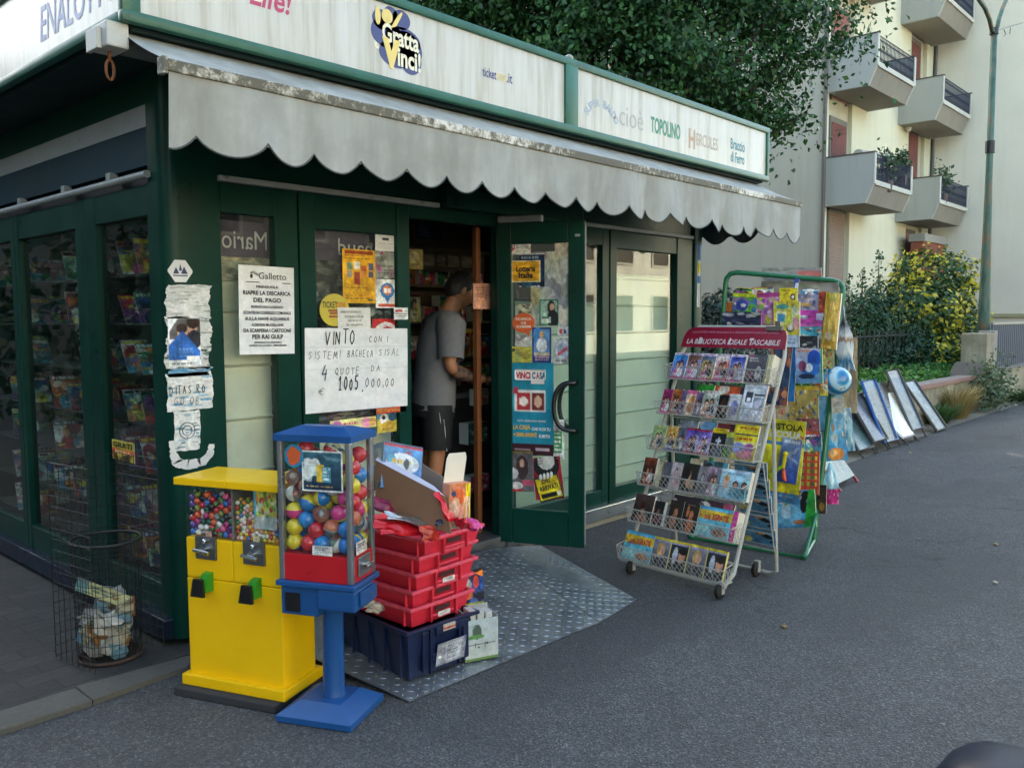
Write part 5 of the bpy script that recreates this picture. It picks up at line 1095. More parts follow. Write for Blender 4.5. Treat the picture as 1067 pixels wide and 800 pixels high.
def bag(name, label, M_, w, h, m, seed, bul=.02, rip=.006, cvs=None):
    rs = np.random.default_rng(seed); ph = rs.uniform(0, 6, 4); mb = MB()
    f = lambda s: (lambda u, v: Vector(((u-.5)*w*(1+.05*math.sin(9*v+ph[0])), (v-.5)*h, s*bul*(math.sin(PI*u)*math.sin(PI*v))**.6+rip*math.sin(11*u+ph[1]+3*v)*math.sin(8*v+ph[2])+rip*.4*math.sin(15*u+11*v+ph[3]))))
    mb.grid(f(1), 24, 18).grid(f(-1), 24, 18); ob = obj(name, mb, m, smooth=True); ob.matrix_basis = M_; return tag(ob, label, 'packaging')
bag('sweet_bag', 'red snack bag lying at the near corner of the topmost red crate', on_tray(420, 549, 3.46, R(-8), R(30), R(12)), .27, .10, FOILR, 1)
bag('foil_wrapper', 'crumpled silver foil wrapper across the topmost red crate', on_tray(432, 543, 3.49, R(-14), R(15), R(20)), .28, .07, FOILS, 2, .014, .008)
bag('sweet_bag', 'red bag with a yellow corner hanging over the near rim of the topmost red crate', on_tray(447, 555, 3.45, R(4), R(48), R(12)), .10, .07, mat('red_yellow_bag', '#a8281c', .3, var=.5, scale=30, dirt=('#c9962c', .6)), 3)
bag('pink_packet', 'dark magenta packet with yellow toys behind the silver wrapper', on_tray(405, 528, 3.60, R(-8), R(30), R(20)), .16, .09, mat('magenta_packet', '#7a1f44', .3, var=.5, scale=30, dirt=('#b98a2c', .62)), 4)
bag('red_plastic_bag', 'glossy red plastic bag slumped at the front of the sweets carton', on_tray(466, 528, 3.50, R(20), R(60), R(14)), .13, .13, REDBAG, 5, .02, .008)
bag('red_plastic_bag', 'second fold of red plastic bag draped over the front rim of the crate', on_tray(481, 545, 3.47, R(70), R(50), R(10)), .12, .06, REDBAG, 6, .016, .006)
bag('purple_wrapper', 'pink and purple wrapper at the right corner of the topmost crate', on_tray(492, 546, 3.53, R(10), R(20), 0), .06, .08, mat('pink_wrapper', '#b82c7a', .3, var=.3, scale=20), 7)
crumple(31, .035, (1.4, 1, .6), pal('#2c2a44', .4), 'wrapper_ball', 'dark blue crumpled wrapper beside the red bag in the crate', 'packaging', on_tray(464, 543, 3.50))
crumple(32, .05, (1.5, .7, .5), pal('#b5b0a2', .7), 'crumpled_paper', 'torn paper scrap sticking out beside the lowest red crate', 'paper', Vector((2.36, 3.02, .30)), (0.2, .3, .4))
# ------------------------------------------------------------------ white and dark cartons beside the crates
fr = Canvas(26, 34, '#a9b8ba').flat(.05).grad('#a9b6b8', '#b5bab2').ell(.35, .3, .14, .18, '#4a5a50').ell(.3, .42, .28, .05, '#5a8a4a').rect(.1, .6, .9, .61, '#444').rect(.3, .55, .31, .68, '#444').rect(.6, .55, .61, .68, '#444').ell(.4, .68, .03, .03, '#333').ell(.66, .6, .03, .03, '#333').rect(0, .94, 1, 1, '#5a7a40').lines(.1, .12, .35, .2, 2, '#7a8a90')
sd_ = Canvas(26, 34, '#9aa6a8').flat(.05).grad('#9fb0b4', '#a5aaa4').lines(.1, .3, .9, .42, 3, '#5a6266').ell(.85, .38, .08, .05, '#a84a5c').rect(.12, .55, .25, .68, '#33383a').rect(.36, .55, .49, .68, '#33383a').rect(.6, .55, .73, .68, '#33383a').rect(.05, .76, .85, .96, '#2c3030').rect(.1, .78, .8, .94, '#a9aca8').lines(.14, .8, .76, .92, 1, '#2c3030', .9, .02).rect(0, .97, 1, 1, '#5a7a40')
wc = thing('card_display', 'white toy card display box with a green hill picture beside the navy crate', 'display box', Mx(Vector((.93, -.36, 0)).normalized(), Vector((.36, .93, 0)).normalized(), Vector((0, 0, 1)), Vector((2.765, 2.775, .02))))
hx, hy, hz = .165, .12, .225
obj('carton', MB().box((-hx/2, -hy/2, 0), (hx/2, -hy/2+.003, hz*.86)).box((-hx/2, hy/2-.003, 0), (hx/2, hy/2, hz)).box((-hx/2, -hy/2+.0032, 0), (-hx/2+.003, hy/2-.0032, hz)).box((hx/2-.003, -hy/2+.0032, 0), (hx/2, hy/2-.0032, hz*.9)).box((-hx/2+.0032, -hy/2+.0032, .0), (hx/2-.0032, hy/2-.0032, .12)), pal('#a9acA6'.lower(), .6), wc)
obj('printed_face', sheet_mb(fr, plane_P((-hx/2, -hy/2-.0005, hz*.86), (hx, 0, 0), (0, 0, -hz*.86), (0, -1, 0)), .0003), PRINT, wc)
obj('printed_face', sheet_mb(sd_, plane_P((-hx/2-.0005, hy/2, hz), (0, -hy, 0), (0, 0, -hz), (-1, 0, 0)), .0003), PRINT, wc)
for i in range(3): obj('packet', MB().bevbox((-.06+.042*i, -.05, .121), (-.025+.042*i, .02, hz+.01-.008*i), .004), pal('#b9bab4', .6), wc)
dc_ = thing('comic_card_display', 'dark comic-hero card header box standing behind the white card display', 'display box', Mx(Vector((.93, -.36, 0)).normalized(), Vector((.36, .93, 0)).normalized(), Vector((0, 0, 1)), Vector((2.80, 2.885, .03))))
fr = Canvas(26, 40, '#151e34').blotch(['#2a4a8a', '#141a28', '#3a5a9a'], 16, .08, .25).ell(.42, .45, .2, .28, '#8a8f94').ell(.42, .32, .1, .09, '#b0a090').ell(.75, .3, .1, .16, '#b83a30').ell(.2, .6, .12, .12, '#b8702c').ell(.5, .62, .14, .1, '#a85a2c').rect(0, .82, 1, 1, '#8a8a34').lines(.1, .85, .9, .95, 1, '#c9c04a').rect(0, 0, 1, .05, '#0e0e12').poly([(.7, .08), (1, .02), (1, .2)], '#d0702c')
obj('carton', MB().box((-.07, -.03, 0), (.085, .03, .22)).quad4((-.075, -.031, .2), (.085, -.031, .2), (.085, -.02, .375), (-.06, -.02, .36), th=.004), pal('#16171c', .5), dc_)
obj('printed_face', sheet_mb(fr, lambda u, v, d: Vector((-.072+.155*u, -.0325-d+.010*(1-v), .37-.19*v)), .0003), PRINT, dc_)
obj('printed_face', sheet_mb(Canvas(10, 20, '#18141a').blotch(['#a85a2c', '#3a2a3a', '#c07a30'], 14, .08, .3), plane_P((-.0705, .03, .22), (0, -.06, 0), (0, 0, -.22), (-1, 0, 0)), .0003), PRINT, dc_)

# ================================================================== wire bin on the left
BCX, BCY = 1.60, 4.05
WIRE = mat('dark_wire', '#232523', .5, .4, var=.2); binr = thing('wire_bin', 'round dark wire mesh litter bin with tall wire grid against the kiosk', 'litter bin', (BCX, BCY, .022))
mb = MB(); r_ = .152; Hb = .56
for i in range(30):
    a = 2*PI*i/30; mb.tube([(r_*.9*math.cos(a), r_*.9*math.sin(a), 0), (r_*math.cos(a), r_*math.sin(a), Hb)], .0016, 4)
for k_ in range(13): 
    rr = r_*(.9+.1*k_/12); mb.tube([(rr*math.cos(a), rr*math.sin(a), Hb*k_/12) for a in [i*2*PI/28 for i in range(28)]], .0014, 4, closed=True)
obj('mesh_body', mb, WIRE, binr)
obj('rim', MB().tube([(r_*math.cos(a), r_*math.sin(a), Hb) for a in [i*2*PI/32 for i in range(32)]], .007, 8, closed=True), WIRE, binr, smooth=True)
obj('bottom_ring', MB().tube([(r_*.9*math.cos(a), r_*.9*math.sin(a), .012) for a in [i*2*PI/32 for i in range(32)]], .009, 8, closed=True).lathe([(0.001, .004), (r_*.88, .004), (r_*.88, .008)], 28, cap=False), mat('rusty_base', '#3a2a20', .8, var=.3, scale=20), binr, smooth=True)
mb = MB()   # square wire cage around it
ca = .168; ch = .93; ang = R(8)
CR = Matrix.Rotation(ang, 4, 'Z')
cors = [(-ca, ca), (ca, ca), (ca, -ca), (-ca, -ca)]
for (xa, ya), (xb, yb), hh in ((cors[0], cors[1], ch), (cors[1], cors[2], ch), (cors[3], cors[0], ch)):
    for i in range(8):
        t = i/7; mb.tube([(xa+(xb-xa)*t, ya+(yb-ya)*t, .01), (xa+(xb-xa)*t, ya+(yb-ya)*t, hh)], .0018, 4, m=CR)
    for k_ in range(19): zz = .02+(hh-.02)*k_/18; mb.tube([(xa, ya, zz), (xb, yb, zz)], .0016, 4, m=CR)
obj('wire_grid', mb, WIRE, binr)
lin = obj('bin_liner', MB().lathe([(.12, .02), (.13, .1), (.136, .25), (.140, .42), (.145, .55)], 28, cap=False), glass_mat('thin_liner', (.88, .89, .88), .6, 1.3, .015, (.3, .3, .29)), binr, smooth=True)
cols = [('white', '#b5b2aa'), ('white', '#a8a69e'), ('pale blue', '#6f93a3'), ('cream', '#b0a68a'), ('grey', '#8a8a86'), ('orange', '#9a6a3a'), ('white', '#c2c0b8')]
for i in range(34):
    a = i*2.4; rr = .102*math.sqrt(((i*7) % 11)/11); nm, c = cols[i % 7]; zz = .05+.25*i/34*(.75+.25*((i*5) % 7)/7)
    crumple(40+i, .040, (1.25, .95, .65), pal(c, .8), 'crumpled_paper', '%s crumpled paper in the %s layer of the wire bin' % (nm, ['bottom', 'middle', 'upper'][min(2, i*3//34)]), 'waste paper', Vector((BCX+rr*math.cos(a), BCY+rr*math.sin(a), .022+zz)), (i, i*2, i*3), amp=.95, n=(9, 6), group='waste paper in the wire bin')
cv = Canvas(20, 8, '#a8a67a').lines(.05, .2, .95, .8, 2, '#5a6a5a').rect(0, 0, .2, 1, '#6a8a8a')
o = Vector((BCX-.12, BCY+.03, .022+.40)); poster('folded_newspaper', 'folded newspaper standing against the rim of the wire bin', 'newspaper', cv, o, Vector((.20, -.10, -.12)), Vector((-.025, -.02, -.05)), Vector((-.5, -.7, .3)).normalized(), th=.008)
# ================================================================== white book rack on castors
WHITE = mat('white_enamel_wire', '#a3a197', .45, var=.1, scale=10, dirt=('#857f70', .68))
RO = on_z(643, 581, .09); RE = on_z(753, 610, .09)
rx = (RE-RO); rx.z = 0; RWD = rx.length; rx.normalize(); rd = Vector((-rx.y, rx.x, 0))
if rd.dot(RO) < 0: rd = -rd
RM = Mx(rx, rd, Vector((0, 0, 1)), Vector((RO.x, RO.y, 0)))       # local: x to the right, y away, z up
rack = thing('book_rack', 'white wire paperback rack on castors with a red header panel', 'display rack', RM)
def RK(name, mb, m, parent=None, **kw): return obj(name, mb, m, parent or rack, **kw)
LEAN = .425                                     # y per z of the leaning front frame
yb = lambda z: .085+LEAN*(z-.09)                # back of the baskets
for x in (.012, RWD-.012):
    RK('side_tube', MB().tube([(x, .03, .075), (x, yb(.16)+.015, .13), (x, yb(.4)+.02, .4), (x, yb(1.36)+.02, 1.36), (x+(.03 if x < .3 else -.03), yb(1.50)+.02, 1.50), (x+(.09 if x < .3 else -.09), yb(1.53)+.02, 1.535)], .013, 10), WHITE, smooth='auto')
    RK('rear_leg', MB().tube([(x, yb(1.06)+.03, 1.06), (x, .60, .045), (x+(.05 if x < .3 else -.05), .615, .02)], .012, 10), WHITE, smooth='auto')
RK('top_tube', MB().tube([(.1, yb(1.53)+.02, 1.535), (RWD-.1, yb(1.53)+.02, 1.535)], .013, 10), WHITE, smooth='auto')
for p_ in ([(.06, .615, .02), (RWD-.06, .615, .02)], [(.0, .03, .075), (RWD, .03, .075)]): RK('cross_tube', MB().tube(p_, .012, 8), WHITE, smooth='auto')
for z in (.5, .95): RK('cross_wire', MB().tube([(.02, yb(z)+.03, z), (RWD-.02, yb(z)+.03, z)], .004, 6), WHITE)
# header panel
hz0, hz1 = 1.405, 1.535
def hp_(x, z, d=0): return Vector((x, yb(z)+.004-d, z))
pts = [(.005, hz0), (RWD-.005, hz0), (RWD-.012, hz1-.055), (RWD-.03, hz1-.02), (RWD-.07, hz1), (.07, hz1), (.03, hz1-.02), (.012, hz1-.055)]
mb = MB().add([hp_(x, z, .012) for x, z in pts]+[hp_(x, z, .008) for x, z in pts], [tuple(range(8)), tuple(range(15, 7, -1))]+[(i, 8+i, 8+(i+1) % 8, (i+1) % 8) for i in range(8)])
hd = RK('header_panel', mb, mat('red_header', '#84162e', .35, var=.07))
hy_ = Vector((0, LEAN, 1)).normalized(); hm = lambda x, z: Mx(Vector((1, 0, 0)), hy_, Vector((1, 0, 0)).cross(hy_), hp_(x, z, .0135))
PALE = pal('#cfc4c0', .5)
mb = text_mb('I grandi libri della letteratura e del pensiero a piccolo prezzo', hm(RWD*.5, 1.503), RWD*.82, .020, -.004, .3); obj('lettering', mb, pal('#c98a98', .5), hd)
mb = text_mb('LA BIBLIOTECA IDEALE TASCABILE', hm(RWD*.5, 1.443), RWD*.88, .036, .012, .12)
for ch, u, k in (('B', .152, .030), ('I', .478, .012), ('T', .708, .030)): text_mb(ch, hm(RWD*(.06+u*.88), 1.447), k, .046, .05, .12, mb=mb)
obj('lettering', mb, PALE, hd)
cl = RK('bulldog_clip', MB().bevbox((RWD-.16, yb(1.53)-.025, 1.515), (RWD-.05, yb(1.53)+.0, 1.545), .004).bevbox((RWD-.10, yb(1.53)-.02, 1.545), (RWD-.065, yb(1.53)-.012, 1.575), .004), pal('#6a665c', .6))
# castors
TYRE = mat('black_rubber', '#161616', .6, var=.2)
for x, y in ((.10, .03), (RWD-.03, .03), (.20, .56), (RWD-.12, .56)):
    w = RK('castor', MB().bevbox((x-.018, y-.012, .055), (x+.018, y+.012, .10), .004).box((x-.016, y-.014, .03), (x-.012, y+.014, .08)).box((x+.012, y-.014, .03), (x+.016, y+.014, .08)), WHITE)
    obj('wheel', MB().lathe([(.001, -.012), (.036, -.013), (.043, -.010), (.046, 0), (.043, .010), (.036, .013), (.001, .012)], 20, Mx(Vector((0, 1, 0)), Vector((0, 0, 1)), Vector((1, 0, 0)), Vector((x, y-.012, .048))), cap=False), TYRE, w, smooth='auto')
# baskets
TZ = [.09+.222*i for i in range(6)]
BD = .085          # basket depth
def basket(z):
    y1 = yb(z)+.01; y0 = y1-BD; H_ = .085; f = lambda x, t: (x, y0-.018*t, z+H_*t)
    mb = MB()
    for t in (0, 1): mb.tube([(0, y1, z+H_*t*1.2), (0, y0-.018*t, z+H_*t), (RWD, y0-.018*t, z+H_*t), (RWD, y1, z+H_*t*1.2)], .0035, 6)
    mb.tube([(0, y1, z), (RWD, y1, z)], .003, 6); mb.tube([(0, y0+BD*.5, z), (RWD, y0+BD*.5, z)], .002, 4)
    n = 22; r = .0019
    for i in range(n):
        xa, xb = RWD*i/n, RWD*(i+1)/n
        for k in range(2):
            ta, tb = k/2, (k+1)/2; mb.tube([f(xa, ta), f(xb, tb)], r, 4, cap=False); mb.tube([f(xa, tb), f(xb, ta)], r, 4, cap=False)
        if i % 4 == 0: mb.tube([f(xa, 0), f(xa, 1)], .0022, 4); mb.tube([f(xa, 0), (xa, y1, z)], .0018, 4)
    for x in (0, RWD):
        for k in range(3):
            ya, yb_ = y0+BD*k/3, y0+BD*(k+1)/3; mb.tube([(x, ya, z), (x, yb_, z+H_)], r, 4, cap=False); mb.tube([(x, ya, z+H_), (x, yb_, z)], r, 4, cap=False)
    return RK('basket', mb, WHITE)
for z in TZ: basket(z)
def bookm(z, x, tilt, yo=0., lift=0.):
    k = LEAN*.92+tilt; up = Vector((0, k, 1)).normalized(); X = Vector((1, 0, 0)); return RM @ Mx(X, up, X.cross(up), Vector((x, yb(z)+.012-BD+.012+yo, z+.004+lift)))
def book(lab, tier, x, w, h, cv, th=.014, yo=0., tilt=0., roll=0., edge='#cfc8b4', cat='paperback', yaw=0., lift=0.):
    h *= 1.07
    m = bookm(TZ[tier], x+w/2, tilt, yo, lift) @ Matrix.Rotation(roll, 4, 'Z') @ Matrix.Rotation(yaw, 4, 'Y')
    ob = obj('paperback', sheet_mb(cv, plane_P((-w/2, h, 0), (w, 0, 0), (0, -h, 0), (0, 0, 1)), th, edge), PRINT); ob.matrix_basis = m
    return tag(ob, lab, cat)
def romance(bg0, bg1, band, seed, top='#d8d4da', women=True, dark=False, w=24, h=34):
    rs = np.random.default_rng(seed); cv = Canvas(w, h, bg0).grad(bg0, bg1, .1, 1); 
    cv.ell(rs.uniform(.2, .8), .45, .3, .2, bg1, .6)
    cv.person(.38, .5, .17, '#cfa084' if not dark else '#a87858', '#3a241a', band); cv.person(.64, .46, .17, '#c4906e' if not dark else '#8f6448', '#1e1612', '#2a2c38' if rs.random() < .5 else '#c9c4c0')
    cv.rect(0, 0, 1, .09, top).lines(.1, .02, .9, .07, 1, band, .8, .1, rs); cv.rect(0, 0, .05, 1, top, .7); cv.lines(.12, .8, .88, .92, 2, '#e0d8d8' if not dark else '#b09a80', .6, .3, rs)
    cv.tex = .26; return cv.rect(0, .93, 1, 1, band).noise(.02, rs)
T6, T5, T4, T3, T2, T1 = 0, 1, 2, 3, 4, 5
pk = '#a8386e'
lst = [('blue seaside romance paperback, first on the top tier of the white rack', '#2f7fb8', '#5a3f8a', pk), ('brown and lilac romance paperback on the top tier, beside the blue seaside one', '#8a5a48', '#7a7fa8', pk), ('slate blue romance paperback with a yellow dress on the top tier', '#5a6a86', '#c9a03c', pk),
       ('cream romance paperback with a kissing couple on the top tier', '#c9b8b4', '#b05a48', pk), ('indigo romance paperback with a white blouse on the top tier', '#2c3a86', '#b9b0b8', pk)]
for i, (lab, a, b, c) in enumerate(lst): book(lab, T1, .018+.109*i, .108, .165, romance(a, b, c, 200+i), th=.02, yo=.006*(i % 2), roll=.01*(i-2))
cv = Canvas(24, 32, '#4a4a4e').grad('#55555a', '#3a3a3e').lines(.1, .12, .6, .3, 2, '#b9b5b2').ell(.65, .65, .16, .25, '#a8a09a').ell(.66, .6, .08, .1, '#5a5452').ell(.3, .75, .14, .14, '#6a4448').rect(.08, .04, .25, .08, pk)
book('dark charcoal paperback with pale figures at the right end of the top tier', T1, .575, .13, .17, cv, th=.02)
book('cream page edge of a thick paperback turned sideways on the top tier', T1, .718, .03, .172, Canvas(8, 20, '#c2b68a').lines(.05, 0, .95, 1, 12, '#a89c74', .3, 0), th=.10, yo=-.004)
t2 = [('magenta photo paperback, first on the second tier from the top', .01, .075, .15, romance('#8a2a5a', '#6a2040', '#c04a80', 210, '#8a2a5a'), 0), ('amber and brown paperback second on the second tier', .088, .072, .155, romance('#b0622c', '#6a3a4a', '#c9883a', 211, '#9a5a48'), .01), ('lilac paperback squeezed beside the amber one on the second tier', .155, .04, .15, romance('#6a5a8a', '#8a7aa0', '#7a5a90', 212, '#8a7aa0'), 0),
      ('pink topped peach paperback on the second tier', .195, .085, .155, Canvas(22, 30, '#d0b8a0').rect(0, 0, 1, .16, '#c9608a').ell(.55, .45, .25, .25, '#c9854a').ell(.5, .7, .3, .2, '#b8704a'), 0), ('purple grey paperback on the second tier', .27, .05, .145, romance('#5a4a6a', '#4a3a55', '#8a6a90', 213, '#5a4a6a'), 0),
      ('white paperback with an embracing couple in the middle of the second tier', .305, .135, .16, romance('#c4c0ba', '#b0a49c', '#a87058', 214, '#c9c6c0'), .015), ('black and brown paperback on the second tier', .44, .075, .14, Canvas(20, 28, '#1a1512').ell(.5, .5, .3, .35, '#4a2f22').ell(.6, .6, .15, .15, '#a08878'), 0),
      ('white and lavender flower paperback on the second tier', .505, .085, .15, Canvas(20, 28, '#b9b6b4').ell(.6, .55, .3, .3, '#7a7aa8').ell(.4, .7, .2, .2, '#8f8aa0').lines(.1, .1, .8, .2, 1, '#8a8480'), 0)]
for lab, x, w, h, cv, ro in t2: book(lab, T2, x, w, h, cv, roll=ro, th=.018)
cv = Canvas(28, 40, '#c4c6c8').lines(.15, .08, .85, .14, 1, '#8a9ab0').rect(.12, .22, .42, .5, '#3a3f48').rect(.2, .38, .36, .48, '#c9ccd0').rect(.5, .26, .95, .31, '#2c3036').rect(.5, .36, .95, .7, '#8f949c').ell(.72, .52, .15, .12, '#b9bcc2').lines(.1, .6, .42, .9, 5, '#9a9da2')
book('tall white documentary booklet at the right end of the second tier', T2, .60, .155, .215, cv, th=.012)
t3 = [('green paperback with a dark-haired couple, first on the third tier', .01, .10, .145, romance('#7a8f5a', '#8a9a70', '#c9a08a', 220, '#8a9f60'), .02), ('ochre paperback with two figures on the third tier', .115, .088, .15, romance('#b08a3c', '#c9a45a', '#3a4a86', 221, '#c2a050'), -.01), ('steel grey paperback on the third tier', .20, .065, .145, romance('#5a6068', '#44506a', '#30405a', 222, '#5a6068'), 0),
      ('violet paperback with a red title strip on the third tier', .265, .10, .15, romance('#4a3a90', '#c9c0d0', '#a02c4a', 223, '#b02a44'), .0), ('lavender paperback with a red title strip on the third tier', .362, .088, .148, romance('#6a5aa8', '#b9a8c8', '#a02c4a', 224, '#a82c48'), 0),
      ('black paperback with a white stone cross and yellow top on the third tier', .455, .10, .165, Canvas(22, 32, '#1c2026').rect(0, 0, 1, .16, '#c9b020').lines(.15, .03, .85, .12, 1, '#3a3010').rect(.46, .32, .56, .75, '#a9adb0').rect(.32, .4, .7, .48, '#a9adb0').ell(.5, .85, .35, .18, '#5a6068'), 0),
      ('lime and grey paperback on the third tier', .555, .06, .15, Canvas(14, 28, '#a8a83c').rect(0, .2, 1, 1, '#6a7060').ell(.3, .8, .4, .2, '#4a7a30'), 0)]
for lab, x, w, h, cv, ro in t3: book(lab, T3, x, w, h, cv, roll=ro, th=.018)
cv = Canvas(30, 36, '#cdb82c').lines(.2, .06, .95, .13, 1, '#a8401c', .9, .05).rect(0, .26, 1, .30, '#2c2a4a').lines(.15, .36, .85, .45, 1, '#a8501c', .9, .05).ell(.3, .68, .32, .16, '#7a7fb0').ell(.72, .65, .2, .14, '#8a4a78').ell(.6, .85, .35, .12, '#c4707a').rect(0, .5, 1, .53, '#c9b890')
b_ = book('bright yellow crime paperback at the right end of the third tier', T3, .60, .165, .20, cv, th=.012)
t4 = [('rust red photo paperback, first on the fourth tier', .008, .10, .165, romance('#6a3322', '#2a1a16', '#a8452c', 230, '#5a2a20', dark=True), .03), ('cream edged paperback half turned on the fourth tier', .112, .05, .16, Canvas(10, 24, '#c4b78e').lines(0, 0, 1, 1, 8, '#a89c78', .3, 0), -.05), ('charcoal paperback leaning behind the cream edged one on the fourth tier', .155, .07, .155, Canvas(18, 26, '#5a5c62').ell(.5, .9, .6, .35, '#1c1c20'), 0),
      ('pale pink paperback with a face on the fourth tier', .22, .09, .16, Canvas(20, 30, '#a89a98').person(.5, .4, .2, '#cfa9a0', '#5a4a48', '#b98a90'), .01), ('dark paperback with a woman in profile on the fourth tier', .305, .12, .165, Canvas(24, 32, '#26241f').ell(.4, .45, .18, .22, '#b98a6c').ell(.3, .35, .22, .25, '#17130f').ell(.62, .72, .25, .16, '#b08060'), -.01), ('grey blurred portrait paperback on the fourth tier', .42, .08, .16, Canvas(18, 30, '#7a7678').person(.5, .45, .22, '#a89c98', '#4a4648', '#5a585a'), 0),
      ('mauve paperback with a reclining couple on the fourth tier', .49, .095, .165, romance('#8f7480', '#3a2c34', '#b08a98', 231, '#8f7f8a'), 0)]
for lab, x, w, h, cv, ro in t4: book(lab, T4, x, w, h, cv, roll=ro, th=.018)
cv = Canvas(44, 36, '#8fb4c2').grad('#a8c4cc', '#7fb0c0').rect(0, 0, 1, .08, '#b9ccd2').person(.58, .5, .12, '#b07a5c', '#15110f', '#3f8a98').person(.84, .5, .12, '#a06a4c', '#120e0c', '#2f7a88').ell(.3, .45, .1, .25, '#c9a98c').ell(.3, .3, .07, .1, '#b98a4a').rect(0, .0, .06, 1, '#b0cdd6').lines(.3, .12, .95, .2, 1, '#4a8aa8').ell(.7, .85, .3, .1, '#2f8a98')
book('wide pale blue boxed set with two men facing each other on the fourth tier', T4, .56, .225, .165, cv, th=.03)
t5 = [('wide dark portrait paperback, first on the fifth tier', .01, .15, .165, Canvas(28, 32, '#3a2c26').grad('#4a3a34', '#1c1512').ell(.5, .55, .1, .14, '#a87458').ell(.47, .4, .13, .14, '#3a1812').ell(.55, .9, .3, .2, '#8a5a44'), 0), ('black group photo paperback with pale page edges on the fifth tier', .12, .125, .14, Canvas(26, 26, '#19181a').ell(.3, .45, .1, .16, '#8a6450').ell(.62, .5, .1, .16, '#7a5c4c').ell(.3, .75, .2, .2, '#4a2a2c').ell(.7, .78, .2, .2, '#6a2f3c').rect(.95, 0, 1, 1, '#c4c0b0'), .0),
      ('brown paperback with a woman looking down on the fifth tier', .285, .10, .165, Canvas(24, 32, '#1c1714').ell(.5, .35, .26, .22, '#2a1a14').ell(.5, .45, .15, .17, '#a06a4c').ell(.4, .75, .25, .25, '#8f5a40'), .02), ('dark orange paperback with a raised arm on the fifth tier', .385, .11, .165, Canvas(24, 32, '#1f1512').ell(.55, .4, .13, .15, '#a8643f').ell(.3, .3, .08, .2, '#a8643f').ell(.55, .75, .25, .25, '#9a4f2c').lines(.2, .06, .9, .13, 1, '#7a5a48'), 0)]
for lab, x, w, h, cv, ro in t5: book(lab, T5, x, w, h, cv, roll=ro, th=.018, yo=.01 if 'black group' in lab else 0)
def offer(lab, tier, x, w, seed):
    cv = Canvas(44, 36, '#58a4b4').grad('#4a9cb8', '#7ab8bc').rect(.0, .12, 1, .42, '#c9a832').rect(0, 0, 1, .04, '#3a8aa8').ell(.68, .82, .24, .14, '#b07a5a').ell(.6, .85, .1, .1, '#8a5a44').ell(.2, .75, .2, .12, '#8fc4b8').rect(.7, .5, .71, .6, '#2a3036').rect(.82, .5, .83, .6, '#2a3036').lines(.5, .5, .95, .53, 1, '#6a9a98').noise(.02)
    ob = book(lab, tier, x, w, .165, cv, th=.045); mt = bookm(TZ[tier], x+w/2, 0)
    m = lambda u, v: Mx(Vector((1, 0, 0)), Vector((0, 1, 0)), Vector((0, 0, 1)), Vector(((u-.5)*w, .165*(1-v), .0012)))
    mb = text_mb('50%', m(.27, .32), .19*w, .028, .03); text_mb('3GRATIS', m(.66, .27), .5*w, .038, .035, mb=mb); mb.add([(-.01, -.012, 0), (.004, 0, 0), (-.01, .012, 0)], [(0, 1, 2)], m(.07, .27))
    obj('lettering', mb, pal('#b0203a', .5), ob)
    return ob
offer('wide turquoise and yellow offer box at the right end of the fifth tier', T5, .50, .225, 1)
book('hot pink spine of a thick paperback at the end of the fifth tier', T5, .73, .032, .165, Canvas(8, 20, '#c23a7c').lines(.2, .1, .8, .9, 4, '#d890b4', .3, .2), th=.08, yo=-.002)
offer('wide turquoise and yellow offer box at the left end of the lowest tier', T6, .012, .22, 2)
for i in range(4):
    bl = i % 2 == 0; cv = Canvas(24, 34, '#7a7c86').grad('#8a8a94', '#3a3c44').rect(0, 0, 1, .09, '#c4b02c').rect(0, .09, 1, .14, '#8f8ab0')
    if bl: cv.ell(.5, .42, .24, .26, '#b8914c').ell(.56, .44, .15, .19, '#cf9f80').ell(.5, .85, .4, .25, '#35323a')
    else: cv.rect(0, .14, 1, 1, '#2a2c32').ell(.3, .5, .14, .28, '#b9bcc4').ell(.7, .5, .2, .22, '#b98468').ell(.72, .32, .22, .12, '#15120f')
    cv.lines(.2, .66, .8, .72, 1, '#c9b9a8')
    book('yellow topped film paperback with a %s, %s on the lowest tier' % ('blond woman' if bl else 'dark-haired man', ['beside the offer box', 'left of the middle', 'right of the middle', 'at the right end'][i]), T6, .236+.128*i, .122, .165, cv, th=.02, yo=.004*i, edge='#d0c478')
# books standing behind, seen between tiers
for i, (lab, tier, x, w, c) in enumerate([('green covered book at the back of the second tier', T2, .24, .13, '#2c7a2c'), ('orange covered book at the back of the second tier', T2, .38, .18, '#b8502a'), ('dark comic at the back of the second tier', T2, .56, .17, '#3a3438'), ('blue covered book at the back of the third tier', T3, .345, .11, '#5a7f9c'),
                     ('grey covered book at the back of the third tier', T3, .17, .15, '#6f7478'), ('red and black comic at the back of the third tier', T3, .46, .25, '#6a2a2c'), ('beige covered book at the back of the fourth tier', T4, .33, .12, '#a89a78'), ('teal picture book at the back of the fourth tier', T4, .38, .22, '#4f8f9c'), ('black glossy book at the back of the fifth tier', T5, .28, .2, '#231a1f'), ('black and pink book at the back of the fifth tier', T5, .47, .24, '#3a1c28')]):
    rs_ = np.random.default_rng(300+i); cv = Canvas(24, 24, c).blotch([c, '#cfc8b8', '#22201f', '#b8506a' if 'pink' in lab else c], 10, .05, .2, rng=rs_); book(lab, tier, x, w, .18, cv, yo=.03, th=.012, lift=.012)
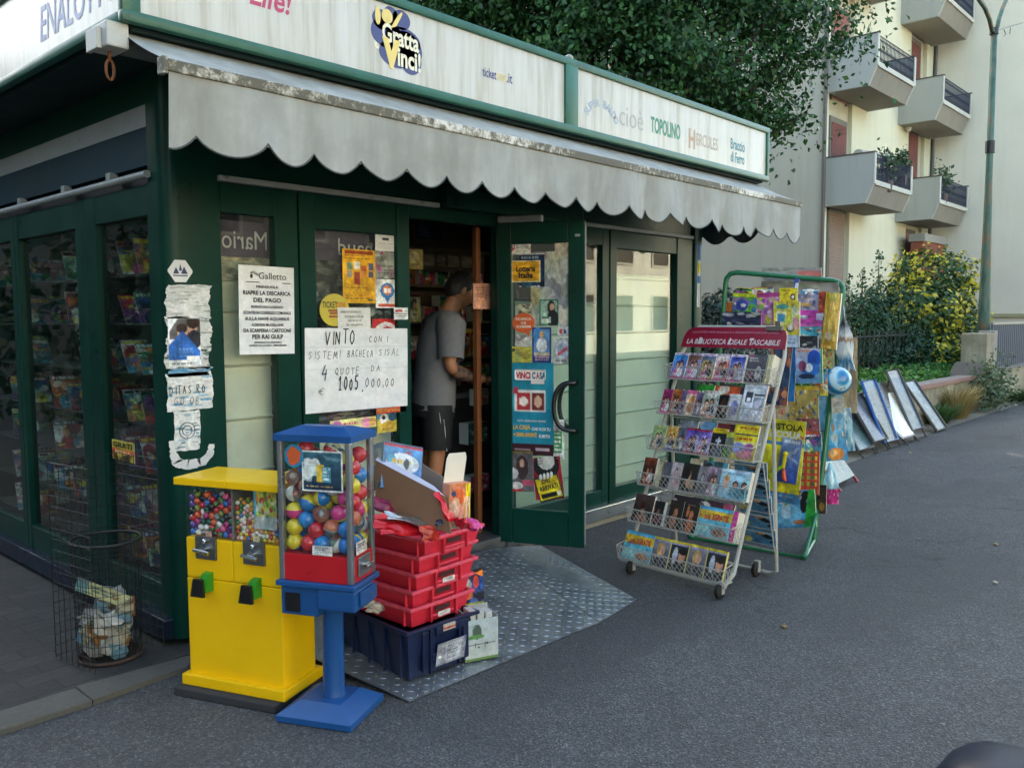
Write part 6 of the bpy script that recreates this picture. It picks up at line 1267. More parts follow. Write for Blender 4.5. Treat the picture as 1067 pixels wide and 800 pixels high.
# swimmer leaflets in a wire holder on the side of the rack
hold = thing('leaflet_holder', 'white wire leaflet holder hooked to the rear legs of the rack', 'holder', RM)
mb = MB(); hx0, hx1 = RWD-.20, RWD+.03; LY = .50
for i in range(6):
    z = .20+.105*i; yy = LY-.27*(z-.2); mb.tube([(hx0, yy, z), (hx1, yy, z)], .0032, 5).tube([(hx0, yy+.02, z+.02), (hx1, yy+.02, z+.02)], .0025, 5)
for x in (hx0, hx1): mb.tube([(x, LY, .20), (x, LY-.27*.55, .75)], .004, 6)
obj('wires', mb, WHITE, hold)
for i in range(5):
    z = .21+.105*i; yy = LY-.27*(z-.2)+.008; cv = Canvas(30, 20, '#4a7a98').grad('#5f8aa4', '#3a6a8c').ell(.72, .45, .22, .1, '#15181c', rot=.4).ell(.55, .35, .12, .07, '#b9825a').ell(.88, .7, .1, .06, '#15181c', rot=-.6).ell(.12, .75, .15, .15, '#b0a85a').noise(.02)
    ob = obj('swimmer_leaflet', sheet_mb(cv, plane_P((hx0+.005, yy+.010, z+.115), (.22, 0, 0), (0, .012, -.115), (0, -1, -.2)), .004), PRINT); ob.matrix_basis = RM; tag(ob, 'blue leaflet with a black-suited swimmer, %s of five behind the white rack' % ['lowest', 'second lowest', 'middle', 'second highest', 'topmost'][i], 'leaflet', 'swimmer leaflets')

# ================================================================== green rack
G_BR = Vector((5.85, 2.467, 0)); G_TR = on_y(880, 293, 2.45); G_TL = at_d(757, 283, (G_TR-CAM).dot(FW)+.10)
G_TL = on_x(757, 283, 5.95); G_BL = Vector((5.80, 3.30, 0))
GRN = mat('green_rack_paint', '#14603c', .35, var=.2, scale=8)
grack = thing('toy_rack', 'tall green tubular rack hung with magazines and toys', 'display rack', Vector((5.83, 2.85, 0)))
def GK(name, mb, m, **kw): return obj(name, mb, m, grack, world=True, **kw)
dl = (G_TR-G_TL).normalized(); ul = (G_TL-G_BL).normalized(); ur = (G_TR-G_BR).normalized()
arc_l = [G_TL-ul*.10, G_TL-ul*.05+dl*.006, G_TL-ul*.015+dl*.03, G_TL+dl*.08]; arc_r = [G_TR-dl*.08, G_TR-dl*.03-ur*.015, G_TR-dl*.006-ur*.05, G_TR-ur*.10]
GK('frame', MB().tube([G_BL]+arc_l+arc_r+[G_BR], .019, 10), GRN, smooth='auto')
FR_ = on_z(838, 583, 0.0); foot = Vector((FR_.x, FR_.y, .015)); br_ = G_BR+(G_TR-G_BR)*.13
GK('foot', MB().tube([foot, G_BR+Vector((0, 0, .015))], .016, 8).tube([foot, br_], .014, 8).tube([foot, foot+Vector((0, 0, .015))], .018, 8), GRN, smooth='auto')
f2 = on_z(720, 548, 0); footl = Vector((foot.x-.05, foot.y+.83, .015))
GK('foot', MB().tube([footl, G_BL+Vector((0, 0, .015))], .016, 8).tube([footl, G_BL+(G_TL-G_BL)*.13], .014, 8).tube([foot, footl], .010, 6), GRN, smooth='auto')
def Gp(u, h, off=0.):      # u 0..1 left-right, h 0..1 bottom-top, off towards the viewer
    p = (G_BL*(1-u)+G_BR*u)*(1-h)+(G_TL*(1-u)+G_TR*u)*h; return p+Gn*off
Gn = ((G_BR-G_BL).cross(G_TL-G_BL)).normalized()
if Gn.dot(CAM-G_BL) < 0: Gn = -Gn
mb = MB()
for h in (.25, .42, .56, .70, .82, .90): mb.tube([Gp(0, h, .0), Gp(1, h, .0)], .004, 6)
for i in range(1, 8): mb.tube([Gp(i/8, .2, -.006), Gp(i/8, .92, -.006)], .003, 5)
GK('grid_wires', mb, pal('#4a4f4c', .5, metal=.6))
mb = MB()
for h in (.165, .19, .215): mb.tube([Gp(.3, h, .06), Gp(.98, h, .06)], .0025, 5)
for i in range(26): u = .3+.68*i/25; mb.tube([Gp(u, .165, .06), Gp(u, .215, .06)], .002, 4)
mb.tube([Gp(.3, .165, .06), Gp(.3, .17, 0)], .003, 4).tube([Gp(.98, .165, .06), Gp(.98, .17, 0)], .003, 4)
GK('bottom_basket', mb, pal('#2a2d2c', .5))
def gbox(px0, py0, px1, py1, off):
    o_ = G_BL+Gn*off; tl = on_pl(px0, py0, o_, Gn); tr = on_pl(px1, py0, o_, Gn); bl = on_pl(px0, py1, o_, Gn); return tl, tr-tl, bl-tl, Gn
def hang(name, lab, cat, box, off, cv, th=.004, rot=0., mat_=None, **kw):
    o, x, y, z = gbox(*box, off)
    if rot: c = o+x*.5+y*.5; q = Matrix.Rotation(rot, 3, z); x = q @ x; y = q @ y; o = c-x*.5-y*.5
    return poster(name, lab, cat, cv, o, x, y, z, th=th, mat_=mat_ or PRINT, **kw), (o, x, y, z)
def busy(cols, n, seed, bg, w=26, h=30, r0=.04, r1=.15):
    return Canvas(w, h, bg).blotch(cols, n, r0, r1, rng=np.random.default_rng(seed))
hang('cardboard_sheet', 'beige cardboard back panel behind the top of the green rack', 'panel', (793, 293, 874, 335), -.22, Canvas(12, 8, '#8f8a7c').noise(.01), mat_=PRINT_MATT)
hang('header_strip', 'cardboard strip with a coral red end above the bar of the green rack', 'panel', (794, 279, 856, 293), -.20, Canvas(30, 8, '#97948a').rect(.6, .25, 1, .8, '#c47068').rect(.68, .8, .98, 1, '#3a4a80'), mat_=PRINT_MATT)
cs = ['#4a9a3a', '#c9c040', '#3a6a9a', '#d0d4c8', '#2c6a3a', '#8a5aa0']
hang('magazine', 'green and yellow dinosaur-bright children magazine top left on the green rack', 'magazine', (763, 306, 797, 337), .02, busy(cs, 30, 1, '#5a9a3a').rect(0, 0, 1, .12, '#b9c030').ell(.3, .4, .2, .2, '#3a4a90').ell(.35, .4, .08, .06, '#d8d8d0').rect(.1, .78, .9, .95, '#3a8a3a'), bulge=.01, rot=-.06)
hang('orange_card', 'small orange card behind the green and yellow magazine', 'card', (757, 315, 765, 326), .005, Canvas(8, 10, '#c46a2c'))
hang('magazine', 'pink and lime doll magazine second on the green rack top row', 'magazine', (789, 305, 815, 338), .026, busy(['#b8508a', '#c9b040', '#8ab04a', '#d8b0c0', '#7a4a90'], 30, 2, '#b86a98').rect(0, 0, 1, .14, '#a83a78'), bulge=.008, rot=.03)
hang('comic', 'dark comic with white lettering half hidden by the red header panel', 'comic', (752, 325, 793, 340), .03, busy(['#3a3a58', '#1c1c28', '#a8a8b0', '#5a5a7a', '#c9c6b8'], 24, 3, '#2f2f44', 30, 14))
hang('toy_pack', 'tall yellow toy pack with a cartoon face and clear window on the green rack', 'toy pack', (806, 314, 833, 361), .045, Canvas(24, 40, '#c9b83a').rect(.05, .02, .95, .18, '#cfc04a').ell(.35, .12, .25, .06, '#5a9a8a').rect(.1, .22, .5, .52, '#d4cf9a').rect(.15, .27, .45, .46, '#4a8aa8').blotch(['#c98a8a', '#d8d4c0', '#b9c04a'], 12, .05, .15, x0=.5, y0=.2, y1=.6).ell(.65, .6, .14, .07, '#4a4a44').ell(.65, .58, .1, .05, '#d8d6c8').rect(0, .74, 1, 1, '#a9b8c4').lines(.1, .82, .9, .95, 2, '#6a7a90'), th=.02)
hang('toy_pack', 'small yellow header card above the tall yellow toy pack', 'toy pack', (812, 300, 831, 317), .03, Canvas(20, 16, '#cdb62c').lines(.1, .1, .7, .25, 1, '#7a6a1c').ell(.75, .55, .15, .2, '#3a3a34').ell(.75, .55, .08, .1, '#d8d8d0'), th=.01)
hang('price_ribbon', 'blue and white hanging tag at the middle of the green bar', 'tag', (827.5, 290, 832, 301), .02, Canvas(8, 14, '#3a4a98').rect(.3, .4, 1, 1, '#d0d2d8'), rot=-.2)
hang('magazine', 'grey and orange comic on the upper right of the green rack', 'magazine', (831, 307, 856, 325), .022, busy(['#5a5a78', '#b9b4b8', '#c98a3c', '#8a8a98'], 16, 5, '#8f8c98', 28, 18).lines(.05, .45, .55, .7, 1, '#c9922c', .9, .05))
hang('magazine', 'magenta magazine in the upper right of the green rack', 'magazine', (831, 323, 857, 340), .027, Canvas(28, 18, '#a83a86').rect(.02, .3, .4, .55, '#8a8a94').lines(.05, .34, .38, .5, 1, '#d8d4d8').rect(.75, .2, 1, .6, '#b9b0c4').rect(0, .85, 1, 1, '#b85a9a'))
hang('magazine', 'teal magazine with small figures below the magenta one', 'magazine', (832, 337, 856, 354), .024, busy(['#3a8a98', '#c9c6b0', '#b8502a', '#2a5a68'], 20, 6, '#4a98a4', 26, 18))
hang('toy_card', 'red and orange blister card near the right post of the green rack', 'toy pack', (853, 304, 864, 326), .03, busy(['#a83a2a', '#c98a3a', '#6a2a22'], 12, 7, '#a8402c', 12, 22))
bagm = mat('yellow_sponge_bag', '#c9a030', .3, var=.25, scale=25, dirt=('#d9c470', .6))
hang('yellow_bag', 'long clear bag of yellow toy sticks by the right post of the green rack', 'toy bag', (858, 305, 874, 363), .05, Canvas(14, 40, '#c49a3a').rect(0, 0, 1, .14, '#a89a2c').blotch(['#d8bc6a', '#b8862c', '#d0a850'], 40, .03, .12).rect(.2, .72, .7, .95, '#a8822c').ell(.45, .78, .25, .08, '#c9b48a').noise(.03), th=.02, bulge=.02, rot=-.10)
hang('dinosaur_pack', 'dark blue strip pack with orange dinosaurs beside the rack side tube', 'toy pack', (800, 357, 823, 421), .03, Canvas(22, 44, '#22344c').blotch(['#a85c3a', '#8a4a34', '#c4805a', '#1a2434', '#3a4a5c'], 46, .05, .14).rect(0, 0, 1, .07, '#3a5a74'), th=.012, rot=-.10)
hang('blue_strip', 'plain blue card strip right of the dinosaur pack', 'card', (821, 358, 829, 418), .022, Canvas(6, 20, '#1f6398').noise(.01), rot=-.05)
hang('magazine', 'blue motorcycle magazine in the wire pocket of the green rack', 'magazine', (829, 363, 857, 399), .055, Canvas(28, 32, '#8a90b0').grad('#a8a4b0', '#5a8ab0').ell(.7, .3, .25, .25, '#1f4aa0').ell(.55, .6, .35, .2, '#2f6ab0').ell(.5, .55, .15, .12, '#d4d6da').ell(.25, .5, .15, .15, '#7a3a58').lines(.1, .04, .6, .12, 1, '#c9842c').rect(.94, 0, 1, 1, '#3a9a3a').ell(.4, .8, .3, .08, '#24344c'), th=.012, rot=.02)
obj('pocket', MB().quad4(*[Gp(u, h, .06) for u, h in ((.62, .485), (.9, .485), (.9, .535), (.62, .535))], th=.003), pal('#16181a', .5), grack, world=True)
hang('toy_card', 'fruit picture card beside the motorcycle magazine', 'card', (856, 362, 869, 384), .03, busy(['#a83a2c', '#8aa03a', '#c9b45a', '#5a4a3a'], 16, 8, '#8f8a5a', 14, 22))
hang('wrapped_pack', 'black wrapped bundle in the wires above the motorcycle magazine', 'bundle', (832, 350, 852, 362), .04, busy(['#1c1d20', '#5a5c5e', '#33353a', '#a9aaa8'], 18, 9, '#2a2b2e', 20, 12), th=.02)
hang('sticker_sheet', 'busy pink and cream sticker sheet behind the water pistol pack', 'sticker sheet', (797, 418, 826, 452), .012, busy(['#c4606a', '#b0a080', '#c9b450', '#5a6a5a', '#a8402c', '#d0c8b4'], 60, 10, '#b09a80', 30, 30, .02, .07))
hang('sticker_sheet', 'yellow and red collector sticker sheet in the middle of the green rack', 'sticker sheet', (823, 402, 853, 450), .018, busy(['#8a7a2c', '#b8432c', '#c9b450', '#3a4a34', '#4a5a8a', '#d8d0b8'], 70, 11, '#a08a4a', 30, 44, .02, .06).rect(0, 0, 1, .1, '#b09a34'))
hang('sticker_album', 'pink and teal sticker album strip above the red sticker card', 'sticker sheet', (830, 436, 854, 456), .024, busy(['#b84a5a', '#3a5a58', '#c9a0a0', '#2a2f2c'], 22, 12, '#8a4a4c', 24, 18))
for i, (box, off, c0, lab) in enumerate([((766, 300, 786, 318), .008, '#c9b040', 'yellow comic corner behind the green and yellow magazine'), ((784, 299, 806, 316), .010, '#3a7aa8', 'blue magazine behind the pink doll magazine'), ((835, 301, 853, 315), .012, '#b84a6a', 'rose coloured comic above the grey and orange comic'), ((795, 334, 810, 362), .018, '#4a4a78', 'dark violet comic left of the yellow toy pack'), ((855, 330, 868, 362), .018, '#a8502c', 'rust coloured card under the bag of yellow sticks'), ((800, 395, 828, 418), .008, '#3a5a6a', 'slate blue sheet behind the dinosaur pack'), ((846, 384, 862, 412), .016, '#7a8a3a', 'olive card below the motorcycle magazine'), ((836, 452, 856, 470), .035, '#c9c6b8', 'pale card clipped over the red sticker card')]):
    hang('comic', lab, 'comic', box, off, mag_cover(700+i), rot=[-.05, .04, .02, -.03, .05, -.04, .03, .06][i])
# water pistol pack
cv = Canvas(36, 60, '#c2b41f').grad('#cdbf2c', '#bfb020', .25, 1).rect(0, 0, 1, .30, '#b9aa24').rect(.0, .27, 1, .31, '#3a6a90').rect(0, .88, 1, 1, '#3a78a4').ell(.5, .62, .3, .2, '#b0a228').lines(.2, .9, .9, .96, 1, '#6aa0bc')
p, f = hang('water_pistol_pack', 'large yellow pack lettered pistola acqua hanging low on the green rack', 'toy pack', (793, 437, 836, 522), .05, cv, th=.006, rot=-.10)
L, H_ = f[1].length, f[2].length
mb = text_mb('PISTOLA', inner_m(*f, .56, .085, .003), .78*L, .075*H_, .02); lettering('lettering', mb, pal('#1c1a12', .5), p)
mb = text_mb('ACQUA', inner_m(*f, .54, .185, .003), .80*L, .10*H_, .045); lettering('lettering', mb, pal('#d0cec0', .5), p)
mb = text_mb('A', inner_m(*f, .08, .04, .003), .08*L, .05*H_, .03); text_mb('>', inner_m(*f, .93, .2, .003), .09*L, .06*H_, .05, mb=mb); lettering('lettering', mb, pal('#b02c1c', .5), p)
cv = Canvas(24, 34, '#2c4c98').grad('#7a92b4', '#24408c').poly([(.1, .4), (.9, .15), (.75, .3), (.15, .5)], '#9aaac4').poly([(.3, .3), (.95, .5), (.9, .55), (.3, .4)], '#8aa0c0').lines(.1, .03, .9, .12, 1, '#d0d4d8', .8, .1)
p2, f2_ = hang('pistol_card', 'blue backing card with the toy water pistol in front of the yellow pack', 'toy card', (812, 457, 833, 503), .066, cv, th=.003, rot=-.16)
gun = thing('toy_water_pistol', 'yellow toy water pistol with lime and orange ends on the blue card', 'toy', inner_m(*f2_, .30, .70, .03))
s = f2_[1].length/.30
obj('barrel', MB().tube([Vector((.02, .22, 0))*s, Vector((.01, .02, 0))*s], [.030*s, .024*s], 10).sphere((.02*s, .23*s, 0), .040*s, 12, 8), pal('#cdbb1f', .35), gun, smooth='auto')
obj('grip', MB().tube([Vector((0, .05, 0))*s, Vector((-.10, -.05, 0))*s, Vector((-.16, -.13, 0))*s], [.024*s, .03*s, .038*s], 10), pal('#8fb024', .35), gun, smooth='auto')
obj('nozzle', MB().tube([Vector((.02, .0, 0))*s, Vector((.04, -.12, 0))*s, Vector((.07, -.16, 0))*s], [.024*s, .034*s, .02*s], 10), pal('#d04a2a', .35), gun, smooth='auto')
cv = Canvas(40, 50, '#b0402c').rect(0, .93, 1, 1, '#a8482c')
for a in range(2):
    for i in range(3):
        for j in range(8): cv.rect(.06+.49*a+.14*i, .10+.10*j, .15+.49*a+.14*i, .165+.10*j, ['#3a7a98', '#8aa03a', '#c9a83a', '#b8b4a0', '#2a6a4a'][(i*3+j*5+a) % 5])
    cv.rect(.04+.49*a, .075, .47+.49*a, .09, '#c9b4a0')
hang('sticker_card', 'red bordered card of small square stickers right of the water pistol pack', 'sticker sheet', (826, 449, 854, 514), .03, cv, rot=-.02)
hang('activity_album', 'green and blue cartoon activity album in the bottom basket of the green rack', 'album', (806, 511, 850, 549), .05, Canvas(44, 34, '#2f9a3a').rect(0, 0, .86, 1, '#4a8fb4').ell(.35, .65, .32, .3, '#6aa8c8').ell(.3, .55, .12, .2, '#a9c9d8').blotch(['#b8603a', '#5a8a3a', '#c9b9a0', '#a83a2c'], 24, .03, .09, x0=.15, x1=.7, y0=0, y1=.35).ell(.72, .4, .08, .22, '#14171a').ell(.78, .15, .1, .12, '#1c1a18').ell(.6, .85, .15, .06, '#a86a4a').poly([(.86, 0), (1, 0), (1, 1), (.7, 1)], '#2f9a3a'), th=.01, rot=.06)
hang('picture_card', 'dark brown picture card hanging below the sticker card', 'card', (852, 505, 861, 535), .0, Canvas(12, 24, '#3a2a1c').ell(.5, .75, .3, .15, '#8a6a2c').rect(0, 0, 1, .1, '#1c1612'), rot=-.03)
# goods on the right post: one step nearer the road
SP = Vector((G_TR.x-.10, G_TR.y-.02, 0)); sn = (CAM-SP); sn.z = 0; sn.normalize(); sn = Matrix.Rotation(R(12), 3, 'Z') @ sn
def sbox(px0, py0, px1, py1, off=0.):
    o_ = SP+sn*off; tl = on_pl(px0, py0, o_, sn); tr = on_pl(px1, py0, o_, sn); bl = on_pl(px0, py1, o_, sn); return tl, tr-tl, bl-tl, sn
def side(name, lab, cat, box, off, cv, th=.004, rot=0., mat_=None, **kw):
    o, x, y, z = sbox(*box, off)
    if rot: c = o+x*.5+y*.5; q = Matrix.Rotation(rot, 3, z); x = q @ x; y = q @ y; o = c-x*.5-y*.5
    return poster(name, lab, cat, cv, o, x, y, z, th=th, mat_=mat_ or PRINT, **kw), (o, x, y, z)
side('cardboard_sheet', 'tall beige cardboard panel behind the beach ball', 'panel', (872, 352, 893.5, 430), -.12, Canvas(10, 20, '#8f8164').noise(.015), th=.006, mat_=PRINT_MATT)
cv = Canvas(30, 50, '#4f9ab8').grad('#58a0c0', '#3a8cb4').blotch(['#2f7fae', '#7ab4c8'], 30, .04, .14).blotch(['#c49a50', '#6a5a4a', '#a8b4b8', '#b8703a'], 16, .03, .07, y0=.25, y1=.8).ell(.6, .9, .3, .1, '#c4823c').ell(.5, .88, .15, .05, '#d0a86a').rect(.45, .13, .6, .2, '#b03a34').rect(.12, 0, .14, 1, '#a8c4d0')
side('fish_bag', 'blue ocean toy bag with orange fish below the beach ball', 'toy bag', (851, 411, 880, 480), .02, cv, th=.01, bulge=.015, rot=.10)
cv = Canvas(24, 30, '#6aa4b8').grad('#7aaebc', '#8ac0cc', 0, .6).poly([(.4, 0), (.6, 0), (1, .6), (0, .6)], '#8fbccb').rect(0, .62, 1, 1, '#a82a6a').blotch(['#c46a98', '#8a1a54', '#d0a0b8'], 20, .02, .06, y0=.64).ell(.6, .35, .12, .2, '#c0d4d8')
o, x, y, z = sbox(857, 482, 875, 525, .05)
def bagP(u, v, d): k = .12+.88*min(1, v/.55); return o+x*(.45+(u-.5)*k)+y*v+z*d
org = o+x*.5+y; mb = sheet_mb(cv, bagP, .012, bulge=.02); mb.v = [q-org for q in mb.v]; hb = obj('goodie_bag', mb, PRINT); hb.location = org; tag(hb, 'pale blue and glittery pink goodie bag dangling below the fish bag', 'toy bag')
# beach ball
bc_ = on_pl(871, 396.5, SP+sn*.10, sn); br2 = (on_pl(887.5, 396.5, SP+sn*.10, sn)-bc_).length
k = NT('beach_ball_print'); v = k.coord('Generated'); w1 = k.n('TexWave', Scale=1.1, Distortion=3.0, Detail=2.0); k.l(v, w1.inputs['Vector']); f = k.noise(v, 5, 5, .6)
c = k.ramp(w1.outputs['Fac'], [(.2, srgb('#1f6f9e')), (.5, srgb('#4f9fc0')), (.8, srgb('#b0ccd6'))]); c = k.mix(k.ramp(f, [(.62, (0, 0, 0)), (.66, (1, 1, 1))]), c, srgb('#7d4030')); c = k.mix(k.ramp(f, [(.3, (1, 1, 1)), (.36, (0, 0, 0))]), c, srgb('#1a4f7a'))
k.base(c); k.set(Roughness=.18, Coat_Weight=.3)
bb = obj('beach_ball', MB().sphere((0, 0, 0), br2, 32, 20), k.m, smooth=True); bb.location = bc_; bb.rotation_euler = (.6, .3, .8); tag(bb, 'shiny blue and white beach ball hanging on the green rack', 'ball')
for i, (box, off, c0, lab) in enumerate([((878, 425, 889, 470), -.02, ['#7aa0b0', '#c9cfd0', '#3a6a8a'], 'narrow silver blue toy bag right of the fish bag'), ((846, 470, 858, 505), .01, ['#c9a03a', '#a84a2c', '#d8c890'], 'amber toy bag left of the goodie bag'), ((862, 372, 874, 392), .0, ['#b03a4a', '#d0b0a0', '#5a2a3a'], 'small red blister card behind the beach ball')]):
    side('toy_bag', lab, 'toy bag', box, off, busy(c0, 24, 40+i, c0[0], 14, 30), th=.008, bulge=.012, rot=[.1, -.05, .06][i])
side('price_note', 'small beige note dangling under the beach ball', 'note', (866.5, 414, 880, 430), .12, Canvas(14, 14, '#97958a').lines(.15, .35, .9, .6, 2, '#5a5a54'), rot=.05)
# foil fish
fo, fx, fy, fz = sbox(867, 318, 893, 388, .06)
fish = [(.42, 0), (.50, .05), (.50, .2), (.62, .28), (.80, .42), (.86, .6), (.82, .78), (.95, .98), (.72, .93), (.66, 1.0), (.56, .9), (.46, 1.0), (.38, .92), (.22, .98), (.26, .8), (.14, .7), (.12, .52), (.22, .38), (.36, .27), (.42, .2)]
k = NT('foil_fish_print'); v = k.coord('Generated'); sep = k.n('SeparateXYZ'); k.l(v, sep.inputs[0]); f = k.noise(v, 6, 4)
s_ = k.n('Math', operation='MULTIPLY_ADD'); k.l(f, s_.inputs[0]); s_.inputs[1].default_value = .22; k.l(sep.outputs['Z'], s_.inputs[2])
k.base(k.ramp(s_.outputs[0], [(.1, srgb('#b5bcc0')), (.28, srgb('#2a6a88')), (.4, srgb('#c4c8c4')), (.55, srgb('#a9b4b8')), (.6, srgb('#7a5a3a')), (.66, srgb('#b0b6b8')), (.84, srgb('#16222c')), (.98, srgb('#8a9094'))])); k.set(Roughness=.25)
k.bump(k.noise(k.coord('Object'), 22, 3), .25, .01)
mb = MB(); nf = len(fish); c0 = fo+fx*.5+fy*.55
front = [fo+fx*a+fy*b+fz*.012 for a, b in fish]; back = [fo+fx*a+fy*b-fz*.012 for a, b in fish]
mid = [(fo+fx*(.5+(a-.5)*.6)+fy*(.55+(b-.55)*.7)) for a, b in fish]
vs = front+[q+fz*.035 for q in mid]+[c0+fz*.045]+back+[q-fz*.035 for q in mid]+[c0-fz*.045]
fs = []
for s0, rev in ((0, 1), (2*nf+1, 0)):
    for i in range(nf):
        j = (i+1) % nf; A_ = [(s0+i, s0+j, s0+nf+j, s0+nf+i), (s0+nf+i, s0+nf+j, s0+2*nf)]; fs += [q[::-1] if rev else q for q in A_]
fs += [(i, 2*nf+1+i, 2*nf+1+(i+1) % nf, (i+1) % nf) for i in range(nf)]
mb.add([q-c0 for q in vs], fs); fi = obj('foil_fish', mb, k.m, smooth='auto'); fi.location = c0; tag(fi, 'silver and teal foil fish toy hanging from the right end of the green bar', 'toy')
# red-legged folding stand behind the rack
rst = [on_z(876, 512, 0), on_z(889, 508, 0)]; a0, a1 = rst; w_ = (a1-a0)
rs_t = thing('folding_stand', 'low folding stand with red legs and a greyish poster behind the hanging bags', 'poster stand', Vector((a0.x, a0.y, 0)))
t0 = Vector((a0.x-.15, a0.y+.55, .72)); t1 = t0+Vector((.62, .03, 0)); b1 = Vector((a0.x+.55, a0.y+.05, 0))
obj('leg', MB().tube([a0, t0], .014, 8), pal('#8a1c28', .4), rs_t, world=True, smooth='auto'); obj('leg', MB().tube([b1, t1], .014, 8), pal('#8a1c28', .4), rs_t, world=True, smooth='auto')
q = lambda u, v: (a0*(1-u)+b1*u)*(1-v)+(t0*(1-u)+t1*u)*v+Vector((0, -.012, .008))
obj('poster_board', sheet_mb(Canvas(24, 28, '#5f6a64').flat(.06).rect(.12, .3, .88, .75, '#7f8a7e').lines(.1, .1, .9, .25, 2, '#5a6a68').noise(.02), lambda u, v, d: q(u, 1-v*.92)+Vector((0, -1, .6)).normalized()*d, .006), PRINT, rs_t, world=True)
# ================================================================== poster boards along the low wall
def board(lab, tl, tr, br_, bl, cv, frame, yb_=3.60, yt=4.0, legs=True, th=.02, mat_=None, curl=0., cat='poster board'):
    TL, TR = on_y(*tl, yt), on_y(*tr, yt); BR_, BL_ = on_y(*br_, yb_), on_y(*bl, yb_)
    zt_ = (TL.z+TR.z)/2; zb_ = max(.03, (BR_.z+BL_.z)/2); xl = BL_.x; xr = BR_.x; w = max(.45, (xr-xl+TR.x-TL.x)/2)
    xb = (xl+xr)/2; xt = (TL.x+TR.x)/2
    TL, TR = Vector((xt-w/2, yt, zt_)), Vector((xt+w/2, yt, zt_)); BL_, BR_ = Vector((xb-w/2, yb_, zb_)), Vector((xb+w/2, yb_, zb_))
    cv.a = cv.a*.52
    t = thing('poster_board', lab, cat, Vector((xb, yb_, 0)))
    nn = (BR_-BL_).cross(TL-BL_).normalized()
    if nn.y > 0: nn = -nn
    q = lambda u, v, d: (TL*(1-u)+TR*u)*(1-v)+(BL_*(1-u)+BR_*u)*v+nn*(d+curl*max(0, v-.75)**2*8)
    obj('poster_sheet', sheet_mb(cv, q, .012), mat_ or PRINT, t, world=True)
    f = MB(); 
    if frame:
        f.tube([q(0, 0, .002), q(1, 0, .002), q(1, 1, .002), q(0, 1, .002)], .020, 6, closed=True); obj('frame', f, frame, t, world=True)
    if legs:
        l = MB()
        for u in (.04, .96): p = q(u, 1, 0); l.tube([q(u, .9, -.02), Vector((p.x, p.y-.05, .012))], .012, 6); l.tube([q(u, .15, -.02), Vector((p.x, min(yt+.02, 3.99), .012))], .011, 6)
        obj('stand_legs', l, pal('#3a3632', .6), t, world=True)
    return t
DKF_ = pal('#4a4640', .6); BLF = pal('#1c4f8f', .4)
cvA = Canvas(24, 34, '#9fc4c4').flat(.06).grad('#a9ccd0', '#8fbab8').lines(.15, .12, .85, .3, 3, '#6aa8a0').lines(.15, .4, .8, .6, 3, '#7ab0a6').lines(.2, .68, .85, .9, 3, '#6aa8a0')
board('pale turquoise poster board nearest the green rack along the wall', (877, 428.6), (888, 428.6), (911, 465.4), (893, 470), cvA, DKF_)
cvB = Canvas(24, 34, '#8a86b0').flat(.06).grad('#8a8098', '#9fb4c0').blotch(['#a9a6b8', '#8090a4', '#b0bcc4', '#7a7488'], 24, .08, .25)
board('lilac to pale blue poster board beside the turquoise one', (885, 412), (895, 411), (925, 457.5), (910, 460), cvB, DKF_)
cvC = Canvas(24, 34, '#9a9a94').flat(.06).rect(0, 0, 1, .14, '#7aa0bc').lines(.1, .3, .9, .9, 9, '#8a8578').noise(.03)
board('white poster board in a bright blue tubular frame', (898.5, 397), (910, 396), (934, 461), (922, 458), cvC, BLF, legs=True)
cvD = Canvas(26, 44, '#96948c').flat(.06).rect(0, 0, 1, .16, '#6a6660').lines(.08, .18, .92, .95, 10, '#3a3834', .6, .1).rect(.1, .3, .9, .33, '#8a4a44').noise(.03)
board('newsprint bill board with its lower sheet curling off', (915, 399), (925, 397), (949, 456.6), (938, 457.5), cvD, None, curl=.12)
cvE = Canvas(26, 44, '#4f6f98').grad('#587aa0', '#456c98').flat(.1).rect(0, 0, 1, .12, '#b4b6b2').lines(.1, .03, .8, .08, 2, '#6a6a6a').ell(.5, .62, .16, .24, '#8a876c', .8).ell(.5, .75, .25, .15, '#8f98a0', .6).noise(.02)
board('tall faded blue poster board with a pale stain, highest of the row', (923, 386.6), (935, 385), (962, 445), (950, 449), cvE, DKF_)
cvF = Canvas(26, 44, '#6b8290').grad('#72889a', '#607a8c').flat(.1).rect(0, 0, 1, .2, '#8ab4cc').blotch(['#b4ccd6'], 8, .05, .12, y0=0, y1=.15).noise(.02)
board('grey blue bare poster board, last in the row along the wall', (942, 398), (952, 396), (986, 448), (976, 452), cvF, DKF_, legs=False)

# ================================================================== garden wall, pillar, gate
def old_plaster():
    k = NT('weathered_plaster'); v = k.coord('Object'); f = k.noise(v, 2.2, 8, .65); g = k.noise(k.coord('Object', (6, 6, .5)), 2, 6, .6)
    c = k.ramp(f, [(.32, srgb('#77705c')), (.5, srgb('#938b74')), (.7, srgb('#a89f88'))]); c = k.mix(k.ramp(g, [(.48, (0, 0, 0)), (.75, (.7, .7, .7))]), c, srgb('#4f4a3c'))
    k.base(c); k.set(Roughness=.9); k.bump(k.noise(v, 30, 6), .5, .01); return k.m
PLAS = old_plaster(); COPE = speckle('terracotta_coping', '#6f4f44', '#8a6658', s=22); COPG = speckle('grey_coping', '#69645f', '#807b76', s=22)
gw = thing('garden_wall', 'low weathered garden wall with a worn coping along the road', 'wall', Vector((7.2, 4.05, 0)))
wpts = [(7.0, 4.10), (10.0, 4.08), (13.0, 4.06), (15.0, 4.03), (16.25, 3.98)]
def wz(x): return .50+.004*(x-7)
mb = MB(); mc = MB(); mg = MB()
